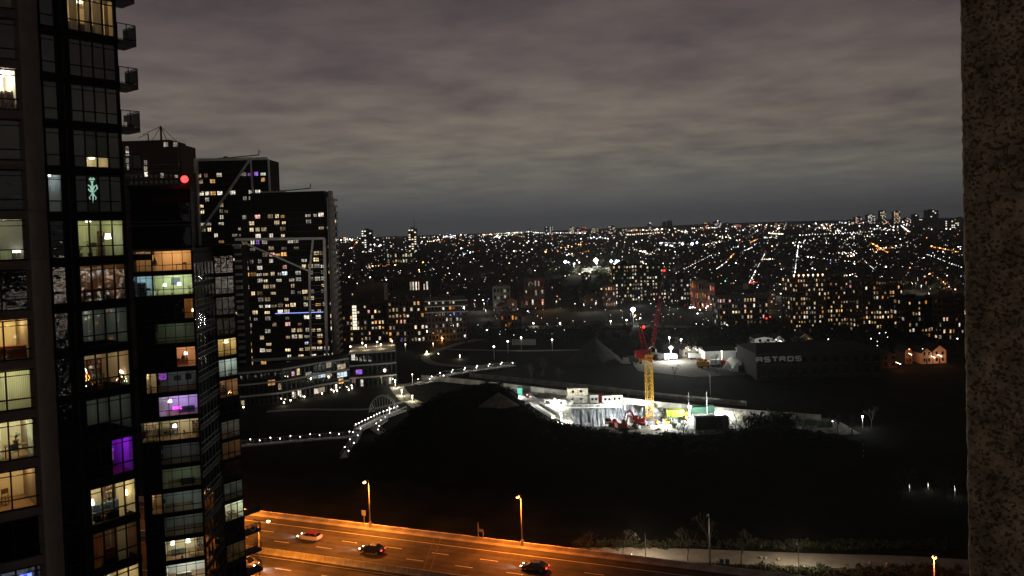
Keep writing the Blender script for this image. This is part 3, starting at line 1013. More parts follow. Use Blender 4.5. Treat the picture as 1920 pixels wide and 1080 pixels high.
def f_plant(T, x, y, z, label, h=1.2, seed=1, spread=.35):
    rnd = random.Random(seed)
    o = thing('houseplant', label, 'plant', loc2w(T, (x, y, z)), T.rotation_euler.z)
    mb = MB(); mb.tube([(0, 0, 0), (0, 0, .28)], [.12, .16], 10); part(mb, 'pot', M_pot, o)
    st = MB(); lf = MB()
    for k in range(9):
        a = rnd.uniform(0, 6.28); e = rnd.uniform(.3, 1) * spread; hh = rnd.uniform(.55, 1) * h
        p0, p1, p2 = Vector((0, 0, .27)), Vector((cos(a) * e * .4, sin(a) * e * .4, .28 + hh * .5)), Vector((cos(a) * e, sin(a) * e, .28 + hh * .8))
        st.tube([p0, p1, p2], [.012, .009, .004], 5)
        for q in range(5):
            c = p1.lerp(p2, q / 4); b = rnd.uniform(0, 6.28); l = rnd.uniform(.12, .24)
            d = Vector((cos(b), sin(b), rnd.uniform(-.3, .5))) * l; s = Vector((-sin(b), cos(b), 0)) * l * .25
            lf.add([c, c + d * .5 + s, c + d, c + d * .5 - s, c + d * .5 + Vector((0, 0, .015))], [(0, 1, 4), (1, 2, 4), (2, 3, 4), (3, 0, 4), (0, 3, 2, 1)])
    part(st, 'stem', M_leafp, o); part(lf, 'leaves', M_leafp, o, kind='stuff')


def f_curtain(T, x0, x1, z0, z1, label, mat='sheer', y=.22, folds=9, rz=0.0, org=(0, 0)):
    c, s = cos(rz), sin(rz)
    o = thing('curtain', label, 'curtain', loc2w(T, (org[0] + x0 * c, org[1] + x0 * s, z0)), T.rotation_euler.z + rz)
    mb = MB(); n = folds * 4; w = x1 - x0
    vs = []; fs = []
    for i in range(n + 1):
        yy = y + .035 * sin(i / n * folds * 2 * pi)
        vs += [(w * i / n, yy, 0), (w * i / n, yy * .8 + y * .2, z1 - z0)]
    for i in range(n):
        fs.append((2 * i, 2 * i + 2, 2 * i + 3, 2 * i + 1))
    mb.add(vs, fs); part(mb, 'cloth', M_cur[mat], o, smooth=True)
    mb = MB(); mb.tube([(-.03, y, z1 - z0 + .01), (w + .03, y, z1 - z0 + .01)], .012, 6); part(mb, 'rod', M_metal, o)


def f_shelf(T, x, y, z, label, w=.8, h=1.7):
    o = thing('bookcase', label, 'bookcase', loc2w(T, (x, y, z)), T.rotation_euler.z)
    mb = MB(); mb.box(0, 0, 0, .03, .3, h); mb.box(w - .03, 0, 0, w, .3, h); mb.box(.03, .28, 0, w - .03, .3, h); part(mb, 'frame', M_wood, o)
    rnd = random.Random(int(w * 100 + x * 10)); bk = [M_fab['rust'], M_fab['blue'], M_fab['cream'], M_fab['grey']]
    for k in range(5):
        mb = MB(); mb.box(.031, .002, k * h / 5, w - .031, .279, k * h / 5 + .025); part(mb, 'shelf', M_wood, o)
    mb = MB()
    for k in range(5):
        xx = .04
        while xx < w - .1:
            t = rnd.uniform(.02, .05); mb.mi = rnd.randrange(4)
            if rnd.random() < .75: mb.box(xx, .03, k * h / 5 + .026, xx + t - .003, .2, k * h / 5 + rnd.uniform(.2, .29))
            xx += t
    part(mb, 'books', bk, o, kind='stuff')


def f_picture(T, x, z, w, h, y, label, mat='blue'):
    o = thing('picture', label, 'picture', loc2w(T, (x, y, z)), T.rotation_euler.z)
    mb = MB()
    for a in ((0, 0, w, .04), (0, h - .04, w, h), (0, .04, .04, h - .04), (w - .04, .04, w, h - .04)): mb.box(a[0], 0, a[1], a[2], .03, a[3])
    part(mb, 'frame', M_wood, o)
    mb = MB(); mb.box(.04, .012, .04, w - .04, .028, h - .04); part(mb, 'canvas', M_fab[mat], o)


def f_screen(T, x, y, z, label, w=1.0, h=.6, col='cool', s=2.5):
    o = thing('television', label, 'television', loc2w(T, (x, y, z)), T.rotation_euler.z)
    mb = MB(); mb.box(0, 0, .25, w, .04, .25 + h); mb.box(w * .3, -.05, 0, w * .7, .12, .02); mb.box(w * .47, .01, .02, w * .53, .05, .25); part(mb, 'casing', M_steel_d, o)
    mb = MB(); mb.box(.03, -.012, .28, w - .03, -.002, .22 + h); part(mb, 'screen', em('television_picture_' + col, dict(cool=(.5, .75, 1), blue=(.15, .2, 1), purple=(.7, .15, 1), magenta=(1, .1, .9))[col], s, var=0, tex=.9, scale=4), o)


def f_tree(T, x, y, z, label, h=1.7, seed=3):
    rnd = random.Random(seed)
    o = thing('decorated_tree', label, 'tree', loc2w(T, (x, y, z)), 0)
    mb = MB(); mb.tube([(0, 0, 0), (0, 0, h * .95)], [.04, .01], 6); part(mb, 'trunk', M_wood, o)
    lf = MB(); li = MB()
    for k in range(260):
        t = rnd.random() ** .7; r = (1 - t) * .48 * h / 1.7 + .02; a = rnd.uniform(0, 6.28)
        c = Vector((cos(a) * r * .3, sin(a) * r * .3, .2 + t * (h - .25))); e = Vector((cos(a) * r, sin(a) * r, .12 + t * (h - .25)))
        s = Vector((-sin(a), cos(a), 0)) * .05
        lf.add([c, e + s, e - s, e + Vector((0, 0, -.04))], [(0, 1, 2), (0, 2, 3), (0, 3, 1), (1, 3, 2)])
        if k % 4 == 0:
            li.mi = rnd.choice((0, 0, 1, 2)); li.octa(e, .022)
    part(lf, 'needles', M_leafp, o, kind='stuff')
    part(li, 'fairy_lights', [em('fairy_light_white', (1, .9, .7), 25, var=0), em('fairy_light_red', (1, .12, .04), 22, var=0), em('fairy_light_amber', (1, .45, .1), 22, var=0)], o, kind='stuff')


# ------------------------------------------------------------------ TOWER ONE (left edge of the picture)
T1 = thing('residential_tower', 'dark glass residential tower at the left edge with a brown concrete pier and lit flats', 'tower', (-28.76, 49.76, 0), atan2(.8, .6))
ZT = lambda k: 61.6 + 2.9 * k       # head of the glass on floor k
GH = 2.42                            # glass height
W1 = 4.93
FL1 = range(-12, 8)
# floor slabs with the dark spandrel in front of them
for k in FL1:
    mb = MB(); z = ZT(k)
    mb.box(0, 0, z + .002, W1, 7.5, z + .48)
    mb.box(-.002, -.06, z + .05, W1 + .03, -.002, z + .43)
    part(mb, 'spandrel', M_fr2, T1)
mb = MB()   # solid core behind the rooms, the recessed dark column between the two windows and the corner post
mb.box(.0, 7.52, 0, W1, 14, ZT(7) + .4)
mb.box(.0, .9, 0, .0 + .02, 7.5, ZT(7) + .4)
mb.box(W1 - .16, .0, 0, W1, .25, ZT(7) + .48); mb.box(W1 - .12, .25, 0, W1 - .01, 7.5, ZT(7) + .4)
mb.box(.98, .05, 0, 1.76, .3, ZT(7) + .4)
mb.box(0, .06, 0, .10, .3, ZT(7) + .4)
part(mb, 'wall', M_fr2, T1)
mb = MB(); mb.box(1.3, .0, 0, 1.42, .05, ZT(7)); part(mb, 'cladding_rib', M_fr, T1)
mb = MB(); mb.box(-.2, -.2, 0, W1 + .2, 14, 20.9); mb.box(0, .3, 20.9, W1, 7.5, ZT(-13)) if False else None
part(mb, 'base_wall', M_fr2, T1)
x4 = 1.78
PW = (W1 - .18 - x4) / 4

rooms1 = {
    -4: ('dark room with one small screen', 'grey', (.7, 1, .85), 1.6),
    5: ('top warm curtained flat of the left tower', 'cream', (1, .62, .28), 46),
    -2: ('dim room between decorated trees and amber flat', 'grey', (.8, 1, .9), 2.5),
    0: ('yellow green lit flat of the left tower', 'sage', (1, .80, .36), 44),
    -1: ('dim amber flat of the left tower', 'brown', (1, .50, .22), 10),
    -3: ('dim flat with decorated tree in the left tower', 'cream', (1, .72, .42), 17),
    -6: ('bright living room low in the left tower', 'cream', (1, .78, .45), 95),
    -7: ('dim brown flat low in the left tower', 'brown', (1, .60, .30), 7),
    -8: ('lowest warm flat of the left tower', 'cream', (1, .72, .36), 70),
}
for k in FL1:
    if ZT(k) - GH < 21: continue
    z0 = ZT(k) - GH
    # narrow window
    nm = {1: M_gclear, 3: M_gblind, 2: M_gblind}.get(k, M_gdark2 if k < 1 else M_gdark)
    window(T1, .12, z0, .84, GH, 1, nm)
    # four pane window
    if k in rooms1: mats = M_gclear
    elif k == 3: mats = [M_gblind, M_gblind, M_gdark, M_gdark]
    elif k == 2: mats = [M_gblind, M_gclear, M_gclear, M_gblind]
    elif k == 1: mats = [M_gdark, M_gclear, M_gdark, M_gdark]
    elif k == -5: mats = [M_gdark, M_gdark, M_gclear, M_gclear]
    elif k in (4, 6, 7): mats = M_gblind if k != 4 else M_gdark
    else: mats = M_gdark2
    window(T1, x4, z0, PW * 4, GH, 4, mats)
    if k in rooms1:
        nmr, wl, lc, pw_ = rooms1[k]
        room(T1, x4, x4 + PW * 4, z0, ZT(k), WALL[wl], lc, pw_, lx=.5, ly=1.7)
    elif k not in (-5, 1, 2):
        bk = MB(); bk.box(x4, .45, z0, x4 + PW * 4, .5, ZT(k)); part(bk, 'blind', M_fr2, T1)
Z = lambda k: ZT(k) - GH + .02
# curtain strips in the top warm flat
for i, (a, b) in enumerate(((.22, .72), (1.15, 1.5), (1.7, 2.35), (2.45, 2.72))):
    f_curtain(T1, x4 + a, x4 + b, Z(5), ZT(5) - .05, ['left grey curtain', 'second grey curtain', 'third and widest grey curtain', 'rightmost grey curtain'][i] + ' in the top warm window of the left tower', 'grey', folds=4)
f_sofa(T1, x4 + .4, .9, Z(5), 'sofa behind the curtains of the top warm window of the left tower')
# floor 2: a low lit strip
room(T1, x4 + PW, x4 + PW * 3, Z(2), Z(2) + .72, WALL['cream'], (1, .8, .5), 9, depth=1.4, ly=.8, lz=.2)
mb = MB(); mb.box(x4 + PW, .2, Z(2) + .76, x4 + PW * 3, .23, ZT(2)); part(mb, 'blind', M_fab['grey'], T1)
# floor 1: a pale glowing winged ornament, and the blue curtained narrow window
o = thing('light_ornament', 'pale green glowing winged light ornament hanging in a dark window of the left tower', 'ornament', loc2w(T1, (x4 + PW * 1.5, .14, ZT(1) - 1.35)), T1.rotation_euler.z)
mb = MB()
for sx in (-1, 1):
    mb.tube([(0, 0, .2), (sx * .12, 0, .62), (sx * .26, 0, .72), (sx * .32, 0, .50), (sx * .10, 0, .28)], .045, 6)
    mb.tube([(sx * .06, 0, .95), (sx * .16, 0, 1.10), (sx * .10, 0, 1.18), (0, 0, 1.02)], .05, 6)
    mb.tube([(0, 0, .3), (sx * .10, 0, .05), (sx * .22, 0, -.08), (sx * .17, 0, -.22)], .028, 6)
mb.tube([(0, 0, 1.0), (0, 0, .4), (.02, 0, -.1), (0, 0, -.42)], [.06, .05, .04, .02], 6)
part(mb, 'glowing_tube', em('pale_green_tube', (.62, 1, .82), .62, var=0), o)
room(T1, .12, .96, Z(1), ZT(1), WALL['grey'], (.45, .65, 1), 5, depth=1.5, ly=.9)
f_curtain(T1, .20, .88, Z(1), ZT(1) - .2, 'pale blue curtain in the narrow window beside the brown pier', 'sheer', folds=5, y=.3)
mb = MB(); mb.box(x4 + PW, .4, Z(1), x4 + 2 * PW, .44, ZT(1)); part(mb, 'blind', M_fr2, T1)
# floor 0
f_lamp(T1, x4 + 2.25, .7, Z(0), 'glowing shade lamp in the yellow green lit window of the left tower', h=1.5, col='white', r=.2)
f_plant(T1, x4 + 1.0, .6, Z(0), 'leafy plant at the glass of the yellow green lit window', 1.0, 5, .4)
f_chair(T1, x4 + 1.45, 1.0, Z(0), 'wooden chair in the yellow green lit window', 2.5)
f_picture(T1, x4 + .2, Z(0) + 1.2, .7, .6, 3.1, 'framed picture on the back wall of the yellow green flat')
f_shelf(T1, x4 + 2.6, 2.6, Z(0), 'bookcase at the back of the yellow green flat', .5)
f_plant(T1, x4 + .3, .5, Z(0), 'small plant in the left corner of the yellow green lit window', .6, 9, .25)
# floor -1
f_table(T1, x4 + .6, .9, Z(-1), 'dark table in the dim amber flat of the left tower')
f_plant(T1, x4 + 2.5, .6, Z(-1), 'tall plant in the dim amber flat of the left tower', 1.2, 8)
f_sofa(T1, x4 + 1.2, 1.9, Z(-1), 'rust sofa in the dim amber flat of the left tower', 1.6, 'rust')
# floor -3
f_tree(T1, x4 + .35, .7, Z(-3), 'small decorated tree with fairy lights at the left end of a dim window', 1.6, 3)
f_tree(T1, x4 + 2.7, .7, Z(-3), 'decorated tree with amber fairy lights at the right end of a dim window', 1.2, 4)
f_shelf(T1, x4 + 1.5, 2.7, Z(-3), 'tall bookcase behind the decorated trees in the left tower', .9)
f_plant(T1, x4 + 1.2, .5, Z(-3), 'plant standing between the two decorated trees', .8, 11)
f_chair(T1, x4 + 1.9, 1.0, Z(-3), 'chair between the two decorated trees', 1.0)
# floor -5: purple room
room(T1, x4 + 2 * PW, x4 + 4 * PW, Z(-5), ZT(-5), WALL['lilac'], (.42, .02, 1), 30, depth=2.6, ly=1.0, lz=1.9, lamp='led', lx=.3)
f_screen(T1, x4 + 1.75, 1.7, Z(-5) + .3, 'dark edged television glowing violet in the purple lit flat', .7, .9, 'purple', .5)
f_curtain(T1, x4 + 3.7 * PW, x4 + 3.98 * PW, Z(-5), ZT(-5) - .05, 'curtain at the right end of the purple lit window', 'sheer', folds=3)
mb = MB(); mb.box(x4, .4, Z(-5), x4 + 2 * PW, .44, ZT(-5)); part(mb, 'blind', M_fr2, T1)
# floor -6
f_lamp(T1, x4 + .32, .6, Z(-6), 'round glowing lamp at the left of the bright living room low in the left tower', h=1.55, col='white', r=.17)
f_lamp(T1, x4 + 2.72, .8, Z(-6), 'smaller glowing lamp at the right of the bright living room low in the left tower', h=1.5, col='warm', r=.11)
f_sofa(T1, x4 + .9, 1.6, Z(-6), 'blue sofa in the bright living room low in the left tower', 1.7, 'blue')
f_plant(T1, x4 + 1.05, .6, Z(-6), 'big plant in the second pane of the bright living room', 1.3, 14)
f_chair(T1, x4 + .5, 1.1, Z(-6), 'chair beside the round glowing lamp', .6)
f_chair(T1, x4 + 1.5, .8, Z(-6), 'chair in front of the blue sofa', 2.2)
f_picture(T1, x4 + .5, Z(-6) + 1.3, .9, .65, 3.1, 'large picture on the back wall of the bright living room', 'rust')
f_curtain(T1, x4 + 1.9, x4 + 2.35, Z(-6), ZT(-6) - .05, 'cream curtain in the third pane of the bright living room', 'cream', folds=4)
f_shelf(T1, x4 + 2.2, 2.7, Z(-6), 'bookcase at the back of the bright living room', .7)
# floor -7, -8
f_curtain(T1, x4 + .1, x4 + .8, Z(-7), ZT(-7) - .05, 'brown curtain in the left pane of the dim brown flat', 'rust', folds=5)
f_curtain(T1, x4 + 1.7, x4 + 2.4, Z(-7), ZT(-7) - .05, 'cream curtain in the third pane of the dim brown flat', 'cream', folds=5)
f_sofa(T1, x4 + .8, 1.0, Z(-7), 'sofa with rust cover in the dim brown flat', 1.7, 'rust')
f_curtain(T1, x4 + .6, x4 + 1.2, Z(-8), ZT(-8) - .05, 'sheer curtain in the lowest warm window of the left tower', 'sheer', folds=5)
f_lamp(T1, x4 + .45, .6, Z(-8), 'lamp in the lowest warm window of the left tower', h=2.1, col='white')

# right hand balconies of the left tower
for i, k in enumerate((2, 3, 4, 5, 6)):
    z = ZT(k) - GH - .32
    sl = MB(); sl.prism([(W1 + .035, .05), (W1 + 1.32, .05), (W1 + 1.36, .10), (W1 + 1.36, 1.75), (W1 + .035, 1.75)], z - .02, z + .30)
    b = part(sl, 'balcony', M_conc_d, T1)
    rl = MB(); zt = z + 1.38
    pts = [(W1 + .06, .09), (W1 + 1.32, .09), (W1 + 1.32, 1.7)]
    for a, c in zip(pts, pts[1:]):
        rl.bar((*a, zt), (*c, zt), .06, .05); rl.bar((*a, z + .36), (*c, z + .36), .04)
    for a in (pts[0], ((pts[0][0] + pts[1][0]) / 2, .09), pts[1], (W1 + 1.32, .9), pts[2]): rl.bar((*a, z + .30), (*a, zt), .045)
    put(rl.mesh('railing', M_fr), 'railing', b)
    for a, c in (((W1 + .1, .09), (W1 + .68, .09)), ((W1 + .72, .09), (W1 + 1.28, .09)), ((W1 + 1.32, .14), (W1 + 1.32, .86)), ((W1 + 1.32, .94), (W1 + 1.32, 1.66))):
        g = MB(); g.bar((*a, (z + .40 + zt - .05) / 2), (*c, (z + .40 + zt - .05) / 2), .012, zt - z - .48)
        put(g.mesh('glass_panel', glass_clear('balcony_glass', (.95, .97, .96))), 'glass_panel', b)
o = thing('balcony_chair', 'small folding chair on the second balcony down at the top left', 'chair', loc2w(T1, (W1 + .7, .6, ZT(3) - GH - .02)), .4)
mb = MB(); mb.box(-.2, -.2, .42, .2, .2, .45); part(mb, 'seat', M_steel_d, o)
mb = MB(); mb.box(-.2, .2, .42, .2, .23, .85); part(mb, 'backrest', M_steel_d, o)
for a in (-.18, .18):
    for b in (-.18, .18):
        mb = MB(); mb.bar((a, b, 0), (a, b, .42), .03); part(mb, 'leg', M_steel_d, o)

# brown pier: the wall turned across between the two glazed faces
pa, pb = Vector((-28.12, 46.75)), Vector((-28.80, 49.86))
dirp = (pb - pa).normalized(); np_ = Vector((dirp.y, -dirp.x))
q = [w2loc(T1, (v.x, v.y, 0)) for v in (pa, pb, pb - np_ * 2.2, pa - np_ * .35)]
for k in range(-13, 8):
    z = ZT(k)
    mb = MB(); mb.prism([(v.x, v.y) for v in q], z - 2.35, z + .53)
    part(mb, 'pier_panel', M_pier, T1)
mb = MB(); mb.prism([(v.x, v.y) for v in q], 0, ZT(-14) + .53 - .02); part(mb, 'pier_panel', M_pier, T1)

# left facade of the same tower, left of the pier: its own frame
rzL = 3.14159 - 0.0
uL = Vector((.82, .57)).normalized()          # left to right as seen
oL = pa - uL * 4.2
angL = atan2(uL.y, uL.x) - T1.rotation_euler.z
oLl = w2loc(T1, (oL.x, oL.y, 0))
WL = 4.2


def put_left(x, z):
    return (oLl.x + cos(angL) * x, oLl.y + sin(angL) * x, z)


TL = thing('residential_tower_wing', 'brown walled wing of the left tower with square windows, cut by the picture edge', 'tower wing', (oL.x, oL.y, 0), atan2(uL.y, uL.x))
# windows right edges about half a metre from the pier
wx0, wx1 = 1.93, 4.16
for k in range(-12, 8):
    z = ZT(k)
    mb = MB(); mb.box(0, 0, z, WL, .3, z + .50)          # spandrel
    mb.box(0, 0, z - 2.4, wx0, .3, z - .002)
    part(mb, 'wall_panel', M_pier, TL)
mb = MB(); mb.box(0, 5, 0, WL - .1, 9, ZT(7) + .4); mb.box(0, .301, 0, .1, 5, ZT(7)); mb.box(WL - .25, .301, 0, WL - .1, 5, ZT(7))
for k in range(-12, 8): mb.box(.1, .31, ZT(k) + .02, WL - .25, 4.99, ZT(k) + .46)
part(mb, 'wall', M_fr2, TL)
GL = 2.34
roomsL = {
    3: ('white', (1, .93, .72), 700), 0: ('sage', (1, .93, .62), 42), -2: ('cream', (1, .66, .26), 150), -3: ('sage', (1, .84, .40), 80),
    -4: ('cream', (1, .90, .55), 130), -5: ('cream', (1, .62, .26), 95), -7: ('grey', (.5, .6, 1), 24), 5: ('brown', (1, .7, .4), 2), -8: ('brown', (1, .6, .3), 6)}
for k in range(-12, 8):
    z0 = ZT(k) - GL - .03
    lit = k in roomsL
    o = put(win_mesh(wx1 - wx0, GL, 1, .62, top=True), 'window', TL, (wx0, .06, z0))
    xs_ = (0, .82 * .9, wx1 - wx0)
    m = M_gclear if lit else (M_gdark2 if k < 2 else M_gdark)
    mu = MB(); mu.box(xs_[1] - .045, -.003, .02, xs_[1] + .045, .125, GL - .02); put(mu.mesh('mullion', M_fr), 'mullion', o)
    for a, b in ((0, 1), (1, 2)):
        w_ = xs_[b] - xs_[a] - .09
        put(pane_mesh(w_, .55, m), 'pane', o, (xs_[a] + .045, .05, .035)); put(pane_mesh(w_, GL - .72, m), 'pane', o, (xs_[a] + .045, .052, .66))
    if lit:
        wl, lc, pw_ = roomsL[k]
        room(TL, wx0 - .5, wx1 + .03, z0, ZT(k), WALL[wl], lc, pw_, depth=3.4, ly=1.5, lx=.55)
    else:
        bk = MB(); bk.box(wx0 - .1, .62, z0, wx1, .66, ZT(k)); part(bk, 'blind', M_fr2, TL)
ZL = lambda k: ZT(k) - GL - .01
lw = wx1 - wx0
f_shelf(TL, wx0 + .95, .8, ZL(3) - .0, 'dark branching shelf rack against the blazing white window at the left edge', 1.1, 1.15)
f_lamp(TL, wx0 + 1.62, .6, ZL(0), 'glowing white table lamp in the grey green window at the left edge', h=.78, col='white', r=.22)
mb = MB(); mb.add([(wx0, .24, ZL(0) + .62), (wx1, .24, ZL(0) + .62), (wx1, .24, ZT(0) - .02), (wx0, .24, ZT(0) - .02)], [(0, 1, 2, 3)]); part(mb, 'blind', M_cur['grey'], TL)
f_sofa(TL, wx0 + .2, .75, ZL(-2), 'rumpled sofa under the plain amber window at the left edge', 1.9, 'rust')
f_curtain(TL, wx0 + .02, wx1 - .02, ZL(-3), ZT(-3) - .05, 'vertical pleated blind across the yellowish window at the left edge', 'sheer', folds=24)
f_curtain(TL, wx0 + .02, wx0 + .38, ZL(-4), ZT(-4) - .05, 'left drape of the pale yellow window with the desk plant', 'sheer', folds=4)
f_curtain(TL, wx1 - .55, wx1 - .03, ZL(-4), ZT(-4) - .05, 'right drape of the pale yellow window with the desk plant', 'sheer', folds=6)
f_table(TL, wx0 + .5, .6, ZL(-4), 'desk in the pale yellow window at the left edge', 1.3, .6)
f_plant(TL, wx0 + 1.1, .8, ZL(-4) + .74, 'small spreading plant on the desk in the pale yellow window', .45, 21, .3)
f_chair(TL, wx0 + 1.0, .4, ZL(-4), 'white chair in front of the desk in the pale yellow window', 3.14, M_white)
f_chair(TL, wx0 + .55, 1.6, ZL(-5), 'lone chair in the nearly empty amber room at the lower left', .5)
f_screen(TL, wx0 + .9, .6, ZL(-7) + 1.0, 'blue glowing screen in the window at the bottom left corner', .7, .6, 'blue', 2.2)
f_shelf(TL, wx0 + 1.7, .7, ZL(-7), 'shelf beside the blue screen in the bottom left window', .5, 2.0)
for i, (xx, zz) in enumerate(((.4, 1.9), (1.25, 1.75))):
    o = thing('bulb', ['left', 'right'][i] + ' one of two small bulbs in the window at the top left corner', 'lamp', loc2w(TL, (wx0 + 1.2 + xx * .7, .5, ZL(5) + zz * .5)), 0)
    mb = MB(); mb.ball((0, 0, 0), .07, 8, 6); part(mb, 'globe', E_warmlamp, o); mb = MB(); mb.tube([(0, 0, .07), (0, 0, .3)], .01, 5); part(mb, 'cord', M_fr, o)

# ------------------------------------------------------------------ TOWER TWO, just behind the first
T2 = thing('residential_tower', 'lower dark glass tower behind the left tower, with peach, white and purple lit flats', 'tower', (-44.6, 94.0, 0), radians(20))
WA = 6.60
ZA = lambda i: 59.0 - 2.9 * i
GA = 2.45
M_dkgl = M_gdark2
mb = MB(); mb.box(0, 6.5, 0, WA, 14, 66.7); mb.box(0, .3, ZA(0) + .4, WA, 6.5, 66.3); mb.box(-.15, -.05, 66.3, WA + .1, 6.5, 66.7); mb.box(0, .3, 0, .1, 6.5, 66.3)
mb.box(2.0, .1, 0, 2.1, 4, 66.3)
part(mb, 'wall', M_fr2, T2)
mb = MB(); mb.box(0, -.02, ZA(0) + 3.4, WA, .3, ZA(0) + 3.5)
for k in (0, 1):
    mb.box(-.1, -.7, ZA(0) + 2.9 * k + .02, WA, .3, ZA(0) + 2.9 * k + .2)
part(mb, 'ledge', M_conc_d, T2)
# dark glazing above the lit floors
for k in (1, 2):
    for (a, b, n) in ((.05, 2.0, 2), (2.1, 6.5, 4)):
        window(T2, a, ZA(0) + 2.9 * k - 2.4, b - a, 2.3, n, M_gdark, trans=0, top=False)
roomsA = {3: [('w', 2.1, 6.75, 'sage', (.8, 1, .8), 7)], 8: [('w', 2.1, 6.75, 'grey', (.8, .9, 1), 5)], 11: [('w', 2.1, 6.75, 'grey', (.8, 1, .9), 12)], 0: [('w', 2.1, 6.75, 'peach', (1, .60, .28), 212), ('l', .05, 2.0, 'peach', (1, .62, .3), 51)],
          1: [('w', 2.1, 6.75, 'sage', (.95, 1, .62), 255), ('l', .05, 2.0, 'white', (.45, .75, 1), 102)],
          4: [('r', 3.7, 6.75, 'peach', (1, .55, .35), 93)],
          5: [('l', .9, 2.0, 'cream', (1, .75, .5), 44), ('w', 2.1, 6.75, 'grey', (.8, .8, 1), 11)],
          6: [('w', 2.1, 6.75, 'lilac', (.72, .45, 1), 204)],
          7: [('w', 2.1, 6.75, 'cream', (1, .86, .58), 102), ('l', .05, 2.0, 'cream', (1, .8, .5), 68)],
          9: [('w', 2.1, 6.75, 'sage', (.9, 1, .8), 15)], 10: [('w', 2.1, 6.75, 'grey', (.8, .95, .9), 22), ('l', .9, 2.0, 'cream', (1, .6, .3), 23)],
          12: [('w', 2.1, 6.75, 'cream', (1, .90, .66), 187)], 13: [('w', 2.1, 6.75, 'white', (1, .97, .9), 221)], 2: [('r', 5.4, 6.75, 'brown', (1, .55, .2), 27)]}
for i in range(0, 19):
    z0 = ZA(i) - GA
    mb = MB(); mb.box(0, -.04, ZA(i) + .002, WA, 6.49, ZA(i) + .445); part(mb, 'spandrel', M_fr2, T2)
    rs = roomsA.get(i, [])
    tags = {r[0] for r in rs}
    window(T2, .05, z0, 1.95, GA, 3, M_gclear if 'l' in tags and rs[-1][1] < .5 or ('l' in tags and i in (5, 10)) else M_dkgl)
    if 'w' in tags: m = M_gclear
    elif 'r' in tags: m = [M_dkgl, M_dkgl, M_gclear, M_gclear] if i == 4 else [M_dkgl] * 3 + [M_gclear]
    else: m = M_dkgl
    window(T2, 2.1, z0, 4.42, GA, 4, m)
    for r in rs:
        room(T2, r[1], min(r[2], 6.5), z0, ZA(i), WALL[r[3]], r[4], r[5], depth=3.6, lx=.5, ly=1.7)
    if not rs or 'w' not in tags:
        bk = MB(); bk.box(2.1, .5, z0, (3.65 if i == 4 else 5.35 if i == 2 else 6.5), .54, ZA(i)); part(bk, 'blind', M_fr2, T2)
    if 'l' not in tags:
        bk = MB(); bk.box(.05, .5, z0, 1.98, .54, ZA(i)); part(bk, 'blind', M_fr2, T2)
z = lambda i: ZA(i) - GA + .02
mb = MB(); mb.box(.05, .02, ZA(0) - 1.25, 2.0, .15, ZA(0) - .001) if False else mb.box(.05, .20, ZA(0) - 1.05, 2.0, .24, ZA(0) - .3); part(mb, 'blind', M_fr2, T2)
f_table(T2, 4.6, .8, z(0), 'dark table in the peach lit flat'); f_chair(T2, 5.6, 1.4, z(0), 'chair near the table in the peach lit flat')
# a standing person silhouette at the window of the peach flat


def person(label, loc, rz, h=1.7, top='grey'):
    T = thing('person', label, 'person', loc, rz)
    s = h / 1.7
    me = bpy.data.meshes.new('body')
    J = {'pel': (0, 0, .95, .14), 'sp': (0, .01, 1.15, .13), 'ch': (0, 0, 1.36, .15), 'nk': (0, -.01, 1.47, .06), 'hd': (0, -.02, 1.60, .10),
         'sl': (-.18, 0, 1.39, .065), 'el': (-.25, .02, 1.12, .045), 'wl': (-.22, -.10, .92, .032), 'hl': (-.20, -.14, .85, .04),
         'sr': (.18, 0, 1.39, .065), 'er': (.26, .02, 1.13, .045), 'wr': (.24, -.08, .90, .032), 'hr': (.23, -.12, .83, .04),
         'hpl': (-.10, 0, .88, .10), 'kl': (-.11, -.02, .48, .06), 'al': (-.11, .02, .08, .04), 'tl': (-.12, -.14, .04, .035),
         'hpr': (.10, 0, .88, .10), 'kr': (.12, -.03, .48, .06), 'ar': (.13, .02, .08, .04), 'tr': (.14, -.14, .04, .035)}
    ks = list(J); ed = [('pel', 'sp'), ('sp', 'ch'), ('ch', 'nk'), ('nk', 'hd'), ('ch', 'sl'), ('sl', 'el'), ('el', 'wl'), ('wl', 'hl'), ('ch', 'sr'), ('sr', 'er'), ('er', 'wr'), ('wr', 'hr'),
                        ('pel', 'hpl'), ('hpl', 'kl'), ('kl', 'al'), ('al', 'tl'), ('pel', 'hpr'), ('hpr', 'kr'), ('kr', 'ar'), ('ar', 'tr')]
    me.from_pydata([tuple(c * s for c in J[k][:3]) for k in ks], [(ks.index(a), ks.index(b)) for a, b in ed], [])
    bm = bmesh.new(); bm.from_mesh(me); sl = bm.verts.layers.skin.verify(); bm.verts.ensure_lookup_table()
    for i, k in enumerate(ks):
        bm.verts[i][sl].radius = (J[k][3] * s, J[k][3] * s * .85); bm.verts[i][sl].use_root = (i == 0)
    bm.to_mesh(me); bm.free()
    o = put(me, 'body', T)
    o.modifiers.new('Skin', 'SKIN'); o.modifiers.new('Sub', 'SUBSURF').levels = 1
    me.materials.append(M_fab[top])
    mb = MB(); mb.ball((0, .01, 1.64 * s), .112 * s, 10, 7, 1.0); part(mb, 'hair', M_wood, T, smooth=True)
    return T


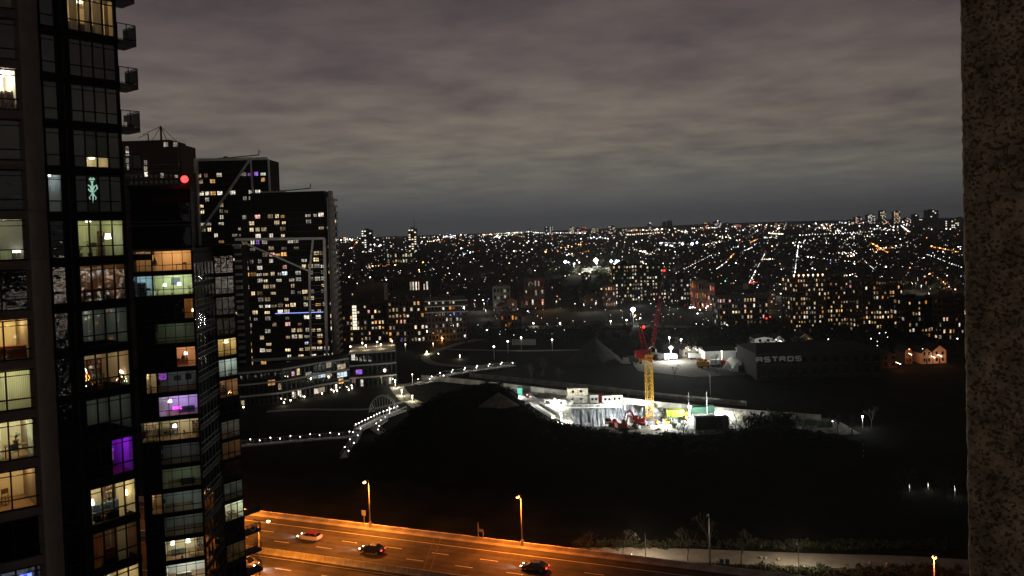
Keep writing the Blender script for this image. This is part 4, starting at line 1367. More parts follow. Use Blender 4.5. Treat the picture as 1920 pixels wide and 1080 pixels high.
person('dark silhouette of a person in grey at the left of the peach lit flat', loc2w(T2, (2.35, .5, z(0))), T2.rotation_euler.z, 1.55)
f_lamp(T2, 3.3, .8, z(1), 'left one of two glowing white lamps in the pale green lit flat', h=1.4, col='white', r=.24)
f_lamp(T2, 4.9, .8, z(1), 'right one of two glowing white lamps in the pale green lit flat', h=1.45, col='white', r=.24)
f_plant(T2, 2.5, .5, z(1), 'plant at the left end of the pale green lit flat', .8, 31); f_plant(T2, 4.1, .5, z(1), 'plant between the two lamps of the pale green lit flat', .9, 32)
f_plant(T2, 6.1, .5, z(1), 'plant at the right end of the pale green lit flat', 1.1, 33); f_picture(T2, 3.9, z(1) + 1.1, 1.0, .8, 3.4, 'picture between the lamps of the pale green lit flat')
f_shelf(T2, .3, .9, z(1), 'bookcase in the bluish white window left of the pale green flat', .9, 1.6); f_chair(T2, 1.5, .7, z(1), 'chair in the bluish white window left of the pale green flat')
f_screen(T2, .55, .30, z(2) + 1.0, 'bluish white glowing screen in the otherwise dark window below the bluish one', 1.3, 1.1, 'cool', 1.0)
f_lamp(T2, 6.3, .45, z(2), 'small bright warm lamp in the corner of the dark flat', h=1.1, col='warm', r=.1)
f_lamp(T2, 5.3, .8, z(4), 'bright lamp in the small pinkish flat', h=1.7, col='white', r=.22)
person('person in dark clothes standing by the lamp of the small pinkish flat', loc2w(T2, (5.0, .55, z(4))), T2.rotation_euler.z + .5, 1.5)
f_chair(T2, 4.4, .9, z(4), 'chair in the small pinkish flat'); f_sofa(T2, 3.9, 1.9, z(4), 'rust sofa in the small pinkish flat', 1.6, 'rust')
f_screen(T2, 2.2, .4, z(5) + 1.2, 'violet glowing screen in the dim grey flat', .9, .8, 'purple', 1.6)
f_plant(T2, 1.3, .5, z(5), 'plant in the small brown window left of the dim grey flat', 1.1, 41)
f_picture(T2, 3.8, z(5) + 1.1, .8, .6, 1.5, 'dark picture in the dim grey flat', 'grey'); f_picture(T2, 5.1, z(5) + 1.1, .7, .7, 1.5, 'second dark picture in the dim grey flat', 'blue')
f_screen(T2, 3.5, .9, z(6) + .2, 'magenta glowing screen in the purple lit flat', 1.1, .55, 'magenta', 2.5)
f_lamp(T2, 3.3, .7, z(6), 'white glowing lamp in the purple lit flat', h=1.9, col='white', r=.25); f_sofa(T2, 4.2, 1.6, z(6), 'blue sofa in the purple lit flat', 1.8, 'blue')
f_curtain(T2, 2.15, 2.9, z(6), ZA(6) - .05, 'sheer curtain at the left end of the purple lit flat', 'sheer', folds=5)
for i, (xx, w_) in enumerate(((.4, .0), (2.9, 0), (5.4, 0))):
    f_shelf(T2, xx + .2, 2.2, z(7), ['left', 'middle', 'right'][i] + ' bookcase in the warm lit flat below the purple one', .9, 1.6)
f_table(T2, .5, .7, z(7), 'table in the left part of the warm lit flat'); f_lamp(T2, 3.7, .9, z(7), 'glowing lamp in the middle of the warm lit flat', h=1.7, col='white', r=.26)
f_plant(T2, 6.2, .5, z(7), 'plant at the right end of the warm lit flat', 1.3, 51); f_chair(T2, 2.6, .8, z(7), 'chair in the warm lit flat'); f_chair(T2, 4.9, .9, z(7), 'second chair in the warm lit flat', 2)
f_curtain(T2, 2.15, 2.7, z(9), ZA(9) - .05, 'pale curtain at the left end of the dim greenish flat', 'cream', folds=4)
f_sofa(T2, 4.0, 1.2, z(9), 'sofa in the dim greenish flat'); f_plant(T2, 3.2, .5, z(10), 'plant in the dim grey green flat', 1.2, 61); f_curtain(T2, 5.4, 6.4, z(10), ZA(10) - .05, 'sheer curtain in the dim grey green flat', 'sheer', folds=7)
for i, xx in enumerate((2.9, 4.6)): f_lamp(T2, xx, .9, z(12), ['left', 'right'][i] + ' glowing lamp in the bright cream flat', h=2.0, col='white', r=.28)
f_sofa(T2, 2.6, 1.6, z(12), 'grey sofa in the bright cream flat'); f_plant(T2, 3.9, .5, z(12), 'plant in the bright cream flat', 1.2, 71); f_shelf(T2, 5.5, 2.2, z(12), 'bookcase in the bright cream flat', 1.0)
f_table(T2, 4.6, .7, z(12), 'table in the bright cream flat'); f_sofa(T2, 3.0, 1.2, z(13), 'cream sofa in the white lit flat', 1.8, 'cream')

# side wall B and face C
bA, bB = Vector((-38.39, 96.27)), Vector((-39.1, 104.9))
TB = thing('residential_tower_wing', 'side wing of the lower dark tower with reflecting windows and a narrow lit face', 'tower wing', (bA.x, bA.y, 0), atan2(bB.y - bA.y, bB.x - bA.x))
WB = (bB - bA).length
for i in range(0, 19):
    zz = 57.4 - 2.9 * i
    mb = MB(); mb.box(0, .04, zz, WB, .16, zz + .5); part(mb, 'spandrel', M_fr2, TB)
    window(TB, .15, zz - 2.4, WB / 2 - .25, 2.38, 3, M_gdark2, top=False)
    window(TB, WB / 2 + .1, zz - 2.4, WB / 2 - .2, 2.38, 3, M_gdark2, top=False)
mb = MB(); mb.box(0, .17, 0, WB, .24, 59.2); mb.box(0, .0, 57.9, WB, .165, 58.6); part(mb, 'wall', M_fr2, TB)
TC = thing('residential_tower_wing', 'narrow corner face of the lower dark tower with amber and white lit windows', 'tower wing', (-39.1, 104.9, 0), atan2(.8, .6))
WC = 2.95
ZC = lambda k: 47.0 + 2.75 * k
roomsC = {0: ('cream', (1, .68, .28), 86), -1: ('white', (.85, 1, .95), 64), -2: ('peach', (1, .62, .36), 23), -5: ('brown', (1, .66, .4), 14), -4: ('grey', (1, .8, .6), 9), -7: ('grey', (.9, 1, .95), 7), -8: ('white', (1, .95, .68), 135), -10: ('brown', (1, .8, .5), 12)}
for k in range(4, -15, -1):
    zz = ZC(k)
    mb = MB(); mb.box(0, -.05, zz, WC, 4, zz + .36); part(mb, 'spandrel', M_fr2, TC)
    window(TC, .05, zz - 2.36, WC - .15, 2.34, 3, M_gclear if k in roomsC else M_gdark2)
    if k in roomsC:
        r = roomsC[k]; room(TC, .05, WC - .1, zz - 2.36, zz, WALL[r[0]], r[1], r[2], depth=2.8, ly=1.4)
    else:
        bk = MB(); bk.box(.05, .5, zz - 2.36, WC - .1, .54, zz); part(bk, 'blind', M_fr2, TC)
mb = MB(); mb.box(0, 4.01, 0, WC, 9, 59.4); mb.box(WC - .08, .1, 0, WC, 4, 59.4); mb.box(0, .3, ZC(4) + .36, WC, 4, 59.4); mb.box(0, .1, 0, .05, 4, 59); part(mb, 'wall', M_fr2, TC)
f_lamp(TC, 1.6, .6, ZC(0) - 2.33, 'tall glowing lamp in the amber window of the narrow corner face', h=2.0, col='warm', r=.34)
f_curtain(TC, .1, 1.5, ZC(-1) - 2.33, ZC(-1) - .05, 'sheer curtain in the white window under the amber one', 'sheer', folds=8)
f_plant(TC, 2.1, .5, ZC(-1) - 2.33, 'plant in the white window under the amber one', .9, 81); f_shelf(TC, .9, 1.6, ZC(-2) - 2.33, 'bookcase in the dim peach window of the narrow corner face', .9)
f_tree(TC, 1.9, .6, ZC(-2) - 2.33, 'little lit tree in the dim peach window of the narrow corner face', .9, 12)
f_chair(TC, .9, .7, ZC(-8) - 2.33, 'white chair in the bright cream window low on the corner face', 2.8, M_white); f_table(TC, 1.2, .9, ZC(-8) - 2.33, 'table in the bright cream window low on the corner face', 1.0)
# dark balconies with railings at the right of the corner face
for k in range(-9, -15, -1):
    zz = ZC(k) + .6
    sl = MB(); sl.prism([(WC + .01, -.2), (WC + 2.3, -.2), (WC + 2.5, 0), (WC + 2.5, 1.6), (WC + .01, 1.6)], zz - .25, zz)
    b = part(sl, 'balcony', M_steel_d, TC)
    rl = MB(); pts = [(WC + .05, -.15), (WC + 2.28, -.15), (WC + 2.44, .02), (WC + 2.44, 1.55)]
    for a, c in zip(pts, pts[1:]):
        rl.bar((*a, zz + 1.05), (*c, zz + 1.05), .06); rl.bar((*a, zz + .1), (*c, zz + .1), .03)
        n = max(2, int((Vector(c) - Vector(a)).length / .2))
        for j in range(n + 1):
            p = Vector(a).lerp(Vector(c), j / n); rl.bar((p.x, p.y, zz), (p.x, p.y, zz + 1.03), .025)
    put(rl.mesh('railing', M_fr), 'railing', b)
o = thing('ring_decoration', 'round wreath hanging on a balcony railing above the highway', 'wreath', loc2w(TC, (WC + 1.1, -.22, ZC(-10) + .6 + .55)), TC.rotation_euler.z)
mb = MB(); mb.tube([(cos(a / 12 * 6.2832) * .36, 0, sin(a / 12 * 6.2832) * .36) for a in range(13)], .07, 6); part(mb, 'ring', M_fab['sheer'], o)
# dark window boxes on tower two's roof, red beacon
p = at_d(346, 336, 96.2)
o = thing('beacon', 'glowing red warning beacon on the roof edge of the lower dark tower', 'beacon', (p.x, p.y, 66.7), 0)
mb = MB(); mb.tube([(0, 0, 0), (0, 0, p.z - 66.7 - .2)], .04, 6); part(mb, 'pole', M_steel_d, o)
mb = MB(); mb.ball((0, 0, p.z - 66.7), .42, 12, 8); part(mb, 'lens', E_redlamp, o, smooth=True)
light('light', 'POINT', (0, -.7, p.z - 66.7 + .1), 160, (1, .03, .02), o, shadow_soft_size=.3)

# ================================================================== FAR AND MIDDLE BUILDINGS
_q = {}


def box_mesh(key, w, d, h, mat, name='window'):
    k = (key, round(w, 2), round(d, 2), round(h, 2), mat.name)
    if k not in _q:
        mb = MB(); n_ = 3 if w > 2.4 else 2 if w > 1.3 else 1; g_ = .16
        for i_ in range(n_):
            xa, xb = -w / 2 + i_ * w / n_ + (g_ / 2 if i_ else 0), -w / 2 + (i_ + 1) * w / n_ - (g_ / 2 if i_ < n_ - 1 else 0)
            mb.box(xa, 0, 0, xb, d, h * .3); mb.box(xa, 0, h * .3 + .1, xb, d, h)
        _q[k] = mb.mesh(name, mat)
    return _q[k]


def pick(rnd, cols):
    r = rnd.random() * sum(cols.values()); a = 0
    for k, v in cols.items():
        a += v
        if r <= a: return k
    return k


DEF = dict(white=5, warm=4, amber=1, cool=.6, pink=.4)


def facade(T, x0, y0, ang, W, z0, fh, floors, bays, p, rnd, wall=None, ww=.62, wh=.55, cols=DEF, fixed=None, fins=False, singles=True, lim=None, piers=True, dark=True, rec=.22, density=None, bandh=.35):
    """grid of recessed windows on one wall of thing T, starting at local (x0, y0), running W along ang"""
    c, s = cos(ang), sin(ang)
    bw = W / bays
    P = lambda x, y: (x0 + c * x - s * y, y0 + s * x + c * y)
    wallmb = MB()

    def lb(xa, ya, za, xb, yb, zb):
        a = [P(xa, ya), P(xb, ya), P(xb, yb), P(xa, yb)]
        wallmb.prism(a, za, zb)
    if piers:
        if fins:
            n = bays * 3
            for i in range(n + 1): lb(i * W / n - .07, -.25, z0, i * W / n + .07, 0, z0 + floors * fh)
        else:
            for i in range(bays + 1): lb(i * bw - bw * (1 - ww) / 2, -rec, z0, i * bw + bw * (1 - ww) / 2, 0, z0 + floors * fh)
        for j in range(floors + 1): lb(0, -rec + .05, z0 + j * fh - bandh / 2, W, .002, z0 + j * fh + bandh / 2)
        part(wallmb, 'facade_grid', wall or M_conc_d, T)
    dk = MB()
    lit = MB(); cn = list(cols)
    cnt = 0
    for j in range(floors):
        for i in range(bays):
            col = None
            if fixed and (i, j) in fixed: col = fixed[i, j]
            else:
                pp = density(i, j) if density else p
                if rnd.random() < pp: col = pick(rnd, cols)
            w = bw * ww * rnd.choice((.65, .9, .9)); h = fh * wh * (rnd.choice((.7, 1, 1)) if col else 1)
            x = (i + .5) * bw; z = z0 + j * fh + fh * .24
            if col:
                if singles and cnt < 300:
                    q = P(x + rnd.uniform(-.1, .1) * bw, -.06)
                    put(box_mesh('w', w, .05, h, E[col]), 'window', T, (q[0], q[1], z), ang); cnt += 1
                else:
                    lit.mi = cn.index(col); a = [P(x - w / 2, -.06), P(x + w / 2, -.06), P(x + w / 2, -.01), P(x - w / 2, -.01)]; lit.prism(a, z, z + h)
            elif dark:
                w = bw * ww * .9
                a = [P(x - w / 2, -.05), P(x + w / 2, -.05), P(x + w / 2, -.01), P(x - w / 2, -.01)]; dk.prism(a, z, z + fh * wh)
    if dk.v: part(dk, 'unlit_windows', M_gdark, T, kind='stuff')
    if lit.v: part(lit, 'lit_windows', [E[k] for k in cn], T, kind='stuff')


def block(name, label, px0, px1, ybase, ytop, depth=18, floors=8, bays=10, p=.4, wall=None, ang=None, seed=1, z0=0, group=None, dist=None, cat='building', **kw):
    """a building whose front base runs from pixel px0 to px1; ybase or a distance fixes how far it is"""
    xm = (px0 + px1) / 2
    if dist is None: dist = at_z(xm, ybase, z0).y
    a = at_d(px0, 0, dist); b = at_d(px1, 0, dist)
    # shift pixel x to the horizon row so that leaning pictures stay upright
    a = at_d(px0 + 0, hor(px0), dist); b = at_d(px1, hor(px1), dist)
    if ang:
        b = a + (b - a).length * Vector((cos(ang), sin(ang), 0)) * 1.0 / max(.3, cos(ang))
    W = (b.xy - a.xy).length
    zt = at_d(xm, ytop, dist).z
    gz = terrain(a.x, a.y)
    T = thing(name, label, cat, (a.x, a.y, gz + z0), atan2(b.y - a.y, b.x - a.x), group)
    Hh = zt - gz - z0
    wm = wall or M_conc_d
    mb = MB(); mb.box(0, 0, -1 if z0 == 0 else 0, W, depth, Hh); mb.box(-.1, -.3, Hh - .5, W + .1, -.001, Hh + .15)
    rr = random.Random(seed)
    mb.box(W * .35, depth * .3, Hh, W * (.45 + rr.random() * .2), depth * .7, Hh + rr.uniform(1.2, 3))
    for q in range(max(2, int(W / 9))):
        xx = rr.uniform(.05, .9) * W; yy = rr.uniform(.15, .8) * depth; ss = rr.uniform(.4, 1.0)
        mb.box(xx, yy, Hh, xx + ss * 1.4, yy + ss, Hh + rr.uniform(.5, 1.1))
    part(mb, 'wall', wm, T)
    fh = (Hh - 1.0) / floors
    facade(T, 0, 0, 0, W, .5, fh, floors, bays, p, rr, wall=wm, **kw)
    if xm < 900 and depth > 5:
        facade(T, W, 0, pi / 2, depth, .5, fh, floors, max(2, int(depth / 4)), p * .8, rr, wall=wm, **{k: v for k, v in kw.items() if k != 'fixed' and k != 'density'})
    elif xm > 1000 and depth > 5:
        facade(T, 0, depth, -pi / 2, depth, .5, fh, floors, max(2, int(depth / 4)), p * .8, rr, wall=wm, **{k: v for k, v in kw.items() if k != 'fixed' and k != 'density'})
    return T, W, Hh


rnd = random.Random(11)
M_fin = pm('bronze_fin', (.045, .038, .034), .6, var=.2)
# --- back tower with the cabled roof
dB = 380
a = at_d(205, hor(205), dB); b = at_d(346, hor(346), dB)
TK = thing('distant_tower', 'distant concrete tower with a cabled roof mast, just right of the top balconies', 'tower', (a.x, a.y, 0), atan2(b.y - a.y, b.x - a.x))
W = (b - a).length; ht = at_d(290, 262, dB).z
mb = MB(); mb.box(0, 0, 0, W * .985, 22, ht - 15); mb.box(0, .5, ht - 15, W * .96, 22, ht - 2); mb.box(0, 1.5, ht - 2, W * .85, 20, ht); mb.box(0, .2, ht - 8.2, W * .62, .5, ht - .5)
part(mb, 'wall', M_brick, TK)
mb = MB()
for k in range(12): mb.box(W * .25, -1.2, ht - 12 - k * 2.9, W * .97, 0, ht - 11.75 - k * 2.9)
part(mb, 'balcony', M_conc_d, TK)
mb = MB()
for k in range(9): mb.bar((W * .985 + .2, .5, ht - 14 - 4), (W * .985 + .2, .5, ht - 1 - 2), .25); mb.bar((W * .96, .5, ht - 14 + k * 1.4), (W * 1.0, .5, ht - 14 + k * 1.4), .2)
part(mb, 'lattice_mast', M_steel_d, TK)
mb = MB()
xm_ = W * .68
mb.bar((xm_, 6, ht - 3), (xm_, 6, ht + 7.2), .7)
for dx_, dz in ((-4, -.5), (8.5, -2), (-8, 3), (4, -1)): mb.bar((xm_, 6, ht + 7), (xm_ + dx_, 6 + (2 if dx_ > 5 else -2), ht + dz), .22)
mb.bar((xm_ - 6.2, 6, ht - 2), (xm_ - 6.2, 6, ht + 3.8), .4); mb.bar((xm_ - 6.2, 6, ht + 3.6), (xm_ - 11, 6, ht + 2), .2)
part(mb, 'roof_mast', M_steel_d, TK)
for (px, py) in ((238, 279), (239, 288), (239, 301), (241, 312), (242, 322), (273, 305), (273, 316), (274, 327), (304, 329), (309, 271), (313, 271), (327, 271), (331, 271)):
    q = plane_hit(TK, px, py, -.03 if py > 275 else .45)
    put(box_mesh('w', 1.4 if py > 275 else 1.0, .1, 2.1, E['white'], 'window'), 'window', TK, (q.x, q.y - .1, q.z - 1))
facade(TK, W * .3, 0, 0, W * .66, ht - 42, 2.9, 9, 10, .05, rnd, wall=M_conc_d, piers=False)

# --- tower three: black fins, white frame with a diagonal
d3 = 400
a = at_d(372, hor(372), d3); b = at_d(507, hor(507), d3)
T3 = thing('apartment_tower', 'tall black finned apartment tower with white diagonal strut and violet windows near its top', 'tower', (a.x, a.y, 0), atan2(b.y - a.y, b.x - a.x))
W = (b - a).length; h3 = at_d(430, 299, d3).z
mb = MB(); mb.box(0, 0, 0, W, 20, h3 - .3); mb.box(W * .05, 2, h3 - .3, W * .9, 17, h3 + .5); part(mb, 'wall', M_fr2, T3)
cols3 = dict(white=4, warm=4.5, amber=.8, pink=.4, cool=.2)
fh3 = 3.0; n3 = int((h3 - 7) / fh3)
fx = {(i, n3 - 1): 'purple' for i in (8, 9)}; fx[(10, n3 - 1)] = 'green'; fx[(7, n3 - 1)] = 'white'; fx[(1, n3 - 1)] = 'pink'; fx[(3, n3 - 1)] = 'white'
facade(T3, .8, 0, 0, W - 1.6, 1, fh3, n3, 11, .3, rnd, wall=M_fin, fins=True, ww=.85, wh=.6, cols=cols3, fixed=fx, dark=False,
       density=lambda i, j: (.42 if i < 4 else .12 if i < 7 else .38))
mb = MB()
for i in range(34): mb.box(.8 + i * (W - 1.6) / 33 - .08, -.25, h3 - 6, .8 + i * (W - 1.6) / 33 + .08, 0, h3 - .9)
part(mb, 'fins', pm('fin_metal', (.06, .05, .05), .6), T3, kind='stuff')


def frame_px(T, pts, w, yo=-.9, name='frame_beam', mat=None, d=.8, cross=True):
    mb = MB(); P_ = [plane_hit(T, x, y, yo) for x, y in pts]
    for p, q in zip(P_, P_[1:]): mb.bar(p, q, w, d) if False else mb.bar(p, q, w if abs(p.z - q.z) > abs(p.x - q.x) else d, d if abs(p.z - q.z) > abs(p.x - q.x) else w)
    return part(mb, name, mat or M_white2, T)


M_white2 = pm('pale_precast', (.80, .78, .73), .7, var=.12, scale=.3)
frame_px(T3, [(364, 300), (502, 297)], 1.3, d=1.0)
mb = MB(); q0 = plane_hit(T3, 364, 300, 0); q1 = plane_hit(T3, 371, 462, 0)
mb.prism([(q0.x - .3, -1.2), (q0.x + 2.0, -1.2), (q0.x + 2.0, 3), (q0.x - .3, 3)], 0, q0.z); part(mb, 'corner_column', M_white2, T3)
frame_px(T3, [(468, 300), (424, 366), (374, 436)], 1.0, d=1.0)
frame_px(T3, [(470, 300), (474, 362)], .8)
frame_px(T3, [(503, 299), (507, 380)], .8)
mb = MB()
for k in range(int(h3 / 3)):
    mb.box(2.1, -1.3, k * 3, 4.0, 0, k * 3 + .25); mb.box(2.1, -1.3, k * 3 + .25, 2.9, -1.2, k * 3 + 1.2)
part(mb, 'balcony', M_conc_d, T3)
o = thing('roof_crane', 'low window cleaning crane lying on the roof of the black finned tower', 'crane', loc2w(T3, (W * .28, 6, h3 + .5)), T3.rotation_euler.z)
mb = MB(); mb.box(0, -1, 0, 5, 1, 1.1); mb.box(2.4, -.6, 1.1, 4, .6, 1.7); part(mb, 'machine_body', M_steel_d, o)
mb = MB(); mb.bar((3, 0, .9), (20, 0, 1.9), .45); mb.bar((20, 0, 1.7), (20.2, 0, 4.4), .3); mb.bar((20.2, 0, 3.4), (21.3, 0, 3.5), .2); part(mb, 'arm', M_steel_d, o)

# --- tower four with the pale frames and the balcony ladder at its right
d4 = 370
a = at_d(452, hor(452), d4); b = at_d(612, hor(612), d4)
T4 = thing('apartment_tower', 'broad black apartment tower with many lit windows, pale kinked frames and a blue light line', 'tower', (a.x, a.y, 0), atan2(b.y - a.y, b.x - a.x))
W = (b - a).length; h4 = at_d(560, 359, d4).z
mb = MB(); mb.box(0, 0, 0, W, 22, h4 - 6); mb.box(W * .12, 1.2, h4 - 6, W * .98, 20, h4); mb.box(W * .5, .6, h4 - 3.2, W * .62, 6, h4 - 1.6); mb.box(W * .7, .8, h4 - 3.5, W * .8, 6, h4 - .2); part(mb, 'wall', M_fr2, T4)
fh4 = 2.95; n4 = int((h4 - 8) / fh4)
fx = {}
rowof = lambda py: max(0, min(n4 - 1, int((plane_hit(T4, 530, py).z - 1) / fh4)))
bayof = lambda px, py, nb=13: int((plane_hit(T4, px, py).x - .5) / ((W - 1) / nb))
for px, py, c in ((510, 405, 'warm'), (525, 405, 'warm'), (535, 405, 'amber'), (534, 418, 'warm'), (534, 430, 'warm'), (534, 441, 'warm'), (580, 389, 'white'), (590, 389, 'white'), (603, 389, 'white'),
                  (463, 455, 'amber'), (476, 455, 'white'), (490, 453, 'purple'), (547, 453, 'white'), (562, 453, 'white'), (506, 481, 'pink'), (520, 481, 'amber'), (534, 481, 'amber'), (535, 502, 'pink'), (535, 513, 'cool'),
                  (507, 515, 'warm'), (546, 525, 'white'), (565, 525, 'white'), (585, 525, 'white'), (493, 548, 'amber'), (509, 549, 'warm'), (495, 561, 'warm'), (495, 573, 'white'), (510, 573, 'warm'), (541, 607, 'pink'), (565, 606, 'pink')):
    fx[bayof(px, py), rowof(py)] = c
facade(T4, .5, 0, 0, W - 1, 1, fh4, n4, 13, .4, rnd, wall=M_fin, fins=True, ww=.85, wh=.56, cols=dict(white=4.5, warm=4.2, amber=.6, pink=.3, cool=.25), fixed=fx, dark=False,
       density=lambda i, j: (.36 if j < n4 - 7 else .18) * (1.3 if i not in (1, 4, 7) else .75))
facade(T4, W, 0, pi / 2, 22, 1, fh4, n4, 5, .3, rnd, wall=M_fr, cols=DEF, dark=False)
frame_px(T4, [(441, 449), (608, 447), (613, 668), (470, 676)], 1.15, d=1.0)
frame_px(T4, [(587, 447), (580, 510), (583, 672)], .8)
frame_px(T4, [(453, 453), (579, 508)], .7)
frame_px(T4, [(430, 646), (455, 645), (471, 676)], .7)
for j, y in enumerate(range(476, 668, 12)):
    mb = MB(); qa = plane_hit(T4, 583, y, -.3); qb = plane_hit(T4, 608, y, -.3)
    mb.box(qa.x, -1.6, qa.z, qb.x, 0, qa.z + .28); part(mb, 'balcony', M_conc, T4)
# outer white column strip to the right
q0 = plane_hit(T4, 613, 358, 0)
mb = MB(); mb.box(q0.x, -1.4, 0, q0.x + .5, 12, q0.z - 3); mb.box(q0.x + .8, -1.4, 0, q0.x + 2.0, 3, q0.z); part(mb, 'corner_column', M_conc, T4)
mb = MB()
for j in range(int(h4 / 2.95)): mb.box(q0.x + 2.01, -.8, j * 2.95, q0.x + 3.0, 8, j * 2.95 + .9)
part(mb, 'balcony', M_conc, T4)
# blue line of light on the balcony edge
qa = plane_hit(T4, 516, 588, -.35); qb = plane_hit(T4, 606, 586, -.35)
mb = MB(); mb.bar(qa, (qb.x, qb.y, qa.z), .28, .28); part(mb, 'light_strip', em('blue_light_strip', (.25, .35, 1), 1.6, var=0), T4)
o = thing('roof_crane', 'low window cleaning crane lying on the roof of the broad black tower', 'crane', loc2w(T4, (W * .34, 6, h4)), T4.rotation_euler.z)
mb = MB(); mb.box(-5, -1, 0, 6, 1, .8); mb.box(4, -.5, .8, 7, .5, 1.3); part(mb, 'machine_body', M_white2, o)
mb = MB(); mb.bar((6, 0, .9), (18, 0, 1.7), .4); mb.bar((18, 0, 1.6), (18.2, 0, 3.9), .3); part(mb, 'arm', M_steel_d, o)
# stepped balconies seen between tower two and tower four
a = at_d(425, hor(425), 345)
TS = thing('apartment_tower', 'narrow pale edged column of balconies left of the broad black tower', 'tower', (a.x, a.y, 0), 0)
mb = MB(); mb.box(0, 0, 0, 6.0, 8, at_d(440, 462, 345).z); part(mb, 'wall', M_fr2, TS)
for k in range(18):
    mb = MB(); zz = at_d(440, 462, 345).z - 2.9 * k - 1
    mb.box(3.6, -1.5, zz, 6.1, 0, zz + .9 + .6 * (k % 3 == 0)); part(mb, 'balcony', M_conc, TS)
frame_px(TS, [(424, 460), (452, 460)], .8)
facade(TS, 0, 0, 0, 3.6, 1, 2.9, 18, 2, .3, rnd, wall=M_fr, dark=False, piers=False)


# --- curved low podium building with white slab edges
def poly_building(name, label, pts, ztop, floors, bays_per, p, depth=16, edge=True, wall=None, seed=1, cols=DEF, ground_lit=0, top_in=0):
    P_ = [at_z(x, y, 0) for x, y in pts]
    T = thing(name, label, 'building', (P_[0].x, P_[0].y, 0), 0)
    Q = [p - P_[0] for p in P_]
    rr = random.Random(seed)
    outer = [(q.x, q.y) for q in Q]; back = [(q.x - .18 * depth, q.y + depth) for q in Q][::-1]
    mb = MB(); mb.prism(outer + back, 0, ztop); part(mb, 'wall', wall or M_fr2, T)
    fh = ztop / floors
    for j in range(1, floors + 1):
        mb = MB()
        for a, b in zip(Q, Q[1:]):
            mb.bar((a.x, a.y - .6, j * fh), (b.x, b.y - .6, j * fh), 1.5, .5)
        part(mb, 'slab_edge', M_conc, T)
    for (a, b), nb in zip(zip(Q, Q[1:]), bays_per):
        ang = atan2(b.y - a.y, b.x - a.x)
        facade(T, a.x, a.y, ang, (b - a).length, 0, fh, floors, nb, p, rr, wall=M_fr, cols=cols, ww=.7, wh=.55, density=lambda i, j: (ground_lit if j == 0 else p), piers=True, bandh=.2, rec=.12)
    return T, Q


TP, Qp = poly_building('podium_building', 'low kinked podium building with pale slab edges under the broad black tower', [(425, 768), (530, 757), (590, 744), (655, 732)], 12.6, 3, (12, 7, 9), .10, seed=4, ground_lit=.10)
for (px, py, w, h, c, yo) in ((616, 688, 1.8, 2.3, 'warm', 0),):
    pass
for (px, py, c, w) in ((616, 684, 'warm', 2.2), (616, 700, 'warm', 2.2), (640, 687, 'warm', 3.6), (641, 702, 'cool', 4.2), (639, 714, 'amber', 2.0), (592, 704, 'cool', 3.0), (578, 702, 'white', 2.6), (603, 703, 'cool', 3), (509, 717, 'amber', 2.4), (592, 733, 'white', 1.5), (601, 731, 'warm', 3.4), (561, 736, 'white', 1.4), (549, 739, 'white', .8)):
    q = at_d(px, py, {True: 313, False: 305}[px > 600] if px > 540 else 296)
    a, b = Qp[(0 if px < 530 else 1 if px < 590 else 2)], Qp[(1 if px < 530 else 2 if px < 590 else 3)]
    ang = atan2(b.y - a.y, b.x - a.x)
    # meet the facade line
    d = ray(px, py); o_ = CAM - TP.location; n_ = Vector((-(b - a).y, (b - a).x, 0)).normalized()
    s_ = (a - o_).dot(n_) / d.dot(n_); hp = o_ + d * s_ - n_ * .22
    put(box_mesh('w', w, .05, 1.9, E[c]), 'window', TP, (hp.x, hp.y, hp.z - 1.0), ang)
o = thing('shop_sign', 'pale green glowing shop front panel at the foot of the low podium building', 'shop sign', at_z(464, 757, 0), 0.1)
mb = MB(); mb.box(-2.1, 0, .4, 2.1, .3, 3.4); part(mb, 'light_box', em('pale_green_shop', (.8, 1, .62), .85, var=0, tex=.7, scale=3), o)
mb = MB(); mb.box(-2.3, -.02, .2, 2.3, .35, .39); mb.box(-2.3, -.02, 3.41, 2.3, .35, 3.6); part(mb, 'frame', M_steel_d, o)
TP2, Q2 = poly_building('podium_building', 'low pavilion with a lamp lit roof terrace and magenta lit shops at its foot', [(657, 731), (700, 728), (744, 724)], 14.3, 3, (5, 5), .08, depth=26, seed=6, ground_lit=.35, cols=dict(white=3, warm=3, pink=3, red=1.2))
for (px, py, c, w, h) in ((662, 670, 'white', 1.3, 2.2), (690, 671, 'warm', 4.0, 2.0), (673, 697, 'purple', 2.4, 1.8), (697, 712, 'pink', 1.4, 2.4), (688, 713, 'red', 1.0, 3.0), (707, 709, 'pink', 1.6, 3.2), (715, 711, 'warm', 1.2, 3.2), (663, 712, 'pink', 1.5, 2.4), (695, 697, 'pink', 4.5, .8)):
    a, b = Q2[0], Q2[2]; d = ray(px, py); o_ = CAM - TP2.location; n_ = Vector((-(b - a).y, (b - a).x, 0)).normalized()
    s_ = (a - o_).dot(n_) / d.dot(n_); hp = o_ + d * s_ - n_ * .35
    put(box_mesh('w', w, .05, h, E[c]), 'window', TP2, (hp.x, hp.y, hp.z - h / 2), atan2(b.y - a.y, b.x - a.x))
for i in range(6):
    q = Q2[0].lerp(Q2[2], (i + .3) / 6)
    o = thing('terrace_lamp', 'warm lamp on the lit roof terrace of the low pavilion', 'lamp', TP2.location + Vector((q.x - 1.5, q.y + 6 + 9 * (i % 2), 14.4)), 0, 'lamps on the roof terrace')
    mb = MB(); mb.tube([(0, 0, 0), (0, 0, 1.6)], .05, 6); part(mb, 'pole', M_metal, o)
    mb = MB(); mb.ball((0, 0, 1.7), .28, 8, 6); part(mb, 'globe', E_warmlamp, o)
    light('light', 'POINT', (0, 0, 1.3), 420, (1, .85, .55), o, shadow_soft_size=.2)
mb = MB(); a, b = Q2[0], Q2[2]
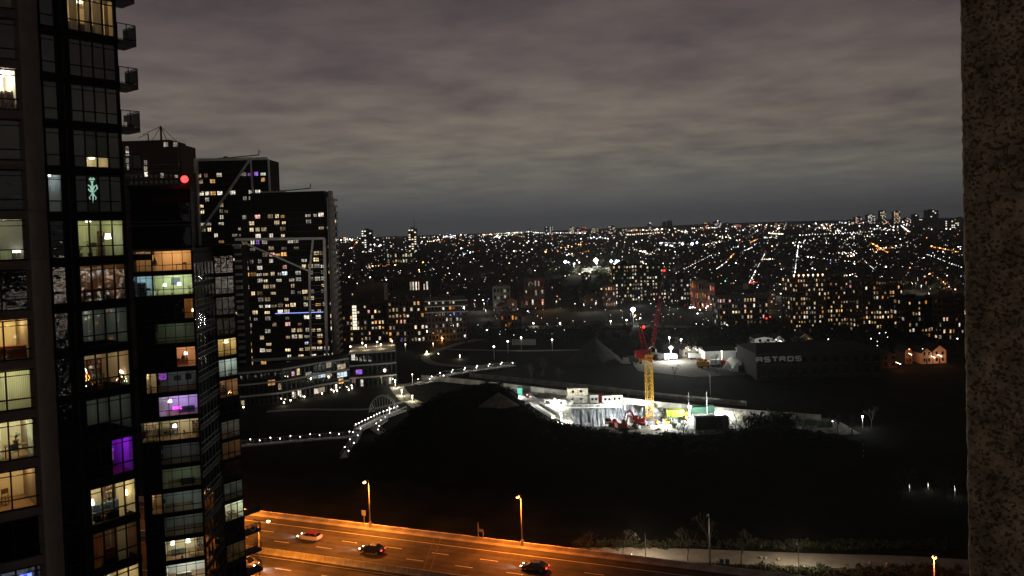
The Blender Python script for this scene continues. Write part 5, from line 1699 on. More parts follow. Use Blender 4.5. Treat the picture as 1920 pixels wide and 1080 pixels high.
mb.prism([(a.x, a.y + .3), (b.x, b.y + .3), (b.x - 4, b.y + 25), (a.x - 4, a.y + 25)], 14.303, 14.36); part(mb, 'roof_terrace', M_path, TP2)
# ground lamps along the podium
for i, (px, py, pw_) in enumerate(((458, 765, 0), (534, 756, 240), (546, 752, 0), (572, 745, 200), (583, 741, 0), (605, 739, 130), (627, 735, 0), (633, 734, 150), (655, 732, 0), (661, 729, 190))):
    g = at_z(px, py + 3, 0)
    o = thing('bollard_lamp', 'small white lamp at the foot of the podium building', 'lamp', (g.x, g.y - .8, 0), 0, 'lamps along the foot of the podium')
    mb = MB(); mb.tube([(0, 0, 0), (0, 0, .9)], .07, 6); part(mb, 'post', M_metal, o)
    mb = MB(); mb.ball((0, 0, 1.05), .24, 8, 6); part(mb, 'globe', E_warmlamp, o)
    if pw_: light('light', 'POINT', (0, -.7, 1.2), pw_, (1, .9, .7), o, shadow_soft_size=.2)

# --- middle distance blocks (label, x0, x1, ybase, ytop, floors, bays, p, kind)
BR = M_brick
warmc = dict(warm=4, amber=2.5, white=3, pink=.8, orange=.5, purple=.06)
blk = [
    ('brick_building', 'brown brick apartment block with a bright vertical stair window, right of the white column', 636, 722, 642, 568, 7, 13, .42, BR, warmc, 0),
    ('brick_building', 'brick apartment block with scattered amber and violet windows beside the stair window block', 722, 790, 644, 562, 7, 10, .42, BR, warmc, 0),
    ('apartment_building', 'terraced apartment block with sweeping pale roof edges above the orange lit street', 790, 868, 640, 560, 7, 12, .34, M_conc_d, dict(white=4, warm=3, orange=1.2, blue=.3, cool=1), .10),
    ('warehouse', 'windowless pinkish brown block wall building rising behind the brick apartments', 663, 716, 0, 533, 1, 2, 0, M_brick2, DEF, 0),
    ('apartment_building', 'long low building with rows of lit windows left of the lit floodlight field', 728, 800, 0, 522, 2, 14, .45, M_brick, dict(white=4, pink=3, red=.6), 0),
    ('apartment_building', 'slab apartment block with a grid of small bright windows behind the crane jib, left part', 1146, 1202, 0, 496, 10, 11, .5, M_fr2, dict(white=5, warm=4, amber=.5), 0),
    ('apartment_building', 'slab apartment block with a grid of small bright windows behind the crane jib, right part', 1204, 1246, 0, 497, 10, 8, .45, M_fr2, dict(white=5, warm=4), 0),
    ('apartment_building', 'dark block with sparse columns of white lights right of the crane jib tip', 1256, 1300, 0, 521, 6, 8, .33, M_fr2, dict(white=5), 0),
    ('school_building', 'long low building with lit bands of amber windows in the centre right', 1345, 1436, 612, 556, 5, 16, .40, M_conc_d, dict(warm=4, pink=2, amber=2, white=2), 0),
    ('apartment_building', 'large apartment complex with warm lit windows and lamp lined roof, left wing', 1483, 1546, 626, 520, 12, 13, .42, BR, warmc, 0),
    ('apartment_building', 'large apartment complex with warm lit windows, recessed middle wing', 1548, 1612, 622, 526, 11, 13, .38, BR, warmc, .0),
    ('apartment_building', 'large apartment complex with warm lit windows, right wing', 1614, 1690, 628, 524, 11, 15, .34, BR, warmc, 0),
    ('apartment_building', 'dark lower block with a few lit windows beside the granite pillar', 1694, 1760, 636, 560, 7, 11, .26, M_fr2, warmc, 0),
    ('apartment_building', 'narrow dark block with amber windows right beside the granite pillar', 1764, 1816, 640, 556, 7, 9, .32, BR, warmc, 0),
    ('shop_building', 'small building with a red and amber lit front among the trees', 933, 972, 617, 588, 2, 6, .5, M_brick2, dict(orange=3, amber=2, warm=2), 0),
    ('apartment_building', 'small block with two rows of white windows, far left of the floodlit field', 921, 952, 0, 537, 3, 5, .5, M_conc_d, dict(white=3, cool=1), 0),
    ('apartment_building', 'small block with pink lit windows under the floodlit field', 980, 1016, 0, 522, 3, 6, .5, M_brick, dict(pink=3, white=2), 0),
    ('house', 'house with a crown of amber lights below the left end of the slab apartments', 1131, 1150, 0, 535, 4, 4, .7, M_brick, dict(amber=2, pink=2, warm=3), 0),
    ('shop_building', 'shop building glowing red and orange behind the crane jib', 1302, 1322, 0, 527, 3, 4, .8, M_brick2, dict(orange=3, red=2, amber=1), 0),
    ('shop_building', 'neon pink and red lit corner building right of the orange glowing shop', 1323, 1336, 0, 531, 3, 3, .9, M_brick2, dict(pink=3, red=2), 0),
    ('apartment_building', 'yellow lit low block below the yellow topped far tower', 724, 772, 0, 473, 2, 10, .75, M_conc_d, dict(green=1, warm=4), 0),
]
D0 = {533: 470, 522: 640, 496: 640, 497: 650, 521: 600, 537: 620, 535: 600, 527: 560, 531: 555, 473: 1500}
for i, (nm, lb, x0, x1, yb, yt, fl, by, p_, wl, cl, an) in enumerate(blk):
    dist = None if yb else D0[yt] if not (yt == 522 and x0 > 900) else 620
    if nm == 'warehouse':
        T, W, Hh = block(nm, lb, x0, x1, 0, yt, 14, 1, 2, 0, wl, dist=dist, seed=40, dark=False, piers=False)
        continue
    T, W, Hh = block(nm, lb, x0, x1, yb, yt, 16, fl, by, p_, wl, seed=20 + i, dist=dist, cols=cl, ang=an, z0=0)
    if i == 0:
        q0 = plane_hit(T, 664, 572, -.4); q1 = plane_hit(T, 664, 618, -.4); fhh = (q0.z - q1.z) / 8
        for k in range(8):
            put(box_mesh('w', 2.3, .05, fhh - .35, em('stair_window', (1, .9, .72), 1.3, var=.1), 'stair_window'), 'stair_window', T, (q0.x, -.45, q1.z + k * fhh))
    if i == 2:
        for yy in (565, 575, 586):
            mb = MB(); mb.box(-2, -2.2, 0, W + 1, 2, .45); z_ = plane_hit(T, 830, yy, -1).z
            part(mb, 'roof_edge', M_white2, T, loc=(0, 0, z_))
    if i == 9:
        for k in range(7):
            mb = MB(); mb.ball((W * (k + .4) / 7, .2, Hh + 1.2), .45, 8, 5); mb.tube([(W * (k + .4) / 7, .2, Hh), (W * (k + .4) / 7, .2, Hh + .9)], .06, 5); part(mb, 'roof_lamp', em('roof_lamp_amber', (1, .7, .4), 4, var=.2), T)

# --- skyline towers on the horizon
sky_t = [
    (687, 431, 19, 2400, .5, 'white', 'first dark tower on the horizon right of the white columned building, white lit top'),
    (773, 429, 16, 2300, .7, 'warm', 'yellow lit topped tower on the horizon with a thin mast'),
    (1025, 425, 8, 5200, .7, 'white', 'pair of slim pale towers on the central skyline, left one'), (1034, 425, 6, 5200, .7, 'white', 'pair of slim pale towers on the central skyline, right one'),
    (1072, 426, 9, 5200, .8, 'warm', 'wide yellowish tower of the central skyline'), (1083, 427, 7, 5200, .5, 'pink', 'dim pinkish tower of the central skyline beside the wide yellowish one'),
    (1095, 425, 8, 5200, .7, 'red', 'reddish tower of the central skyline'), (1115, 428, 14, 5300, .6, 'warm', 'broad low lit block of the central skyline'), (1147, 424, 13, 4600, .5, 'white', 'squat black tower with two bright columns on the skyline'),
    (1180, 429, 26, 5200, .5, 'amber', 'long row of amber lit blocks on the skyline'), (1219, 419, 8, 5400, .25, 'white', 'dim grey tower on the skyline with a white light at its head'),
    (1246, 416, 6, 5600, .05, 'white', 'left of two unlit grey towers on the skyline'), (1256, 414, 9, 5600, .05, 'white', 'right of two unlit grey towers on the skyline, the taller'),
    (1325, 417, 11, 5000, .6, 'amber', 'amber topped tower right of the two unlit grey towers'), (1346, 415, 13, 5000, .6, 'white', 'black tower with a white lamp at its head on the skyline'),
    (1364, 418, 10, 5400, .2, 'white', 'faint tower right of the white headed tower'), (1383, 421, 17, 5000, .7, 'red', 'red lit low block on the skyline'), (1411, 421, 14, 5000, .6, 'amber', 'amber low block on the skyline, right of the red one'),
    (1463, 418, 24, 4800, .3, 'pink', 'long low block with pink lights on the right skyline'), (1596, 412, 11, 4200, .6, 'warm', 'short yellowish tower at the left of the right hand cluster'),
    (1610, 406, 12, 4200, .6, 'pink', 'pinkish tower in the right hand cluster'), (1634, 402, 14, 4200, .7, 'white', 'greyish white lit tower in the right hand cluster'),
    (1656, 395, 11, 4000, .6, 'warm', 'tall dark capped tower in the right hand cluster'), (1682, 396, 12, 4000, .85, 'amber', 'brightest golden tower in the right hand cluster'),
    (1703, 408, 12, 4300, .3, 'pink', 'dim low block between the golden tower and the dark towers'), (1718, 402, 11, 3400, .12, 'white', 'slim unlit dark tower near the granite pillar'),
    (1732, 410, 18, 3500, .4, 'white', 'low block with white lights between the two dark towers near the pillar'), (1750, 394, 20, 3000, .03, 'white', 'large unlit grey tower nearest the granite pillar'),
    (1785, 413, 26, 2900, .6, 'warm', 'wide block with pale yellow windows partly behind the granite pillar'), (1802, 408, 10, 3200, .1, 'white', 'dark tower cut off by the granite pillar'),
]
M_sil = pm('distant_concrete', (.09, .09, .095), .9, var=.1, scale=.05)
for i, (px, yt, wpx, dist, p_, cn_, lb) in enumerate(sky_t):
    a = at_d(px - wpx / 2, hor(px), dist); b = at_d(px + wpx / 2, hor(px), dist)
    gz = terrain(a.x, a.y); zt = at_d(px, yt, dist).z; W = (b - a).length; Hh = zt - gz
    T = thing('skyline_tower', lb, 'tower', (a.x, a.y, gz), 0)
    mb = MB(); mb.box(0, 0, -2, W, W * .8, Hh); mb.box(W * .3, W * .2, Hh, W * .7, W * .6, Hh + 4); part(mb, 'wall', M_sil, T)
    rr = random.Random(90 + i); lt = MB(); nx = max(3, int(W / 7)); nz = max(4, int(Hh / 6.5))
    mats = [em('skyline_window_white', (1, .95, .85), 1.5, var=0), em('skyline_window_' + cn_, dict(white=(1, .9, .75), warm=(1, .85, .5), pink=(1, .6, .5), red=(1, .25, .15), amber=(1, .65, .3))[cn_], 1.4, var=0)]
    for u in range(nx):
        for v in range(nz):
            if rr.random() < p_ * .75:
                lt.mi = 1 if rr.random() < .75 else 0; ww_ = W / nx * .6
                x = (u + .2) * W / nx; z = (v + .2) * Hh / nz; lt.box(x, -.6, z, x + ww_, -.1, z + Hh / nz * .45)
    if lt.v: part(lt, 'lit_windows', mats, T, kind='stuff')
    if px == 773:
        mb = MB(); mb.bar((W * .75, 3, Hh), (W * .75, 3, Hh + 26), 1.2); part(mb, 'mast', M_steel_d, T)
    if px in (1219, 1346):
        mb = MB(); mb.ball((W / 2, -1, Hh + 3), 3.2, 8, 6); part(mb, 'roof_lamp', EL['white', 1], T)
a = at_d(994, 433, 4800); o = thing('radio_mast', 'thin dark mast standing alone on the central skyline', 'mast', (a.x, a.y, terrain(a.x, a.y)), 0)
mb = MB(); mb.bar((0, 0, 0), (0, 0, 48), 3.5); mb.bar((0, 0, 48), (0, 0, 66), 1.5); part(mb, 'shaft', M_sil, o)

M_brick_blk = pm('blackish_brick', (.012, .008, .007), .9, var=.4, scale=1, bump=.3)  # near-black brick tone over the whole warehouse
# --- the low warehouse with painted letters
dW = 303
a = at_d(1412, hor(1412), dW); b = at_d(1646, hor(1646), dW)
TW = thing('warehouse', 'dark two storey warehouse with pale painted letters ASTROS along its roof edge', 'warehouse', (a.x, a.y, 0), atan2(b.y - a.y, b.x - a.x))
W = (b - a).length; hW = at_d(1500, 661, dW).z
mb = MB(); mb.box(0, 0, 0, W, 26, hW - .2); mb.box(-.2, -.25, hW - .25, W + .2, 26.2, hW + .1); part(mb, 'wall', M_brick_blk, TW)
mb = MB(); mb.add([(0, 0, hW + .11), (W * .75, 0, hW + .11), (W * .75, 26, hW + .11), (0, 26, hW + .11), (4, 13, hW + 2.4), (W * .75 - 4, 13, hW + 2.4)], [(0, 1, 5, 4), (1, 2, 5), (2, 3, 4, 5), (3, 0, 4)]); part(mb, 'roof', M_tile, TW)
for k in range(12):
    x = W * (k + .2) / 12
    mb = MB(); mb.box(x - .35, -.3, 0, x + .35, -.003, hW - 2.6); part(mb, 'pilaster', M_brick_blk, TW)
    for z_ in (1.6, 6.0):
        mb = MB(); mb.box(x + 1.0, -.08, z_, x + 2.6, -.02, z_ + 2.5); o = part(mb, 'window', M_gdark, TW)
        mb = MB(); mb.box(x + .9, -.2, z_ - .15, x + 2.7, -.085, z_ - .01); put(mb.mesh('sill', M_conc_d), 'sill', o)
# block letters
LET = {'A': [((0, 0), (0, 1)), ((0, 1), (1, 1)), ((1, 1), (1, 0)), ((0, .45), (1, .45))], 'S': [((1, 1), (0, 1)), ((0, 1), (0, .55)), ((0, .55), (1, .45)), ((1, .45), (1, 0)), ((1, 0), (0, 0))],
       'T': [((0, 1), (1, 1)), ((.5, 1), (.5, 0))], 'R': [((0, 0), (0, 1)), ((0, 1), (.9, 1)), ((.9, 1), (1, .5)), ((1, .5), (.1, .5)), ((.5, .5), (1, 0))], 'O': [((0, 0), (0, 1)), ((0, 1), (1, 1)), ((1, 1), (1, 0)), ((1, 0), (0, 0))]}
q0 = plane_hit(TW, 1419, 679, -.3); q1 = plane_hit(TW, 1507, 678, -.3); lw_ = (q1.x - q0.x) / 6
for k, ch in enumerate('ASTROS'):
    mb = MB()
    for i_, (p, q) in enumerate(LET[ch]):
        f = lambda t: (q0.x + k * lw_ + t[0] * lw_ * .64, -.32 + .003 * i_, q0.z + t[1] * 1.5 + .15)
        mb.bar(f(p), f(q), .46, .46)
    part(mb, 'letter', pm('letter_paint', (.36, .36, .34), .8, var=.3, scale=2), TW)


# --- houses
def house_mesh(w, d, h, rf):
    mb = MB(); mb.box(0, 0, -1, w, d, h)
    rr_ = h + rf
    mb.add([(0, 0, h), (w, 0, h), (w / 2, 0, rr_), (0, d, h), (w, d, h), (w / 2, d, rr_)], [(0, 1, 2), (5, 4, 3)])
    mb.mi = 1
    e = .35
    mb.add([(-e, -e, h - .25), (w / 2, -e, rr_), (w / 2, d + e, rr_), (-e, d + e, h - .25), (-e, -e, h - .05), (w / 2, -e, rr_ + .2), (w / 2, d + e, rr_ + .2), (-e, d + e, h - .05)],
           [(0, 1, 2, 3), (7, 6, 5, 4), (0, 4, 5, 1), (1, 5, 6, 2), (2, 6, 7, 3), (3, 7, 4, 0)])
    mb.add([(w + e, -e, h - .25), (w / 2 + .001, -e, rr_), (w / 2 + .001, d + e, rr_), (w + e, d + e, h - .25), (w + e, -e, h - .05), (w / 2 + .001, -e, rr_ + .2), (w / 2 + .001, d + e, rr_ + .2), (w + e, d + e, h - .05)],
           [(3, 2, 1, 0), (4, 5, 6, 7), (1, 5, 4, 0), (2, 6, 5, 1), (3, 7, 6, 2), (0, 4, 7, 3)])
    mb.mi = 2; mb.box(w * .75, d * .5, h, w * .75 + .8, d * .5 + .8, rr_ + .9)
    return mb


def house(label, px, py, wpx, h, rf, mat, lit=None, d=9, rz=0.0, lamp=None):
    g = at_z(px, py, 0); w = wpx * g.y / FPX
    T = thing('house', label, 'house', (g.x - w / 2, g.y, 0), rz)
    put(house_mesh(w, d, h, rf).mesh('wall', [mat, M_tile, M_brick]), 'wall', T)
    for i in range(2):
        for j in range(2):
            m = MB(); x = w * (.2 + .45 * i); m.box(x, -.06, .9 + j * 2.6, x + w * .15, -.003, 2.2 + j * 2.6)
            o = part(m, 'window', (E[lit] if lit and (i + j) % 2 == 0 else M_gdark), T)
    m = MB(); m.box(w * .42, -.08, 0, w * .55, -.004, 2.1); part(m, 'door', M_wood, T)
    if lamp:
        light('light', 'POINT', (w * lamp[0], -lamp[1], lamp[2]), lamp[3], lamp[4], T, shadow_soft_size=.2)
        m = MB(); m.ball((w * lamp[0], -lamp[1] + .35, lamp[2] + .1), .16, 8, 6); m.bar((w * lamp[0], -lamp[1] + .4, lamp[2] + .15), (w * lamp[0], 0, lamp[2] + .3), .05); part(m, 'porch_lamp', E_warmlamp, T)
    return T


M_sid = pm('pale_siding', (.55, .55, .52), .8, var=.1)
house('white sided house with a plain gable, left one behind the warehouse roof', 1433, 655, 34, 5.4, .6, M_sid, lamp=(.5, 5, 1.5, 900, (.9, 1, .95)))
house('small pale gabled house, second behind the warehouse roof', 1461, 655, 22, 4.2, 2.4, M_sid, lamp=(.5, 4, 4.0, 160, (.9, 1, .95)))
house('dim cream gabled house with one yellow window behind the warehouse roof', 1510, 652, 30, 4.4, 2.6, M_sid, 'amber', lamp=(.2, 4, 3.0, 120, (1, .9, .6)))
house('orange lit gabled house at the right near the pillar', 1762, 681, 25, 5.2, 2.2, M_sid, lamp=(.35, 3.2, 3.2, 420, (1, .22, .02)))
house('dim orange sided house left of the orange lit gabled house', 1738, 682, 20, 4.6, 1.8, M_sid, lamp=(.9, 3, 2.8, 40, (1, .4, .1)))
house('narrow house glowing orange beside a lamp, right of the warehouse', 1704, 682, 14, 5, 1.8, M_brick2, lamp=(.5, 2.6, 4, 380, (1, .28, .05)))
house('dark house with an orange lit yard right of the warehouse', 1668, 690, 30, 4.5, 2, M_brick, lamp=(.9, 4, 2, 240, (1, .25, .04)))
for i, (px, w) in enumerate(((1222, 20), (1290, 18), (1304, 17))):
    house(['first grey gabled shed behind the gravel yard', 'second grey gabled shed behind the gravel yard, right of the yard lamp', 'third grey gabled shed behind the gravel yard, rightmost'][i], px, 669, w, 3.2, 2, M_conc, lamp=(.5, 4, 3.5, 60, (1, .95, .8)))
g = at_z(1351, 679, 0)
T = thing('storage_hall', 'long white metal storage hall beside the gravel yard', 'hall', (g.x - 6.6, g.y, 0), 0)
mb = MB(); mb.box(0, 0, 0, 13.4, 12, 4.9); part(mb, 'wall', M_sid, T)
mb = MB(); mb.add([(-.3, -.3, 4.91), (13.7, -.3, 4.91), (13.7, 12.3, 4.91), (-.3, 12.3, 4.91), (-.3, 6, 6.2), (13.7, 6, 6.2)], [(0, 1, 5, 4), (2, 3, 4, 5), (1, 2, 5), (3, 0, 4), (3, 2, 1, 0)]); part(mb, 'roof', M_tile, T)
for x in (2.2, 10.2):
    mb = MB(); mb.box(x, -.08, .8, x + .9, -.004, 1.5); part(mb, 'window', M_gdark, T)
mb = MB()
for k in range(33): mb.box(.15 + k * .4, -.05, .1, .22 + k * .4, -.003, 4.8)
part(mb, 'rib', M_sid, T, kind='stuff')
light('light', 'POINT', (5, -8, 6), 1400, (.92, 1, .95), T, shadow_soft_size=.4)
mb = MB(); mb.ball((5, -8.4, 6.1), .22, 8, 6); mb.tube([(5, -8.4, 0), (5, -8.4, 5.9)], .07, 6); part(mb, 'yard_lamp', E_warmlamp, T)
mb = MB(); g = at_z(1402, 660, 0)
T = thing('fence', 'long pale boundary wall left of the white sided house', 'fence', (g.x - 7, g.y, 0), 0)
for k in range(6):
    m = MB(); m.box(k * 2.5, 0, 0, k * 2.5 + 2.45, .2, 2.3); part(m, 'panel', M_sid, T)
light('light', 'POINT', (6, -5, 3), 260, (1, .95, .7), T); m = MB(); m.ball((6, -5.4, 3.1), .2, 8, 5); m.tube([(6, -5.4, 0), (6, -5.4, 2.9)], .05, 6); part(m, 'lamp', E_warmlamp, T)

# conical gravel heap
g = at_z(1121, 688, 0)
mb = MB(); n = 48; rr = random.Random(8); vs = [(0, 0, 11.6)]
R = 57.5 * g.y / FPX
for i in range(1, 9):
    for k in range(n):
        a_ = 2 * pi * k / n; f_ = i / 8; r_ = R * f_ * (1 + rr.uniform(-.03, .03)); vs.append((cos(a_) * r_, sin(a_) * r_, 11.6 * (1 - f_ ** .93) + rr.uniform(-.12, .12) * (i < 8) - .2 * (i == 8)))
fs = [(0, 1 + k, 1 + (k + 1) % n) for k in range(n)]
for i in range(7):
    for k in range(n):
        j = (k + 1) % n; fs.append((1 + i * n + k, 1 + (i + 1) * n + k, 1 + (i + 1) * n + j, 1 + i * n + j))
mb.add(vs, fs); o = put(mb.mesh('gravel_heap', pm('dark_gravel', (.035, .034, .028), .95, var=.5, scale=.8, bump=.6, bscale=5), True), 'gravel_heap', None, (g.x, g.y + R, 0)); tag(o, 'large dark cone of gravel left of the crane', 'gravel heap')
# small grey spoil heap left of the construction site
g = at_d(945, 768, 234)
mb = MB(); n = 20; vs = [(0, 0, 3.6)] + [(cos(2 * pi * k / n) * 5.6, sin(2 * pi * k / n) * 3, 0 + rr.uniform(-.2, .2)) for k in range(n)]
mb.add(vs, [(0, 1 + k, 1 + (k + 1) % n) for k in range(n)]); o = put(mb.mesh('spoil_heap', M_gravel), 'spoil_heap', None, (g.x - 1, 214, terrain(g.x - 1, 214) - .8)); tag(o, 'small grey spoil heap on the dark bank left of the lit site', 'spoil heap')

# ================================================================== CONSTRUCTION SITE
ORD = 'first second third fourth fifth sixth seventh eighth ninth tenth eleventh twelfth thirteenth fourteenth fifteenth sixteenth'.split()


def flood(label, px, py, base_d, power, color, rad=.35, aim=None, lens=None, pole=True, name='floodlight', group=None, lightz=-.5, cat='floodlight', size=None, base=0):
    p = at_d(px, py, base_d); gz = max(terrain(p.x, p.y), base)
    T = thing(name, label, cat, (p.x, p.y, gz), 0, group); h = p.z - gz
    mb = MB(); mb.tube([(0, 0, 0), (0, 0, max(.3, h - rad))], [.12, .07], 7); part(mb, 'pole', M_metal, T)
    mb = MB(); mb.ball((0, 0, h), rad, 10, 7, .8); part(mb, 'lens', lens or E_hot, T, smooth=True)
    mb = MB(); mb.box(-rad * .8, -.06, h + rad * .8, rad * .8, .2, h + rad * .8 + .1); part(mb, 'housing', M_steel_d, T)
    if power: light('light', 'POINT', (0, -.2 - rad, h + lightz - rad), power, color, T, shadow_soft_size=size or .4)
    return T


WH = (.93, 1, .95)
# tower crane
cg = Vector((0, 0, 0)); cb = at_d(1219, 792, 248)
cx, cy = cb.x, cb.y
zt = at_d(1214, 668, 248).z
TCR = thing('tower_crane', 'tower crane with yellow lattice mast, raised dark red jib and red warning lights', 'tower crane', (cx, cy, 0), 0)
mw = .95; ns = 8; sh = (zt) / ns
ms = MB()
for sx in (-1, 1):
    for sy in (-1, 1): ms.bar((sx * mw, sy * mw, 0), (sx * mw, sy * mw, sh - .01), .17)
for f_ in range(4):
    a = [(-mw, -mw), (mw, -mw), (mw, mw), (-mw, mw)][f_]; b = [(mw, -mw), (mw, mw), (-mw, mw), (-mw, -mw)][f_]
    for k in range(2):
        z0_, z1_ = k * sh / 2, (k + 1) * sh / 2
        ms.bar((*a, z0_ + .05), (*b, z0_ + .05), .09); ms.bar((*a, z0_) if k else (*b, z0_), (*b, z1_) if k else (*a, z1_), .09)
msm = ms.mesh('mast_section', M_yel)
for k in range(ns): put(msm, 'mast_section', TCR, (0, 0, k * sh), .12)
mb = MB(); mb.box(-2, -2, -.2, 2, 2, .35); part(mb, 'base', M_conc, TCR)
mb = MB(); mb.box(-1.3, -1.3, zt, 1.3, 1.3, zt + .7); mb.tube([(0, 0, zt + .7), (0, 0, zt + 1.2)], 1.1, 14); part(mb, 'slewing_ring', M_yel, TCR)
pt = lambda x, y, dy=0: Vector(at_d(x, y, cy + dy)) - Vector((cx, cy, 0))
mb = MB()
A_ = pt(1190, 660); B_ = pt(1222, 672)
for dy in (-.8, .8):
    mb.bar(A_ + Vector((0, dy, 0)), B_ + Vector((0, dy, 0)), .3, .5); mb.bar(A_ + Vector((0, dy, -1.2)), B_ + Vector((0, dy, -1.0)), .22)
for k in range(7):
    c1 = A_.lerp(B_, k / 6); mb.bar(c1 + Vector((0, -.8, 0)), c1 + Vector((0, .8, 0)), .18); mb.bar(c1 + Vector((0, -.8, 0)), A_.lerp(B_, min(1, (k + 1) / 6)) + Vector((0, -.8, -1.1)), .12)
mb.box(-2.2, -1.0, zt + 1.2, 1.6, 1.0, zt + 2.0)
part(mb, 'counter_jib', M_red, TCR)
mb = MB()
for k in range(3): mb.box(A_.x + .2 + k * .75, -.9, A_.z - 1.9, A_.x + .85 + k * .75, .9, A_.z + .5)
part(mb, 'counterweight', M_red, TCR)
mb = MB(); c_ = pt(1223, 656); mb.bevbox(c_.x - .7, -1.9, c_.z - 1.3, c_.x + .7, -.4, c_.z + 1.0, .1); o = part(mb, 'cab', M_conc, TCR)
mb = MB(); mb.box(c_.x - .55, -1.93, c_.z - .4, c_.x + .55, -1.905, c_.z + .8); put(mb.mesh('window', M_gdark), 'window', o)
# A-frame
T_ = pt(1203, 616)
mb = MB()
for dy in (-.8, .8):
    mb.bar((T_.x, dy * .4, T_.z), Vector((pt(1216, 664).x, dy, pt(1216, 664).z)), .22); mb.bar((T_.x - .9, dy * .4, T_.z - .1), Vector((pt(1210, 664).x - .5, dy, pt(1210, 664).z)), .2)
for k in range(6):
    t = k / 6; p1 = Vector((T_.x, 0, T_.z)).lerp(pt(1216, 664), t); p2 = Vector((T_.x - .9, 0, T_.z - .1)).lerp(pt(1210, 664), t); mb.bar(p1, p2, .12)
part(mb, 'a_frame', M_redd, TCR)
# jib lattice
J0, J1 = pt(1219, 660), pt(1245, 500)
JD = (J1 - J0); JL = JD.length; JD.normalize(); JN = Vector((JD.z, 0, -JD.x)).normalized()
mbs = [MB(), MB()]
nseg = 18
for k in range(nseg):
    m = mbs[0 if k < 12 else 1]
    a, b = J0 + JD * JL * k / nseg, J0 + JD * JL * (k + 1) / nseg
    wv = .62
    ca = [a + Vector((0, -wv, 0)), a + Vector((0, wv, 0)), a + JN * 1.0]; cb_ = [b + Vector((0, -wv, 0)), b + Vector((0, wv, 0)), b + JN * 1.0]
    for i in range(3):
        m.bar(ca[i], cb_[i], .13); m.bar(ca[i], cb_[(i + 1) % 3], .075); m.bar(cb_[i], cb_[(i + 1) % 3], .075)
part(mbs[0], 'jib', M_redd, TCR); part(mbs[1], 'jib_tip', M_conc_d, TCR)
mb = MB(); mb.bar(Vector((T_.x, 0, T_.z)), J0 + JD * JL * .93, .06); mb.bar(J1, J1 - Vector((0, 0, JL * .55)), .05); mb.bar((T_.x, 0, T_.z), A_, .07); part(mb, 'cable', M_steel_d, TCR)
for (P__, r_) in ((J1 + Vector((.0, 0, -1.2)), .32), (T_ + Vector((.6, -.3, .5)), .38)):
    mb = MB(); mb.ball(P__, r_, 10, 7); part(mb, 'warning_light', E_redlamp, TCR, smooth=True)
light('light', 'POINT', (T_.x + .6, -1.6, T_.z + .2), 70, (1, .03, .02), TCR, shadow_soft_size=.3)
light('light', 'POINT', (J1.x, -1.4, J1.z - 1.2), 30, (1, .03, .02), TCR, shadow_soft_size=.3)

flood('blinding white floodlight mast right of the yellow crane mast', 1293, 763, 246, 15000, WH, .55)
flood('white floodlight at the end of the beige wall, right of the blinding one', 1342, 773, 243, 6000, WH, .3)
flood('floodlight at the upper left corner of the lit site', 947, 737, 280, 12000, WH, .4)
flood('floodlight on the edge of the pit beside the pale cabins', 1172, 756, 262, 22000, WH, .45, base=-7)
flood('small floodlight standing inside the lit site behind the bare trees', 1244, 788, 238, 9000, (1, .98, .85), .2)
flood('floodlight above the long pale slab at the left of the site', 1040, 748, 268, 9500, (1, 1, .88), .18)
flood('floodlight beside the concrete beam at the lower left of the site', 1052, 776, 246, 9000, (1, 1, .9), .16)
flood('tall unlit site mast above the blinding floodlight', 1291, 736, 247, 0, WH, .07, lens=M_metal, name='mast', cat='mast')
flood('tall unlit site mast right of the blinding floodlight', 1325, 735, 250, 0, WH, .07, lens=M_metal, name='mast', cat='mast')
flood('thin dark mast above the lit site on the track side', 1331, 700, 280, 0, WH, .07, lens=M_steel_d, name='mast', cat='mast')
flood('small white lamp above the river at the right', 1617, 781, 229, 420, WH, .26)
flood('tiny lamp at the right bank beside the pillar', 1790, 912, 170, 60, WH, .1, lens=EL['white', 2])
flood('tall street floodlight with a huge white glow left of the crane jib', 1187, 580, 500, 9000, (.93, .97, 1), 1.5, lens=em('huge_flood_lens', (.93, .97, 1), 14, var=0))
flood('round warm white yard floodlight over the gravel yard', 1258, 652, 352, 17000, (1, .98, .85), .85, lens=em('yard_flood_lens', (1, .98, .85), 14, var=0))
flood('second smaller yard light behind the gravel yard', 1277, 636, 400, 500, (1, 1, .9), .4)
flood('third small yard light left of the round warm one', 1255, 633, 405, 500, (1, 1, .9), .38)


def container(label, px, py, L_, mat, rz=0.0, h=2.6, w=2.5, name='site_cabin', cat='cabin', z=None, win=True):
    g = at_z(px, py, z or 0)
    T = thing(name, label, cat, (g.x - L_ / 2, g.y, (z or 0) + .1), rz)
    mb = MB(); mb.bevbox(0, 0, .12, L_, w, h, .05); part(mb, 'shell', mat, T)
    mb = MB()
    for i in range(int(L_ / .3)): mb.box(.1 + i * .3, -.035, .3, .2 + i * .3, -.003, h - .15)
    part(mb, 'rib', mat, T, kind='stuff')
    for x in (.15, L_ - .45):
        mb = MB(); mb.box(x, .2, 0, x + .3, w - .2, .118); part(mb, 'skid', M_steel_d, T)
    if win:
        for x in (L_ * .2, L_ * .6):
            mb = MB(); mb.box(x, -.07, 1.1, x + .8, -.04, 1.9); part(mb, 'window', M_gdark, T)
    return T


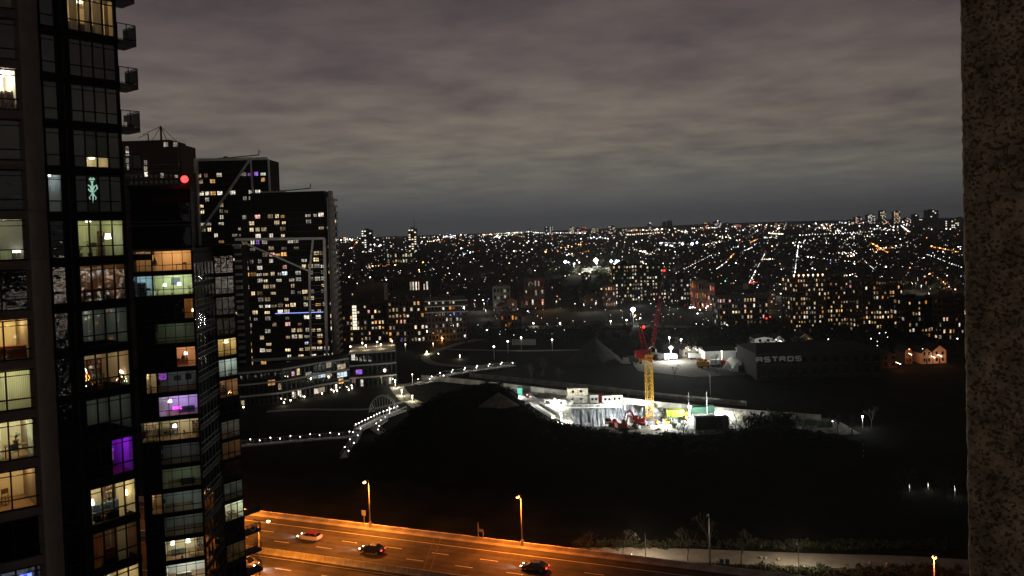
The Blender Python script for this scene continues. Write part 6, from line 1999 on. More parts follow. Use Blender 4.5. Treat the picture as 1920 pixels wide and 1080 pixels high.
container('white stacked site cabin at the back left of the site, lower one', 1084, 757, 7.6, pm('dirty_grey', (.30, .28, .25), .85, var=.7, scale=1.5), z=0)
container('beige stacked site cabin at the back left of the site, upper one', 1084, 757, 7.6, M_conc, z=2.7) if False else None
T = container('beige site cabin standing on top of the white lower cabin', 1084, 757, 7.0, pm('dirty_beige', (.34, .30, .24), .85, var=.6, scale=1.5)); T.location.z = 2.72
container('small pale hut right of the stacked cabins', 1114, 757, 3.0, M_conc, h=2.9)
container('red container between two white huts on the pit edge', 1126, 755, 2.6, M_red, name='container', cat='container', win=False)
container('white hut right of the red container on the pit edge', 1139, 757, 3.4, M_sid)
container('yellowish cabin beside the pit edge floodlight', 1157, 756, 4.0, pm('cream_paint', (.6, .58, .38), .6))
container('long white box on the slab left of the pit', 1047, 764, 5.5, M_white, h=2.2)
container('short white box left of the long white box', 1027, 763, 2.4, M_white, h=2.2)
container('big black covered container on the right of the site', 1336, 806, 9.8, M_steel_d, h=3.6, name='container', cat='container', win=False)
container('dark green tank trailer behind the blinding floodlight', 1310, 776, 6.0, M_green, name='container', cat='container', win=False, h=2.0)
container('green machine housing beside the right mast', 1333, 775, 2.2, M_green, name='container', cat='container', win=False, h=2.4)
container('lime green covered stack right of the crane foot', 1268, 783, 5.2, M_lime, name='stack', cat='stack', win=False, h=2.2)
container('turquoise box in the upper left corner of the site', 975, 741, 1.8, pm('turquoise_paint', (.1, .45, .35), .5), win=False, name='container', cat='container')
container('white trailer in front of the pit floor, left of the crane foot', 1195, 794, 4.4, M_white, h=1.8)
container('small white equipment box left of the white trailer', 1140, 797, 2.0, M_white, h=1.6)
# long pale precast slab and beams
T = thing('concrete_slab', 'long smooth pale slab lying across the upper left of the lit site', 'slab', (*at_z(1020, 757, 0).xy, .12), -.32)
mb = MB(); mb.bevbox(-11, -1.9, 0, 10, 1.9, 1.3, .4); part(mb, 'slab', M_white2, T)
for i, (a, b, lb) in enumerate((((975, 745), (1045, 790), 'outer one of two long pale concrete edge beams on the left rim of the site'), ((990, 744), (1052, 779), 'inner one of two long pale concrete edge beams on the left rim of the site'))):
    p, q = at_z(*a, 0), at_z(*b, 0)
    T = thing('edge_beam', lb, 'beam', (p.x, p.y, .1), atan2(q.y - p.y, q.x - p.x)); Ln = (q - p).length
    for k in range(int(Ln / 4)):
        mb = MB(); mb.box(k * 4, -.6, 0, k * 4 + 3.9, .6, .9); part(mb, 'beam_segment', M_white2, T)
# pit edge guard rail
p, q = at_z(1048, 766, 0), at_z(1166, 764, 0)
T = thing('guard_rail', 'white guard rail along the upper edge of the excavation pit', 'railing', (p.x, p.y, .12), atan2(q.y - p.y, q.x - p.x)); Ln = (q - p).length
mb = MB(); mb.bar((0, 0, 1.1), (Ln, 0, 1.1), .12); mb.bar((0, 0, .6), (Ln, 0, .6), .08); part(mb, 'rail', M_white, T)
for k in range(int(Ln / 2) + 1):
    mb = MB(); mb.bar((k * 2, 0, 0), (k * 2, 0, 1.14), .1); part(mb, 'post', M_white, T)
mb = MB(); mb.box(0, -.5, 0, Ln, .1, .28); part(mb, 'kerb', M_white2, T)


def excavator(label, loc, rz, mat, reach=1.0):
    T = thing('excavator', label, 'excavator', loc, rz)
    for y in (-1.1, 1.1):
        mb = MB(); mb.side([(-1.8, .15), (-1.5, 0), (1.5, 0), (1.8, .15), (1.8, .6), (1.5, .8), (-1.5, .8), (-1.8, .6)], y - .25, y + .25); part(mb, 'track', M_rubber, T)
    mb = MB(); mb.bevbox(-1.9, -1.2, .95, 1.4, 1.2, 1.9, .12); mb.bevbox(-1.9, -1.1, 1.9, -.9, 1.1, 2.3, .1); part(mb, 'body', mat, T)
    mb = MB(); mb.bevbox(.2, .25, 1.9, 1.35, 1.15, 2.95, .1); o = part(mb, 'cab', mat, T)
    mb = MB(); mb.box(1.352, .35, 2.05, 1.37, 1.05, 2.8); put(mb.mesh('window', M_gdark), 'window', o)
    mb = MB(); mb.bar((1.2, -.2, 1.6), (3.2 * reach, -.2, 4.2), .35, .5); mb.bar((3.2 * reach, -.2, 4.2), (5.0 * reach, -.2, 3.6), .3, .4); part(mb, 'boom', mat, T)
    mb = MB(); mb.bar((4.9 * reach, -.2, 3.8), (6.0 * reach, -.2, 1.4), .26, .32); mb.bar((3.4 * reach, -.2, 4.5), (5.1 * reach, -.2, 4.0), .12); part(mb, 'stick', mat, T)
    mb = MB(); mb.side([(5.8 * reach, 1.4), (6.4 * reach, 1.2), (6.3 * reach, .5), (5.4 * reach, .6)], -.7, .3); part(mb, 'bucket', M_steel_d, T)


g = at_z(1099, 797, 0); excavator('white excavator with its boom raised to the upper left, at the left of the pit', (23.5, 247, -6.6), 2.6, M_white, 1.5)
g = at_z(1206, 798, 0); excavator('red excavator at the foot of the yellow crane mast', (g.x - 1, 240.5, .1), 2.9, M_red, .8)
g = at_z(1165, 804, 0); excavator('small orange red digger in front of the pit floor', (g.x, 235, .1), .3, pm('machine_orange', (.42, .07, .03), .5, var=.3), .6)
T = thing('water_tank', 'upright orange red tank left of the white trailer', 'tank', (*at_z(1155, 806, 0).xy, .1), 0); T.location.y += 3
mb = MB(); mb.tube([(0, 0, 0), (0, 0, 2.1), (0, 0, 2.35)], [.95, .95, .5], 16); part(mb, 'barrel', pm('tank_red', (.6, .07, .04), .4), T)
mb = MB(); mb.tube([(0, 0, 2.35), (0, 0, 2.5)], .2, 8); part(mb, 'lid', M_steel_d, T)
# beige site wall at the right and green mesh fence
p, q = at_z(1345, 786, 0), at_z(1393, 790, 0)
T = thing('site_wall', 'beige graffiti stained wall at the right end of the lit site', 'wall', (p.x, p.y, .1), atan2(q.y - p.y, q.x - p.x)); Ln = (q - p).length
for k in range(5):
    mb = MB(); mb.box(k * Ln / 5, 0, 0, (k + 1) * Ln / 5 - .05, .25, 2.7); part(mb, 'panel', pm('beige_panel', (.50, .46, .36), .85, var=.35, scale=1.5), T)
p, q = at_z(1465, 797, 0), at_z(1562, 803, 0)
T = thing('mesh_fence', 'dim green sheeted fence along the bank right of the lit site', 'fence', (p.x, p.y, 0), atan2(q.y - p.y, q.x - p.x)); Ln = (q - p).length
for k in range(7):
    mb = MB(); mb.box(k * Ln / 7, 0, .2, (k + 1) * Ln / 7 - .1, .06, 2.0); part(mb, 'panel', pm('green_sheet', (.10, .16, .12), .8, var=.5, scale=.8), T)
    mb = MB(); mb.bar((k * Ln / 7, .1, 0), (k * Ln / 7, .1, 2.3), .1); part(mb, 'post', M_metal, T)
flood('small lamp at the left end of the green sheeted fence', 1466, 788, 240, 160, WH, .14)
flood('small lamp at the right end of the green sheeted fence', 1561, 790, 236, 200, WH, .16)
for i, (px, py) in enumerate(((1618, 846), (1618, 853), (1619, 859), (1619, 868))):  # glowing dots added in place of a lamp's reflection in water
    flood(ORD[i] + ' from the top of four glowing dots imitating a lamp reflection down the dark bank', px, py, 205 - i * 3, 0, WH, .13, lens=EL['white', 1], name='reflection_dot', cat='lamp', base=0)
# stacked materials and small machines strewn over the site
rr = random.Random(77)
for i in range(70):
    px = rr.uniform(1050, 1280); py = rr.uniform(795, 806) if rr.random() < .7 else rr.uniform(778, 792)
    if py < 795 and px < 1235: px = rr.uniform(1236, 1290)
    if i > 40: px, py = rr.uniform(990, 1180), rr.uniform(744, 760)
    if i > 62: px, py = rr.uniform(1190, 1370), rr.uniform(762, 795)
    g = at_z(px, py, 0)
    mb = MB(); m = [M_white, M_conc, M_red, M_green, M_yel, M_steel_d, M_wood][rr.randrange(7)]
    for k in range(rr.randint(1, 4)): mb.box(-rr.uniform(.3, .9), -rr.uniform(.2, .5), k * .35, rr.uniform(.3, .9), rr.uniform(.2, .5), k * .35 + .3)
    o = put(mb.mesh('material_stack', m), 'material_stack', None, (g.x, g.y, .12), rr.uniform(0, 3)); cn_ = dict(zip((M_white, M_conc, M_red, M_green, M_yel, M_steel_d, M_wood), 'white grey red green yellow black brown'.split()))[m]; tag(o, 'stack of ' + cn_ + (' building material on the slab by the white cabins' if i > 40 else ' building material on the lit ground near the crane foot'), 'material stack', 'stacks of ' + cn_ + (' material by the cabins' if i > 40 else ' material near the crane foot'))

# --- long retaining walls behind the site
def wall_line(label, pts, h, seglen=6, mat=None, name='retaining_wall'):
    P_ = [at_z(x, y, 0) for x, y in pts]
    T = thing(name, label, 'wall', (P_[0].x, P_[0].y, 0), 0); m_ = mat or M_conc
    for a, b in zip(P_, P_[1:]):
        Ln = (b - a).length; n = max(1, int(Ln / seglen)); ang = atan2(b.y - a.y, b.x - a.x)
        key = MB(); key.box(0, 0, 0, Ln / n - .06, .4, h); key.box(0, -.06, h - .3, Ln / n - .06, .401, h + .08)
        me = key.mesh('wall_panel', m_)
        for k in range(n):
            c = a.lerp(b, k / n) - P_[0]; put(me, 'wall_panel', T, (c.x, c.y, 0), ang)
    return T


M_rw = pm('stained_concrete', (.30, .27, .23), .9, var=.5, scale=.25, bump=.3)
wall_line('long stained concrete retaining wall running behind the lit construction site', [(790, 712), (900, 723), (1100, 747), (1240, 765), (1400, 780), (1540, 790)], 1.9, mat=M_rw)
wall_line('second fainter wall running parallel behind the long retaining wall', [(880, 707), (1100, 730), (1240, 746), (1400, 762)], 1.6, mat=M_rw)
wall_line('low lit boundary wall along the road left of the big white floodlight', [(970, 616), (1080, 616), (1182, 615)], 1.6, 10, mat=M_conc)
wall_line('pale street front behind the trees beyond the boundary wall', [(960, 647), (1005, 647)], 3.0, 8, mat=M_conc)
for i, (px, py, d_, pw_, col_) in enumerate(((1000, 606, 486, 300, (1, .95, .8)), (1050, 606, 486, 300, (1, .95, .8)), (1145, 602, 488, 420, (1, .95, .8)), (1175, 600, 488, 420, (1, .98, .9)), (977, 633, 400, 160, (.9, 1, .8)), (1035, 637, 395, 160, (1, .95, .8)), (952, 640, 392, 0, 0), (926, 650, 375, 0, 0))):
    flood('small white street lamp by the low boundary wall, number ' + ORD[i] + ' built' if False else ['lamp at the left part of the lit boundary wall', 'lamp at the middle of the lit boundary wall', 'lamp near the right end of the lit boundary wall', 'lamp beside the huge white floodlight on the lit wall', 'lamp over the pale street front behind the trees', 'lamp left of the gravel heap top', 'lamp on the dark lawn left of the pale street front', 'leftmost lamp on the dark lawn above the park footbridge'][i], px, py, d_, pw_, col_ or WH, .42, lens=E_warmlamp, name='street_lamp', cat='street lamp', group='street lamps along the boundary wall')

# vehicles in the gravel yard
M_blu = paint('van_white', (.7, .7, .7), .4)


def truck(label, px, py, rz, cabmat, boxmat, L_=6.0, name='truck'):
    g = at_z(px, py, 0); T = thing(name, label, 'truck', (g.x, g.y, .08), rz)
    mb = MB(); mb.bevbox(L_ * .5 - 1.9, -1.1, .5, L_ * .5, 1.1, 2.5, .15); part(mb, 'cab', cabmat, T)
    mb = MB(); mb.bar((L_ * .5 - .28, 0, 1.5), (L_ * .5 + .015, 0, 1.5), 1.9, .9); part(mb, 'windscreen', M_wind, T)
    mb = MB(); mb.box(-L_ / 2, -1.15, .9, L_ * .5 - 2.0, 1.15, 2.9 if boxmat is not M_red else 2.2); part(mb, 'cargo_box', boxmat, T)
    mb = MB(); mb.box(-L_ / 2, -.5, .55, L_ / 2 - .3, .5, .88); part(mb, 'chassis', M_steel_d, T)
    for x in (-L_ * .3, L_ * .33):
        for y in (-1, 1):
            mb = MB(); mb.tube([(x, y * .8, .48), (x, y * 1.1, .48)], .48, 12); part(mb, 'wheel', M_rubber, T)


truck('white box van parked under the round yard floodlight', 1257, 675, .2, M_white, M_white)
truck('dark pickup truck with pale cab at the left of the gravel yard', 1232, 674, .1, M_white, M_steel_d, 5)
truck('second dark truck with pale cab just right of the crane', 1243, 676, -.1, M_sid, M_steel_d, 5)
truck('small pink white truck at the back right of the gravel yard', 1302, 674, 0, M_sid, M_sid, 5)
truck('red truck at the right of the gravel yard, left one of the row', 1326, 684, 2.9, M_red, M_red, 7)
truck('red truck at the right of the gravel yard, middle one of the row', 1343, 687, .3, M_red, M_white, 7)
truck('red truck at the right of the gravel yard, rightmost of the row', 1359, 686, 2.8, M_red, M_red, 6)
truck('yellow truck left of the red trucks in the gravel yard', 1319, 690, .4, M_yel, M_yel, 5)
truck('orange and green truck behind the counterweight of the crane', 1192, 682, 0, M_yel, M_green, 6)
container('white flatbed load behind the crane top', 1180, 683, 5, M_sid, name='container', cat='container', win=False)
flood('lamp at the right end of the gravel yard above the red trucks', 1361, 676, 338, 2500, WH, .2)
# glazed half round tank right of the storage hall
g = at_z(1390, 697, 0); T = thing('storage_tent', 'pale half round storage tent between the storage hall and the warehouse', 'tent', (g.x, g.y, .05), 0)
mb = MB(); mb.side([(3.4 * cos(pi * k / 10), 4.2 * sin(pi * k / 10)) for k in range(11)], 0, 12); part(mb, 'cover', M_sid, T)
mb = MB(); mb.box(-1.2, -.08, 0, 1.2, -.01, 2.6); part(mb, 'door', M_steel_d, T)

# ------------------------------------------------------------------ footbridges with rows of small lamps
def lit_deck(label, pts, width, h, n, power_every=0, pw=0, brt=1, lampside=(1, -1), zs=None, lname='deck lamps'):
    P_ = [at_z(x, y, zz) for (x, y), zz in zip(pts, zs or [h] * len(pts))]
    T = thing('footbridge', label, 'bridge', (P_[0].x, P_[0].y, 0), 0)
    L0 = sum((b - a).length for a, b in zip(P_, P_[1:]))
    for a, b in zip(P_, P_[1:]):
        a_, b_ = a - Vector((P_[0].x, P_[0].y, 0)), b - Vector((P_[0].x, P_[0].y, 0))
        mb = MB(); mb.bar(a_ - Vector((0, 0, .2)), b_ - Vector((0, 0, .2)), width, .35); part(mb, 'deck', M_conc, T)
        d = (b_ - a_).normalized(); nn = Vector((-d.y, d.x, 0)) * (width / 2 - .08)
        for s_ in (1, -1):
            mb = MB(); mb.bar(a_ + nn * s_ + Vector((0, 0, 1.1)), b_ + nn * s_ + Vector((0, 0, 1.1)), .08)
            k_ = max(2, int((b_ - a_).length / 1.6))
            for k in range(k_ + 1):
                c = a_.lerp(b_, k / k_) + nn * s_; mb.bar(c, c + Vector((0, 0, 1.1)), .05)
            part(mb, 'railing', M_metal, T)
        for s_ in range(max(1, int((b_ - a_).length / 9))):
            c = a_.lerp(b_, (s_ + .5) / max(1, int((b_ - a_).length / 9)))
            if c.z > .8:
                mb = MB(); mb.box(c.x - .3, c.y - .3, -.5, c.x + .3, c.y + .3, c.z - .38); part(mb, 'pier', M_conc_d, T)
    # lamps as things on the deck
    for i in range(n):
        s_ = L0 * (i + .5) / n; acc = 0
        for a, b in zip(P_, P_[1:]):
            l = (b - a).length
            if acc + l >= s_: break
            acc += l
        c = a.lerp(b, (s_ - acc) / l); d = (b - a).normalized(); nn = Vector((-d.y, d.x, 0)) * (width / 2 - .2) * (1 if nn.y > 0 else -1)
        o = thing('deck_lamp', ORD[i] + ' small white lamp, counted from the ' + ('left' if pts[-1][0] > pts[0][0] else 'right') + ', on the railing of the ' + lname, 'lamp', c + nn * lampside[i % len(lampside)], 0, 'lamps along the ' + lname)
        mb = MB(); mb.tube([(0, 0, 0), (0, 0, 1.15)], .05, 5); part(mb, 'post', M_metal, o)
        mb = MB(); mb.ball((0, 0, 1.24), .15 * brt, 8, 5, 1.2); part(mb, 'globe', E_warmlamp if False else em('deck_lamp_lens', (1, .97, .9), 7, var=.4), o)
        if power_every and i % power_every == 0: light('light', 'POINT', (0, 0, .95), pw, (1, .97, .86), o, shadow_soft_size=.15)
    return T


lit_deck('brightly lit footbridge rising to the right across the middle of the park', [(782, 719), (822, 711), (836, 703), (900, 692), (962, 684)], 4.0, 1.0, 16, 1, 90, 1.2, lname='bright park footbridge', zs=[.6, .9, 1.6, 1.6, 1.2])
lit_deck('lit sloping footbridge below the arched truss in the dark park', [(755, 768), (720, 781), (672, 805)], 3.2, 1.0, 14, 1, 40, 1.0, lname='sloping footbridge')
lit_deck('long dim boardwalk with evenly spaced white lamps across the dark park', [(664, 818), (600, 822), (520, 829), (440, 836)], 2.6, .5, 12, 1, 9, .95, lampside=(1,), lname='long dim boardwalk')
lit_deck('short dim boardwalk branch dropping left below the sloping footbridge', [(672, 808), (662, 832), (645, 858)], 2.2, .5, 7, 0, 0, .9, lname='short boardwalk branch')
lit_deck('faint second branch of the boardwalk right of the sloping footbridge', [(722, 786), (700, 802), (718, 815)], 2.0, .4, 5, 0, 0, .8, lname='faint boardwalk branch')
# arched truss
g = at_d(686, 790, 262); g2 = at_d(738, 786, 262)
T = thing('arched_truss', 'faint arched steel truss standing in the dark park left of the sloping footbridge', 'arch', (g.x, g.y + 6, 0), 0)
W_ = g2.x - g.x; mb = MB(); pts_ = [(W_ / 2 - cos(pi * k / 14) * W_ / 2, 0, sin(pi * k / 14) * 5.6 + .2) for k in range(15)]
mb.tube(pts_, .13, 6); mb.tube([(p[0], 2, p[2]) for p in pts_], .13, 6); part(mb, 'arch', M_metal, T)
mb = MB()
for k in range(1, 14): mb.bar(pts_[k], (pts_[k][0] * .75 + W_ * .12, 1, .2), .09); mb.bar(pts_[k], (pts_[k][0], 2, pts_[k][2]), .08)
part(mb, 'web', M_metal, T)
light('light', 'POINT', (W_ * .85, -5, 3), 26, (1, 1, .9), T); mb = MB(); mb.tube([(W_ * .85, -5.3, 0), (W_ * .85, -5.3, 2.8)], .05, 6); mb.ball((W_ * .85, -5.3, 3), .12, 8, 5); part(mb, 'lamp', em('deck_lamp_lens', (1, .97, .9), 7, var=.4), T)
# park path lamps
for (px, py, d_, pw_, col_) in ((741, 713, 312, 1300, (1, .95, .72)), (753, 731, 296, 1100, (1, .93, .66)), (773, 742, 286, 700, (1, .93, .62)), (717, 715, 318, 500, (1, .8, .6)), (773, 702, 316, 60, (1, 1, .95)),
                                (800, 659, 398, 1500, (1, .93, .6)), (822, 663, 396, 900, (1, .93, .6)), (862, 666, 380, 500, (1, .95, .75)), (760, 645, 410, 200, (1, .93, .7)), (812, 644, 420, 200, (1, .7, .35))):
    flood('low park path lamp with a warm white head', px, py, d_, pw_, col_, .22, lens=E_warmlamp, name='path_lamp', cat='lamp', group='lamps along the park paths')
for (px, py, d_, pw_) in ((829, 634, 440, 900), (848, 634, 450, 700), (865, 628, 470, 900)):
    flood('orange sodium street lamp by the terraced apartment block', px, py, d_, pw_, (1, .33, .06), .5, lens=E_sodium, name='street_lamp', cat='street lamp', group='orange lamps on the street beside the terraced block')


def walker(px, py, lb):
    g = at_z(px, py, 0); person(lb, (g.x, g.y, .09), .4, 1.75, 'grey')


walker(756, 746, 'tiny figure in dark clothes walking on the lit park path')
walker(728, 747, 'tiny figure in dark clothes on the grass left of the lit park path')


# ------------------------------------------------------------------ trees
def tree_mesh(seed, h=9, lean=0, spread=.55, depth=5):
    rr = random.Random(seed); tr = MB(); cr = MB()

    def grow(p, d, l, r, lev):
        q = p + d * l; mid = p.lerp(q, .5) + Vector((rr.uniform(-1, 1), rr.uniform(-1, 1), 0)) * l * .05
        (tr if lev < 2 else cr).tube([p, mid, q], [r, r * .85, r * .7], 6 if lev < 2 else 4 if lev < 4 else 3, cap=False)
        if lev >= depth: return
        n = 3 if lev < 3 else rr.choice((2, 3))
        for i in range(n):
            a = rr.uniform(0, 6.283); t = spread * rr.uniform(.5, 1.15)
            u = d.cross(Vector((cos(a), sin(a), .1))).normalized()
            nd = (d * cos(t) + u * sin(t) + Vector((0, 0, .12))).normalized()
            grow(q if i else q, nd, l * rr.uniform(.62, .82), r * .62, lev + 1)
    grow(Vector((0, 0, 0)), Vector((rr.uniform(-.05, .05), rr.uniform(-.05, .05), 1)).normalized(), h * .27, h * .016, 0)
    return tr.mesh('trunk', M_bark), cr.mesh('crown', M_bark)


TM = [tree_mesh(s, 9, spread=.5 + .08 * (s % 3)) for s in range(5)]


def tree(label, loc, k, s=1.0, group='bare trees'):
    o = thing('bare_tree', label, 'tree', loc, random.uniform(0, 6.28), group); o.scale = (s, s, s)
    put(TM[k][0], 'trunk', o); put(TM[k][1], 'crown', o)
    return o


g = at_z(1168, 1049, 0); tree('small bare tree with bright lit twigs beside the highway parapet', (g.x, g.y, 0), 1, .7, 'bare trees beside the pale street')
light_t = flood('low lamp that lights the twigs of the small bare tree', 1184, 1036, 138, 90, (1, .95, .8), .05, lens=M_gdark, name='post_lamp', cat='lamp')
for i, (px, py) in enumerate(((1105, 1040), (1290, 1052), (1390, 1066), (1330, 1046))):
    g = at_z(px, py, 0); tree('dim leafless tree beside the pale street', (g.x, g.y, 0), i, .6 + .14 * i, 'dim trees beside the pale street')
rr = random.Random(21)
for i in range(46):
    if i < 14: px, py = rr.uniform(1235, 1470), rr.uniform(816, 834)
    elif i < 22: px, py = rr.uniform(1450, 1650), rr.uniform(798, 815)
    elif i < 30: px, py = rr.choice((rr.uniform(960, 1050), rr.uniform(1240, 1400))), rr.uniform(700, 722)
    elif i < 38: px, py = rr.uniform(1170, 1240), rr.uniform(632, 652)
    else: px, py = rr.uniform(1690, 1800), rr.uniform(925, 950)
    g = at_z(px, py, 0)
    if inside((g.x, g.y), SITE): g.y = 221
    wh_ = ['in front of the right half of the lit construction site', 'beside the green sheeted fence on the right bank', 'between the long retaining walls and the gravel yard', 'behind the cone of gravel under the white floodlight', 'on the dark bank beside the granite pillar'][0 if i < 14 else 1 if i < 22 else 2 if i < 30 else 3 if i < 38 else 4]
    tree('leafless tree ' + wh_, (g.x, g.y, terrain(g.x, g.y)), rr.randrange(5), rr.uniform(.6, 1.1), 'leafless trees ' + wh_)
flood('small lamp shining among the trees at the right bank', 1740, 905, 175, 70, (1, .95, .7), .05, lens=EL['white', 0])
flood('small lamp shining among the trees left of the other bank lamp', 1705, 908, 174, 40, (1, 1, .9), .05, lens=EL['white', 0])


def thicket(name, cells, hmin, hmax, seed, r=1.6):
    """undergrowth and tree crowns nobody could count"""
    rr = random.Random(seed); mb = MB()
    for (x, y) in cells:
        z = terrain(x, y); h = rr.uniform(hmin, hmax)
        for q in range(9):
            c = Vector((x + rr.gauss(0, r * .5), y + rr.gauss(0, r * .5), z + h * rr.uniform(.2, 1)))
            for w in range(5):
                d = Vector((rr.uniform(-1, 1), rr.uniform(-1, 1), rr.uniform(-.6, 1))) * r * .5; s_ = Vector((rr.uniform(-1, 1), rr.uniform(-1, 1), rr.uniform(-1, 1))) * r * .22
                mb.add([c, c + d + s_, c + d * 1.2, c + d - s_], [(0, 1, 2), (0, 2, 3)])
    return struct(mb, name, pm('dark_foliage', (.045, .05, .028), .95, var=.5, scale=.5, spec=.1), kind='stuff')


rr = random.Random(31)
cells = []
for i in range(700):
    px = rr.uniform(1380, 1660); g = at_z(px, rr.uniform(612, 655) + (px - 1400) * .02, 0); cells.append((g.x, g.y))
for i in range(50): g = at_z(rr.uniform(1400, 1480), rr.uniform(806, 818), 0); cells.append((g.x, min(g.y, 224)))
for i in range(300): g = at_z(rr.uniform(700, 1390), rr.uniform(618, 650), 0); cells.append((g.x, g.y + 8))
thicket('woodland', cells, 2.5, 6.5, 5)
cells = []
for i in range(420):
    x = rr.uniform(-52, 92); yb = 222 if x < 4 else 212 if x < 24 else 206
    y = yb + rr.gauss(0, 4)
    if terrain(x, y) > .6: cells.append((x, y))
thicket('hill_scrub', cells, .15, .6, 9, .7)
cells = []
for i in range(1500):
    y = rr.uniform(640, 2600); x = rr.uniform(-.25, .62) * y; cells.append((x, y))
thicket('far_woodland', cells, 4, 9, 6, 5.0)

# ------------------------------------------------------------------ houses of the far neighbourhood
hm = []
for k in range(6):
    w, d, h = [(7, 9, 5.5), (8, 10, 6), (6, 12, 6.5), (9, 9, 4.5), (10, 8, 7), (7, 8, 5)][k]
    mb = house_mesh(w, d, h, 2.4)
    mb.mi = 3
    for j in range(2):
        if (k + j) % 3: mb.box(w * (.2 + .4 * j), -.08, 1 + 2.6 * j, w * (.2 + .4 * j) + 1.2, -.01, 2.4 + 2.6 * j)
    hm.append(mb.mesh('house', [[M_brick, M_brick2, M_conc_d][k % 3], M_tile, M_brick, E[['warm', 'white', 'amber'][k % 3]]]))
rr = random.Random(41); n = 0; taken = []
while n < 260:
    y = 560 + 1500 * rr.random() ** 1.4; x = rr.uniform(-.22, .58) * y
    px = 960 + x / y * FPX
    if 560 < y < 700 and (px < 900 or 1130 < px < 1350 or px > 1470): continue
    if any((x - a_) ** 2 + (y - b_) ** 2 < 170 for a_, b_ in taken): continue
    taken.append((x, y))
    o = put(hm[rr.randrange(6)], 'small_house', None, (x, y, terrain(x, y)), rr.choice((.3, .3, -.5, -1.27)) + rr.uniform(-.05, .05))
    kd_ = ['dark brick', 'brown brick', 'grey walled'][(hm.index(o.data)) % 3]; wz_ = ('left' if x < .06 * y else 'centre' if x < .3 * y else 'right')
    rw_ = 'nearest rows' if y < 850 else 'middle rows' if y < 1300 else 'farthest rows'
    tag(o, f'{kd_} gabled house in the {rw_} of the far neighbourhood, {wz_} part', 'house', f'{kd_} houses in the {rw_}, {wz_} part'); n += 1

# ------------------------------------------------------------------ street lights of the city, strings first
lampm = {}


def lamp_mesh(col, b, size):
    k = (col, b, size)
    if k not in lampm:
        mb = MB(); mb.tube([(0, 0, -6), (0, 0, -size * .8)], .09, 5); mb.mi = 1; mb.ball((0, 0, 0), size, 8, 5, .8)
        lampm[k] = mb.mesh('street_lamp', [M_steel_d, EL[col, b]])
    return lampm[k]


pts = []   # (position, colour, brightness, radius)
rr = random.Random(51)


def add_pt(px, py, col, b, size=1.0):
    g = at_g(px, py, 6)
    if g.y > 8600: return
    pts.append((g, col, b, g.y * .00064 * size))


strings = [((1405, 530), (1436, 472), 26, 'white', 1, .9), ((1490, 514), (1497, 458), 24, 'cool', 1, 1.0), ((1584, 455), (1642, 508), 26, 'white', 1, .8), ((1634, 456), (1666, 474), 14, 'orange', 1, 1.2),
           ((1746, 462), (1800, 473), 14, 'orange', 1, 1.1), ((1738, 477), (1806, 502), 16, 'cool', 1, .8), ((1268, 512), (1338, 476), 18, 'white', 1, .7), ((1344, 504), (1366, 488), 12, 'white', 1, .9), ((1364, 488), (1378, 474), 7, 'orange', 1, 1.2),
           ((1088, 474), (1106, 470), 7, 'orange', 0, .9), ((1408, 454), (1422, 448), 7, 'orange', 1, 1), ((1395, 470), (1412, 463), 8, 'white', 1, .8), ((1500, 441), (1640, 434), 25, 'white', 1, .85), ((1690, 423), (1706, 436), 16, 'cool', 1, .9),
           ((1442, 437), (1470, 439), 14, 'warm', 1, 1.2), ((1500, 521), (1565, 526), 9, 'warm', 1, 1.5), ((1565, 521), (1610, 512), 8, 'warm', 1, 1.2), ((1178, 440), (1240, 436), 16, 'warm', 1, 1), ((1240, 455), (1268, 456), 12, 'cool', 1, 1), ((640, 455), (700, 441), 14, 'warm', 0, 1),
           ((1430, 486), (1462, 486), 9, 'warm', 1, 1), ((1405, 530), (1422, 529), 6, 'red', 1, 1), ((1190, 468), (1225, 478), 10, 'warm', 1, .8), ((905, 440), (1000, 434), 30, 'warm', 1, .9), ((1000, 436), (1100, 437), 30, 'white', 1, .8), ((1762, 424), (1800, 420), 14, 'warm', 1, 1.3)]
for a, b, n, col, br, sz in strings:
    for i in range(n):
        t = (i + rr.uniform(-.2, .2)) / n
        add_pt(a[0] + (b[0] - a[0]) * t, a[1] + (b[1] - a[1]) * t + rr.uniform(-.4, .4), col, min(2, br + (rr.random() < .25)) if rr.random() < .85 else 0, sz * rr.uniform(.8, 1.35))
named = [(1060, 491, 'cool', 2, 3.4), (1066, 492, 'cool', 2, 1.4), (1086, 492, 'cool', 2, 1.6), (1117, 488, 'white', 2, 5.2), (1146, 490, 'cool', 2, 3.2), (1156, 490, 'cool', 2, 3.4), (1160, 489, 'cool', 2, 1.6),
         (1280, 457, 'cool', 2, 3.0), (1298, 457, 'cool', 2, 3.3), (1307, 455, 'cool', 2, 2.6), (1023, 472, 'orange', 2, 1.8), (1046, 471, 'orange', 1, 1.5), (1496, 463, 'cool', 2, 1.9), (1294, 577, 'white', 2, 1.5), (1299, 576, 'white', 2, 1.6), (1303, 577, 'white', 1, 1.3), (1324, 577, 'white', 2, 1.5), (1327, 574, 'white', 2, 1.3),
         (1332, 536, 'red', 1, 2.2), (1437, 597, 'red', 1, 2.2), (1444, 594, 'red', 1, 1.5), (1360, 527, 'green', 1, 1.4), (1275, 455, 'cool', 1, 1.6), (1409, 530, 'red', 1, 1.6), (1706, 502, 'orange', 1, 1.6), (1743, 513, 'orange', 2, 1.2), (1749, 512, 'orange', 1, 1.2), (1633, 635, 'white', 2, .9), (1664, 632, 'white', 2, 1), (1661, 624, 'white', 2, 1), (1649, 625, 'white', 2, 1.2), (1645, 640, 'white', 1, 1), (1645, 648, 'white', 1, 1), (1705, 655, 'orange', 2, 1), (1730, 654, 'white', 1, .8), (1553, 636, 'white', 2, 1), (1795, 635, 'white', 1, 1.4)]
for px, py, c, b, s_ in named: add_pt(px, py, c, b, s_)
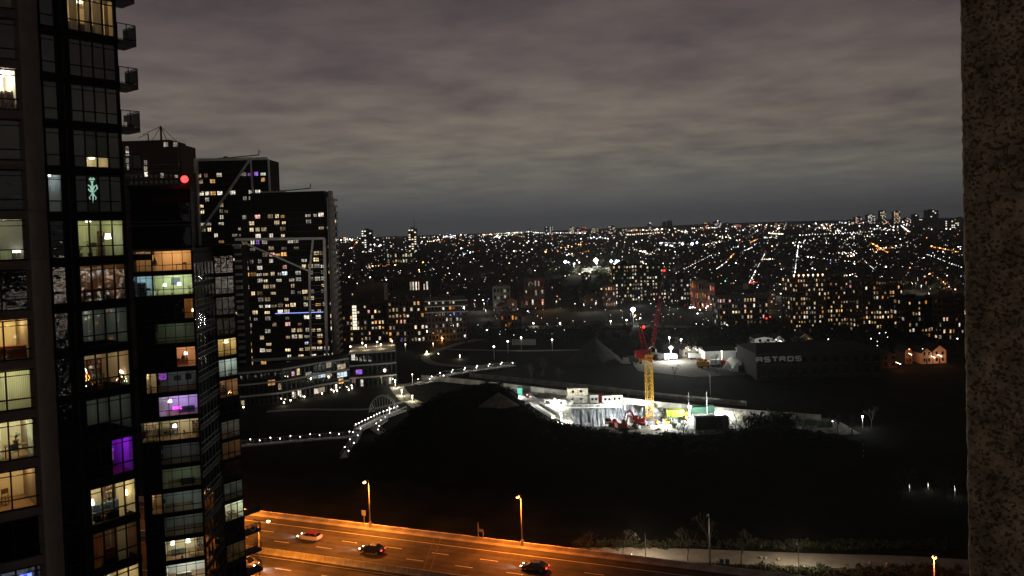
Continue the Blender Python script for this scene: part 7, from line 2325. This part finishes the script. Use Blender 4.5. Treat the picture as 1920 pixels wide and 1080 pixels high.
# floodlit field under the big lamps: real light on real ground
for (px, py, pw_) in ((1075, 494, 30000), (1117, 492, 60000), (1150, 494, 45000)):
    g = at_g(px, py, 14); g.y -= 12
    o = thing('field_floodlight', 'tall floodlight of the floodlit field in the far middle', 'floodlight', (g.x, g.y, terrain(g.x, g.y)), 0, 'floodlights of the far field')
    mb = MB(); mb.tube([(0, 0, 0), (0, 0, 13.5)], .3, 6); part(mb, 'pole', M_metal, o); mb = MB(); mb.ball((0, 0, 14), 1.0, 8, 6); part(mb, 'lens', EL['cool', 2], o)
    light('light', 'POINT', (0, 0, 12.6), pw_, (.95, 1, .8), o, shadow_soft_size=1)
T, W, Hh = block('sports_hall', 'pale yellowish long building lit by the floodlights of the far field', 1090, 1150, 0, 503, 20, 2, 16, .35, M_sid, seed=77, dist=at_g(1117, 512).y, cols=dict(warm=4, green=2, white=2))
# random rest of the city
cl = [(rr.uniform(640, 1800), rr.uniform(440, 600), rr.uniform(20, 70)) for _ in range(60)]
cn = 0
while cn < 1650:
    px = rr.uniform(628, 1812)
    g_ = 2.5 + 190 * rr.random() ** 2.1
    py = hor(px) + 3 + g_
    if 430 <= py and rr.random() < .38 and not any(abs(px - c[0]) < c[2] and abs(py - c[1]) < c[2] * .35 for c in cl): continue
    if px < 880 and py > 540 or 880 < px < 1140 and 505 < py < 560 and rr.random() < .8 or px > 1380 and py > 600: continue
    r = rr.random(); col = 'white' if r < .56 else 'warm' if r < .78 else 'cool' if r < .86 else 'orange' if r < .95 else 'red' if r < .985 else 'blue'
    b = 0 if rr.random() < .42 else 1 if rr.random() < .8 else 2
    add_pt(px, py, col, b, rr.uniform(.45, 1.0) * (1.6 if b == 2 and rr.random() < .4 else 1))
    cn += 1
# denser clusters: shopping streets and crossings
for c in range(46):
    cx_ = rr.uniform(640, 1800); gg = 4 + 90 * rr.random() ** 1.8; cc_ = rr.choice(('white', 'white', 'warm', 'cool', 'orange', 'warm')); n_ = rr.randint(5, 16); sx_ = rr.uniform(6, 22); sl_ = rr.uniform(-.35, .35)
    for i in range(n_):
        dx_ = rr.gauss(0, sx_); add_pt(cx_ + dx_, max(hor(cx_) + 3, hor(cx_) + gg + dx_ * sl_ + rr.gauss(0, 1.2)), cc_ if rr.random() < .75 else 'white', 1 if rr.random() < .6 else 2, rr.uniform(.5, 1.3))
# the same city goes on outside the frame to the right and left
for i in range(6500):
    y = rr.uniform(-700, 1000); s_ = 1 if rr.random() < .9 else -1
    x = 180 + 1500 * rr.random() ** 1.6 if s_ > 0 else -rr.uniform(500, 1500)
    if abs(x) < .75 * y + 60: continue
    if x > 0 and abs(x) < 320 and rr.random() < .6: continue
    r = rr.random(); col = 'white' if r < .6 else 'warm' if r < .85 else 'orange'
    pts.append((Vector((x, y, rr.uniform(4, 16))), col, rr.choice((1, 2, 2)), rr.uniform(.4, .9) * (.4 + hypot(x, y) / 700)))
inview = [p for p in pts if p[0].y > 300 and abs(p[0].x) < .8 * p[0].y]
rest = [p for p in pts if not (p[0].y > 300 and abs(p[0].x) < .8 * p[0].y)]
inview.sort(key=lambda p: -p[3] / p[0].y * (1 + p[2] * .3) - 300 / p[0].y)
nlit = 0
for p, col, b, r in inview[:290]:
    rq = round(r * 5) / 5 or .2
    o = put(lamp_mesh(col, b, rq), 'street_lamp', None, (p.x, p.y, p.z))
    lb_ = ['dim', 'glowing', 'bright'][b] + ' ' + dict(warm='yellowish', cool='bluish white').get(col, col) + ' street lamp of the far city, ' + ('left' if p.x < .06 * p.y else 'centre' if p.x < .3 * p.y else 'right') + ' part'
    tag(o, lb_, 'street lamp', lb_ + 's')
    if 540 < p.y < 1900 and b and nlit < 44 and rr.random() < .4:
        nlit += 1; light('light', 'POINT', (0, -.3 - rq, -.6 - rq), 2500 + 6 * (p.y - 500), dict(orange=(1, .4, .1), warm=(1, .75, .45)).get(col, (1, .92, .8)), o, shadow_soft_size=.3)
mb = MB(); keys = list(EL)
for p, col, b, r in inview[290:] + rest:
    mb.mi = keys.index((col, b)); mb.octa(p, r)
struct(mb, 'city_lights', [EL[k] for k in keys], kind='stuff')

# ------------------------------------------------------------------ kerbs, posts and shrubs of the pale street
kp = smooth_pts(gp((1080, 1048), (1250, 1056), (1400, 1062), (1560, 1069), (1700, 1073), (1860, 1084)), 3)
for i, (a_, b_) in enumerate(zip(kp, kp[1:])):
    m = MB(); d_ = b_ - a_; m.box(0, -.12, 0, d_.length - .06, .12, .16)
    if i == 0: KT = thing('kerb', 'concrete kerb along the near side of the pale street', 'kerb', (a_.x, a_.y, 0), 0)
    part(m, 'kerb_stone', M_conc_d, KT, loc=(a_.x - KT.location.x, a_.y - KT.location.y, 0), rz=atan2(d_.y, d_.x))
for i, (px, py) in enumerate(((1428, 1048), (1436, 1049), (1460, 1051), (1632, 1058), (1664, 1060))):
    g = at_z(px, py, 0)
    T = thing('bollard', ['first', 'second', 'third', 'fourth', 'fifth'][i] + ' low stone bollard from the left on the pale street', 'bollard', (g.x, g.y, .05), .3)
    m = MB(); m.bevbox(-.3, -.2, 0, .3, .2, .5, .08); part(m, 'block', M_conc, T); m = MB(); m.box(-.34, -.24, 0, .34, .24, .06); part(m, 'plinth', M_conc_d, T)
rr = random.Random(61); cells = []
for i in range(260):
    g = at_z(rr.uniform(1150, 1800), rr.uniform(1064, 1082) + 8 * (rr.random() > .7), 0)
    if (g - hp1).dot(HN) < -2: cells.append((g.x, g.y))
for i in range(260):
    g = at_z(rr.uniform(1080, 1800), rr.uniform(1018, 1029), 0); cells.append((g.x, g.y))
thicket('verge_scrub', cells, .15, .8, 12, .7)

# ------------------------------------------------------------------ thin volume added to stand in for lens glow around lamps
hz = bpy.data.materials.new('lens_glow_haze'); hz.use_nodes = True
t = hz.node_tree; t.nodes.clear()
o_ = N(t, 'ShaderNodeOutputMaterial'); pv = N(t, 'ShaderNodeVolumePrincipled')
pv.inputs['Color'].default_value = (.9, .92, .95, 1); pv.inputs['Density'].default_value = .00006; pv.inputs['Anisotropy'].default_value = .55
L(t, pv.outputs[0], o_.inputs['Volume'])
mb = MB(); mb.box(-9000, -3200, -12, 9000, 9500, 190)
struct(mb, 'glow_haze', hz, kind='stuff')
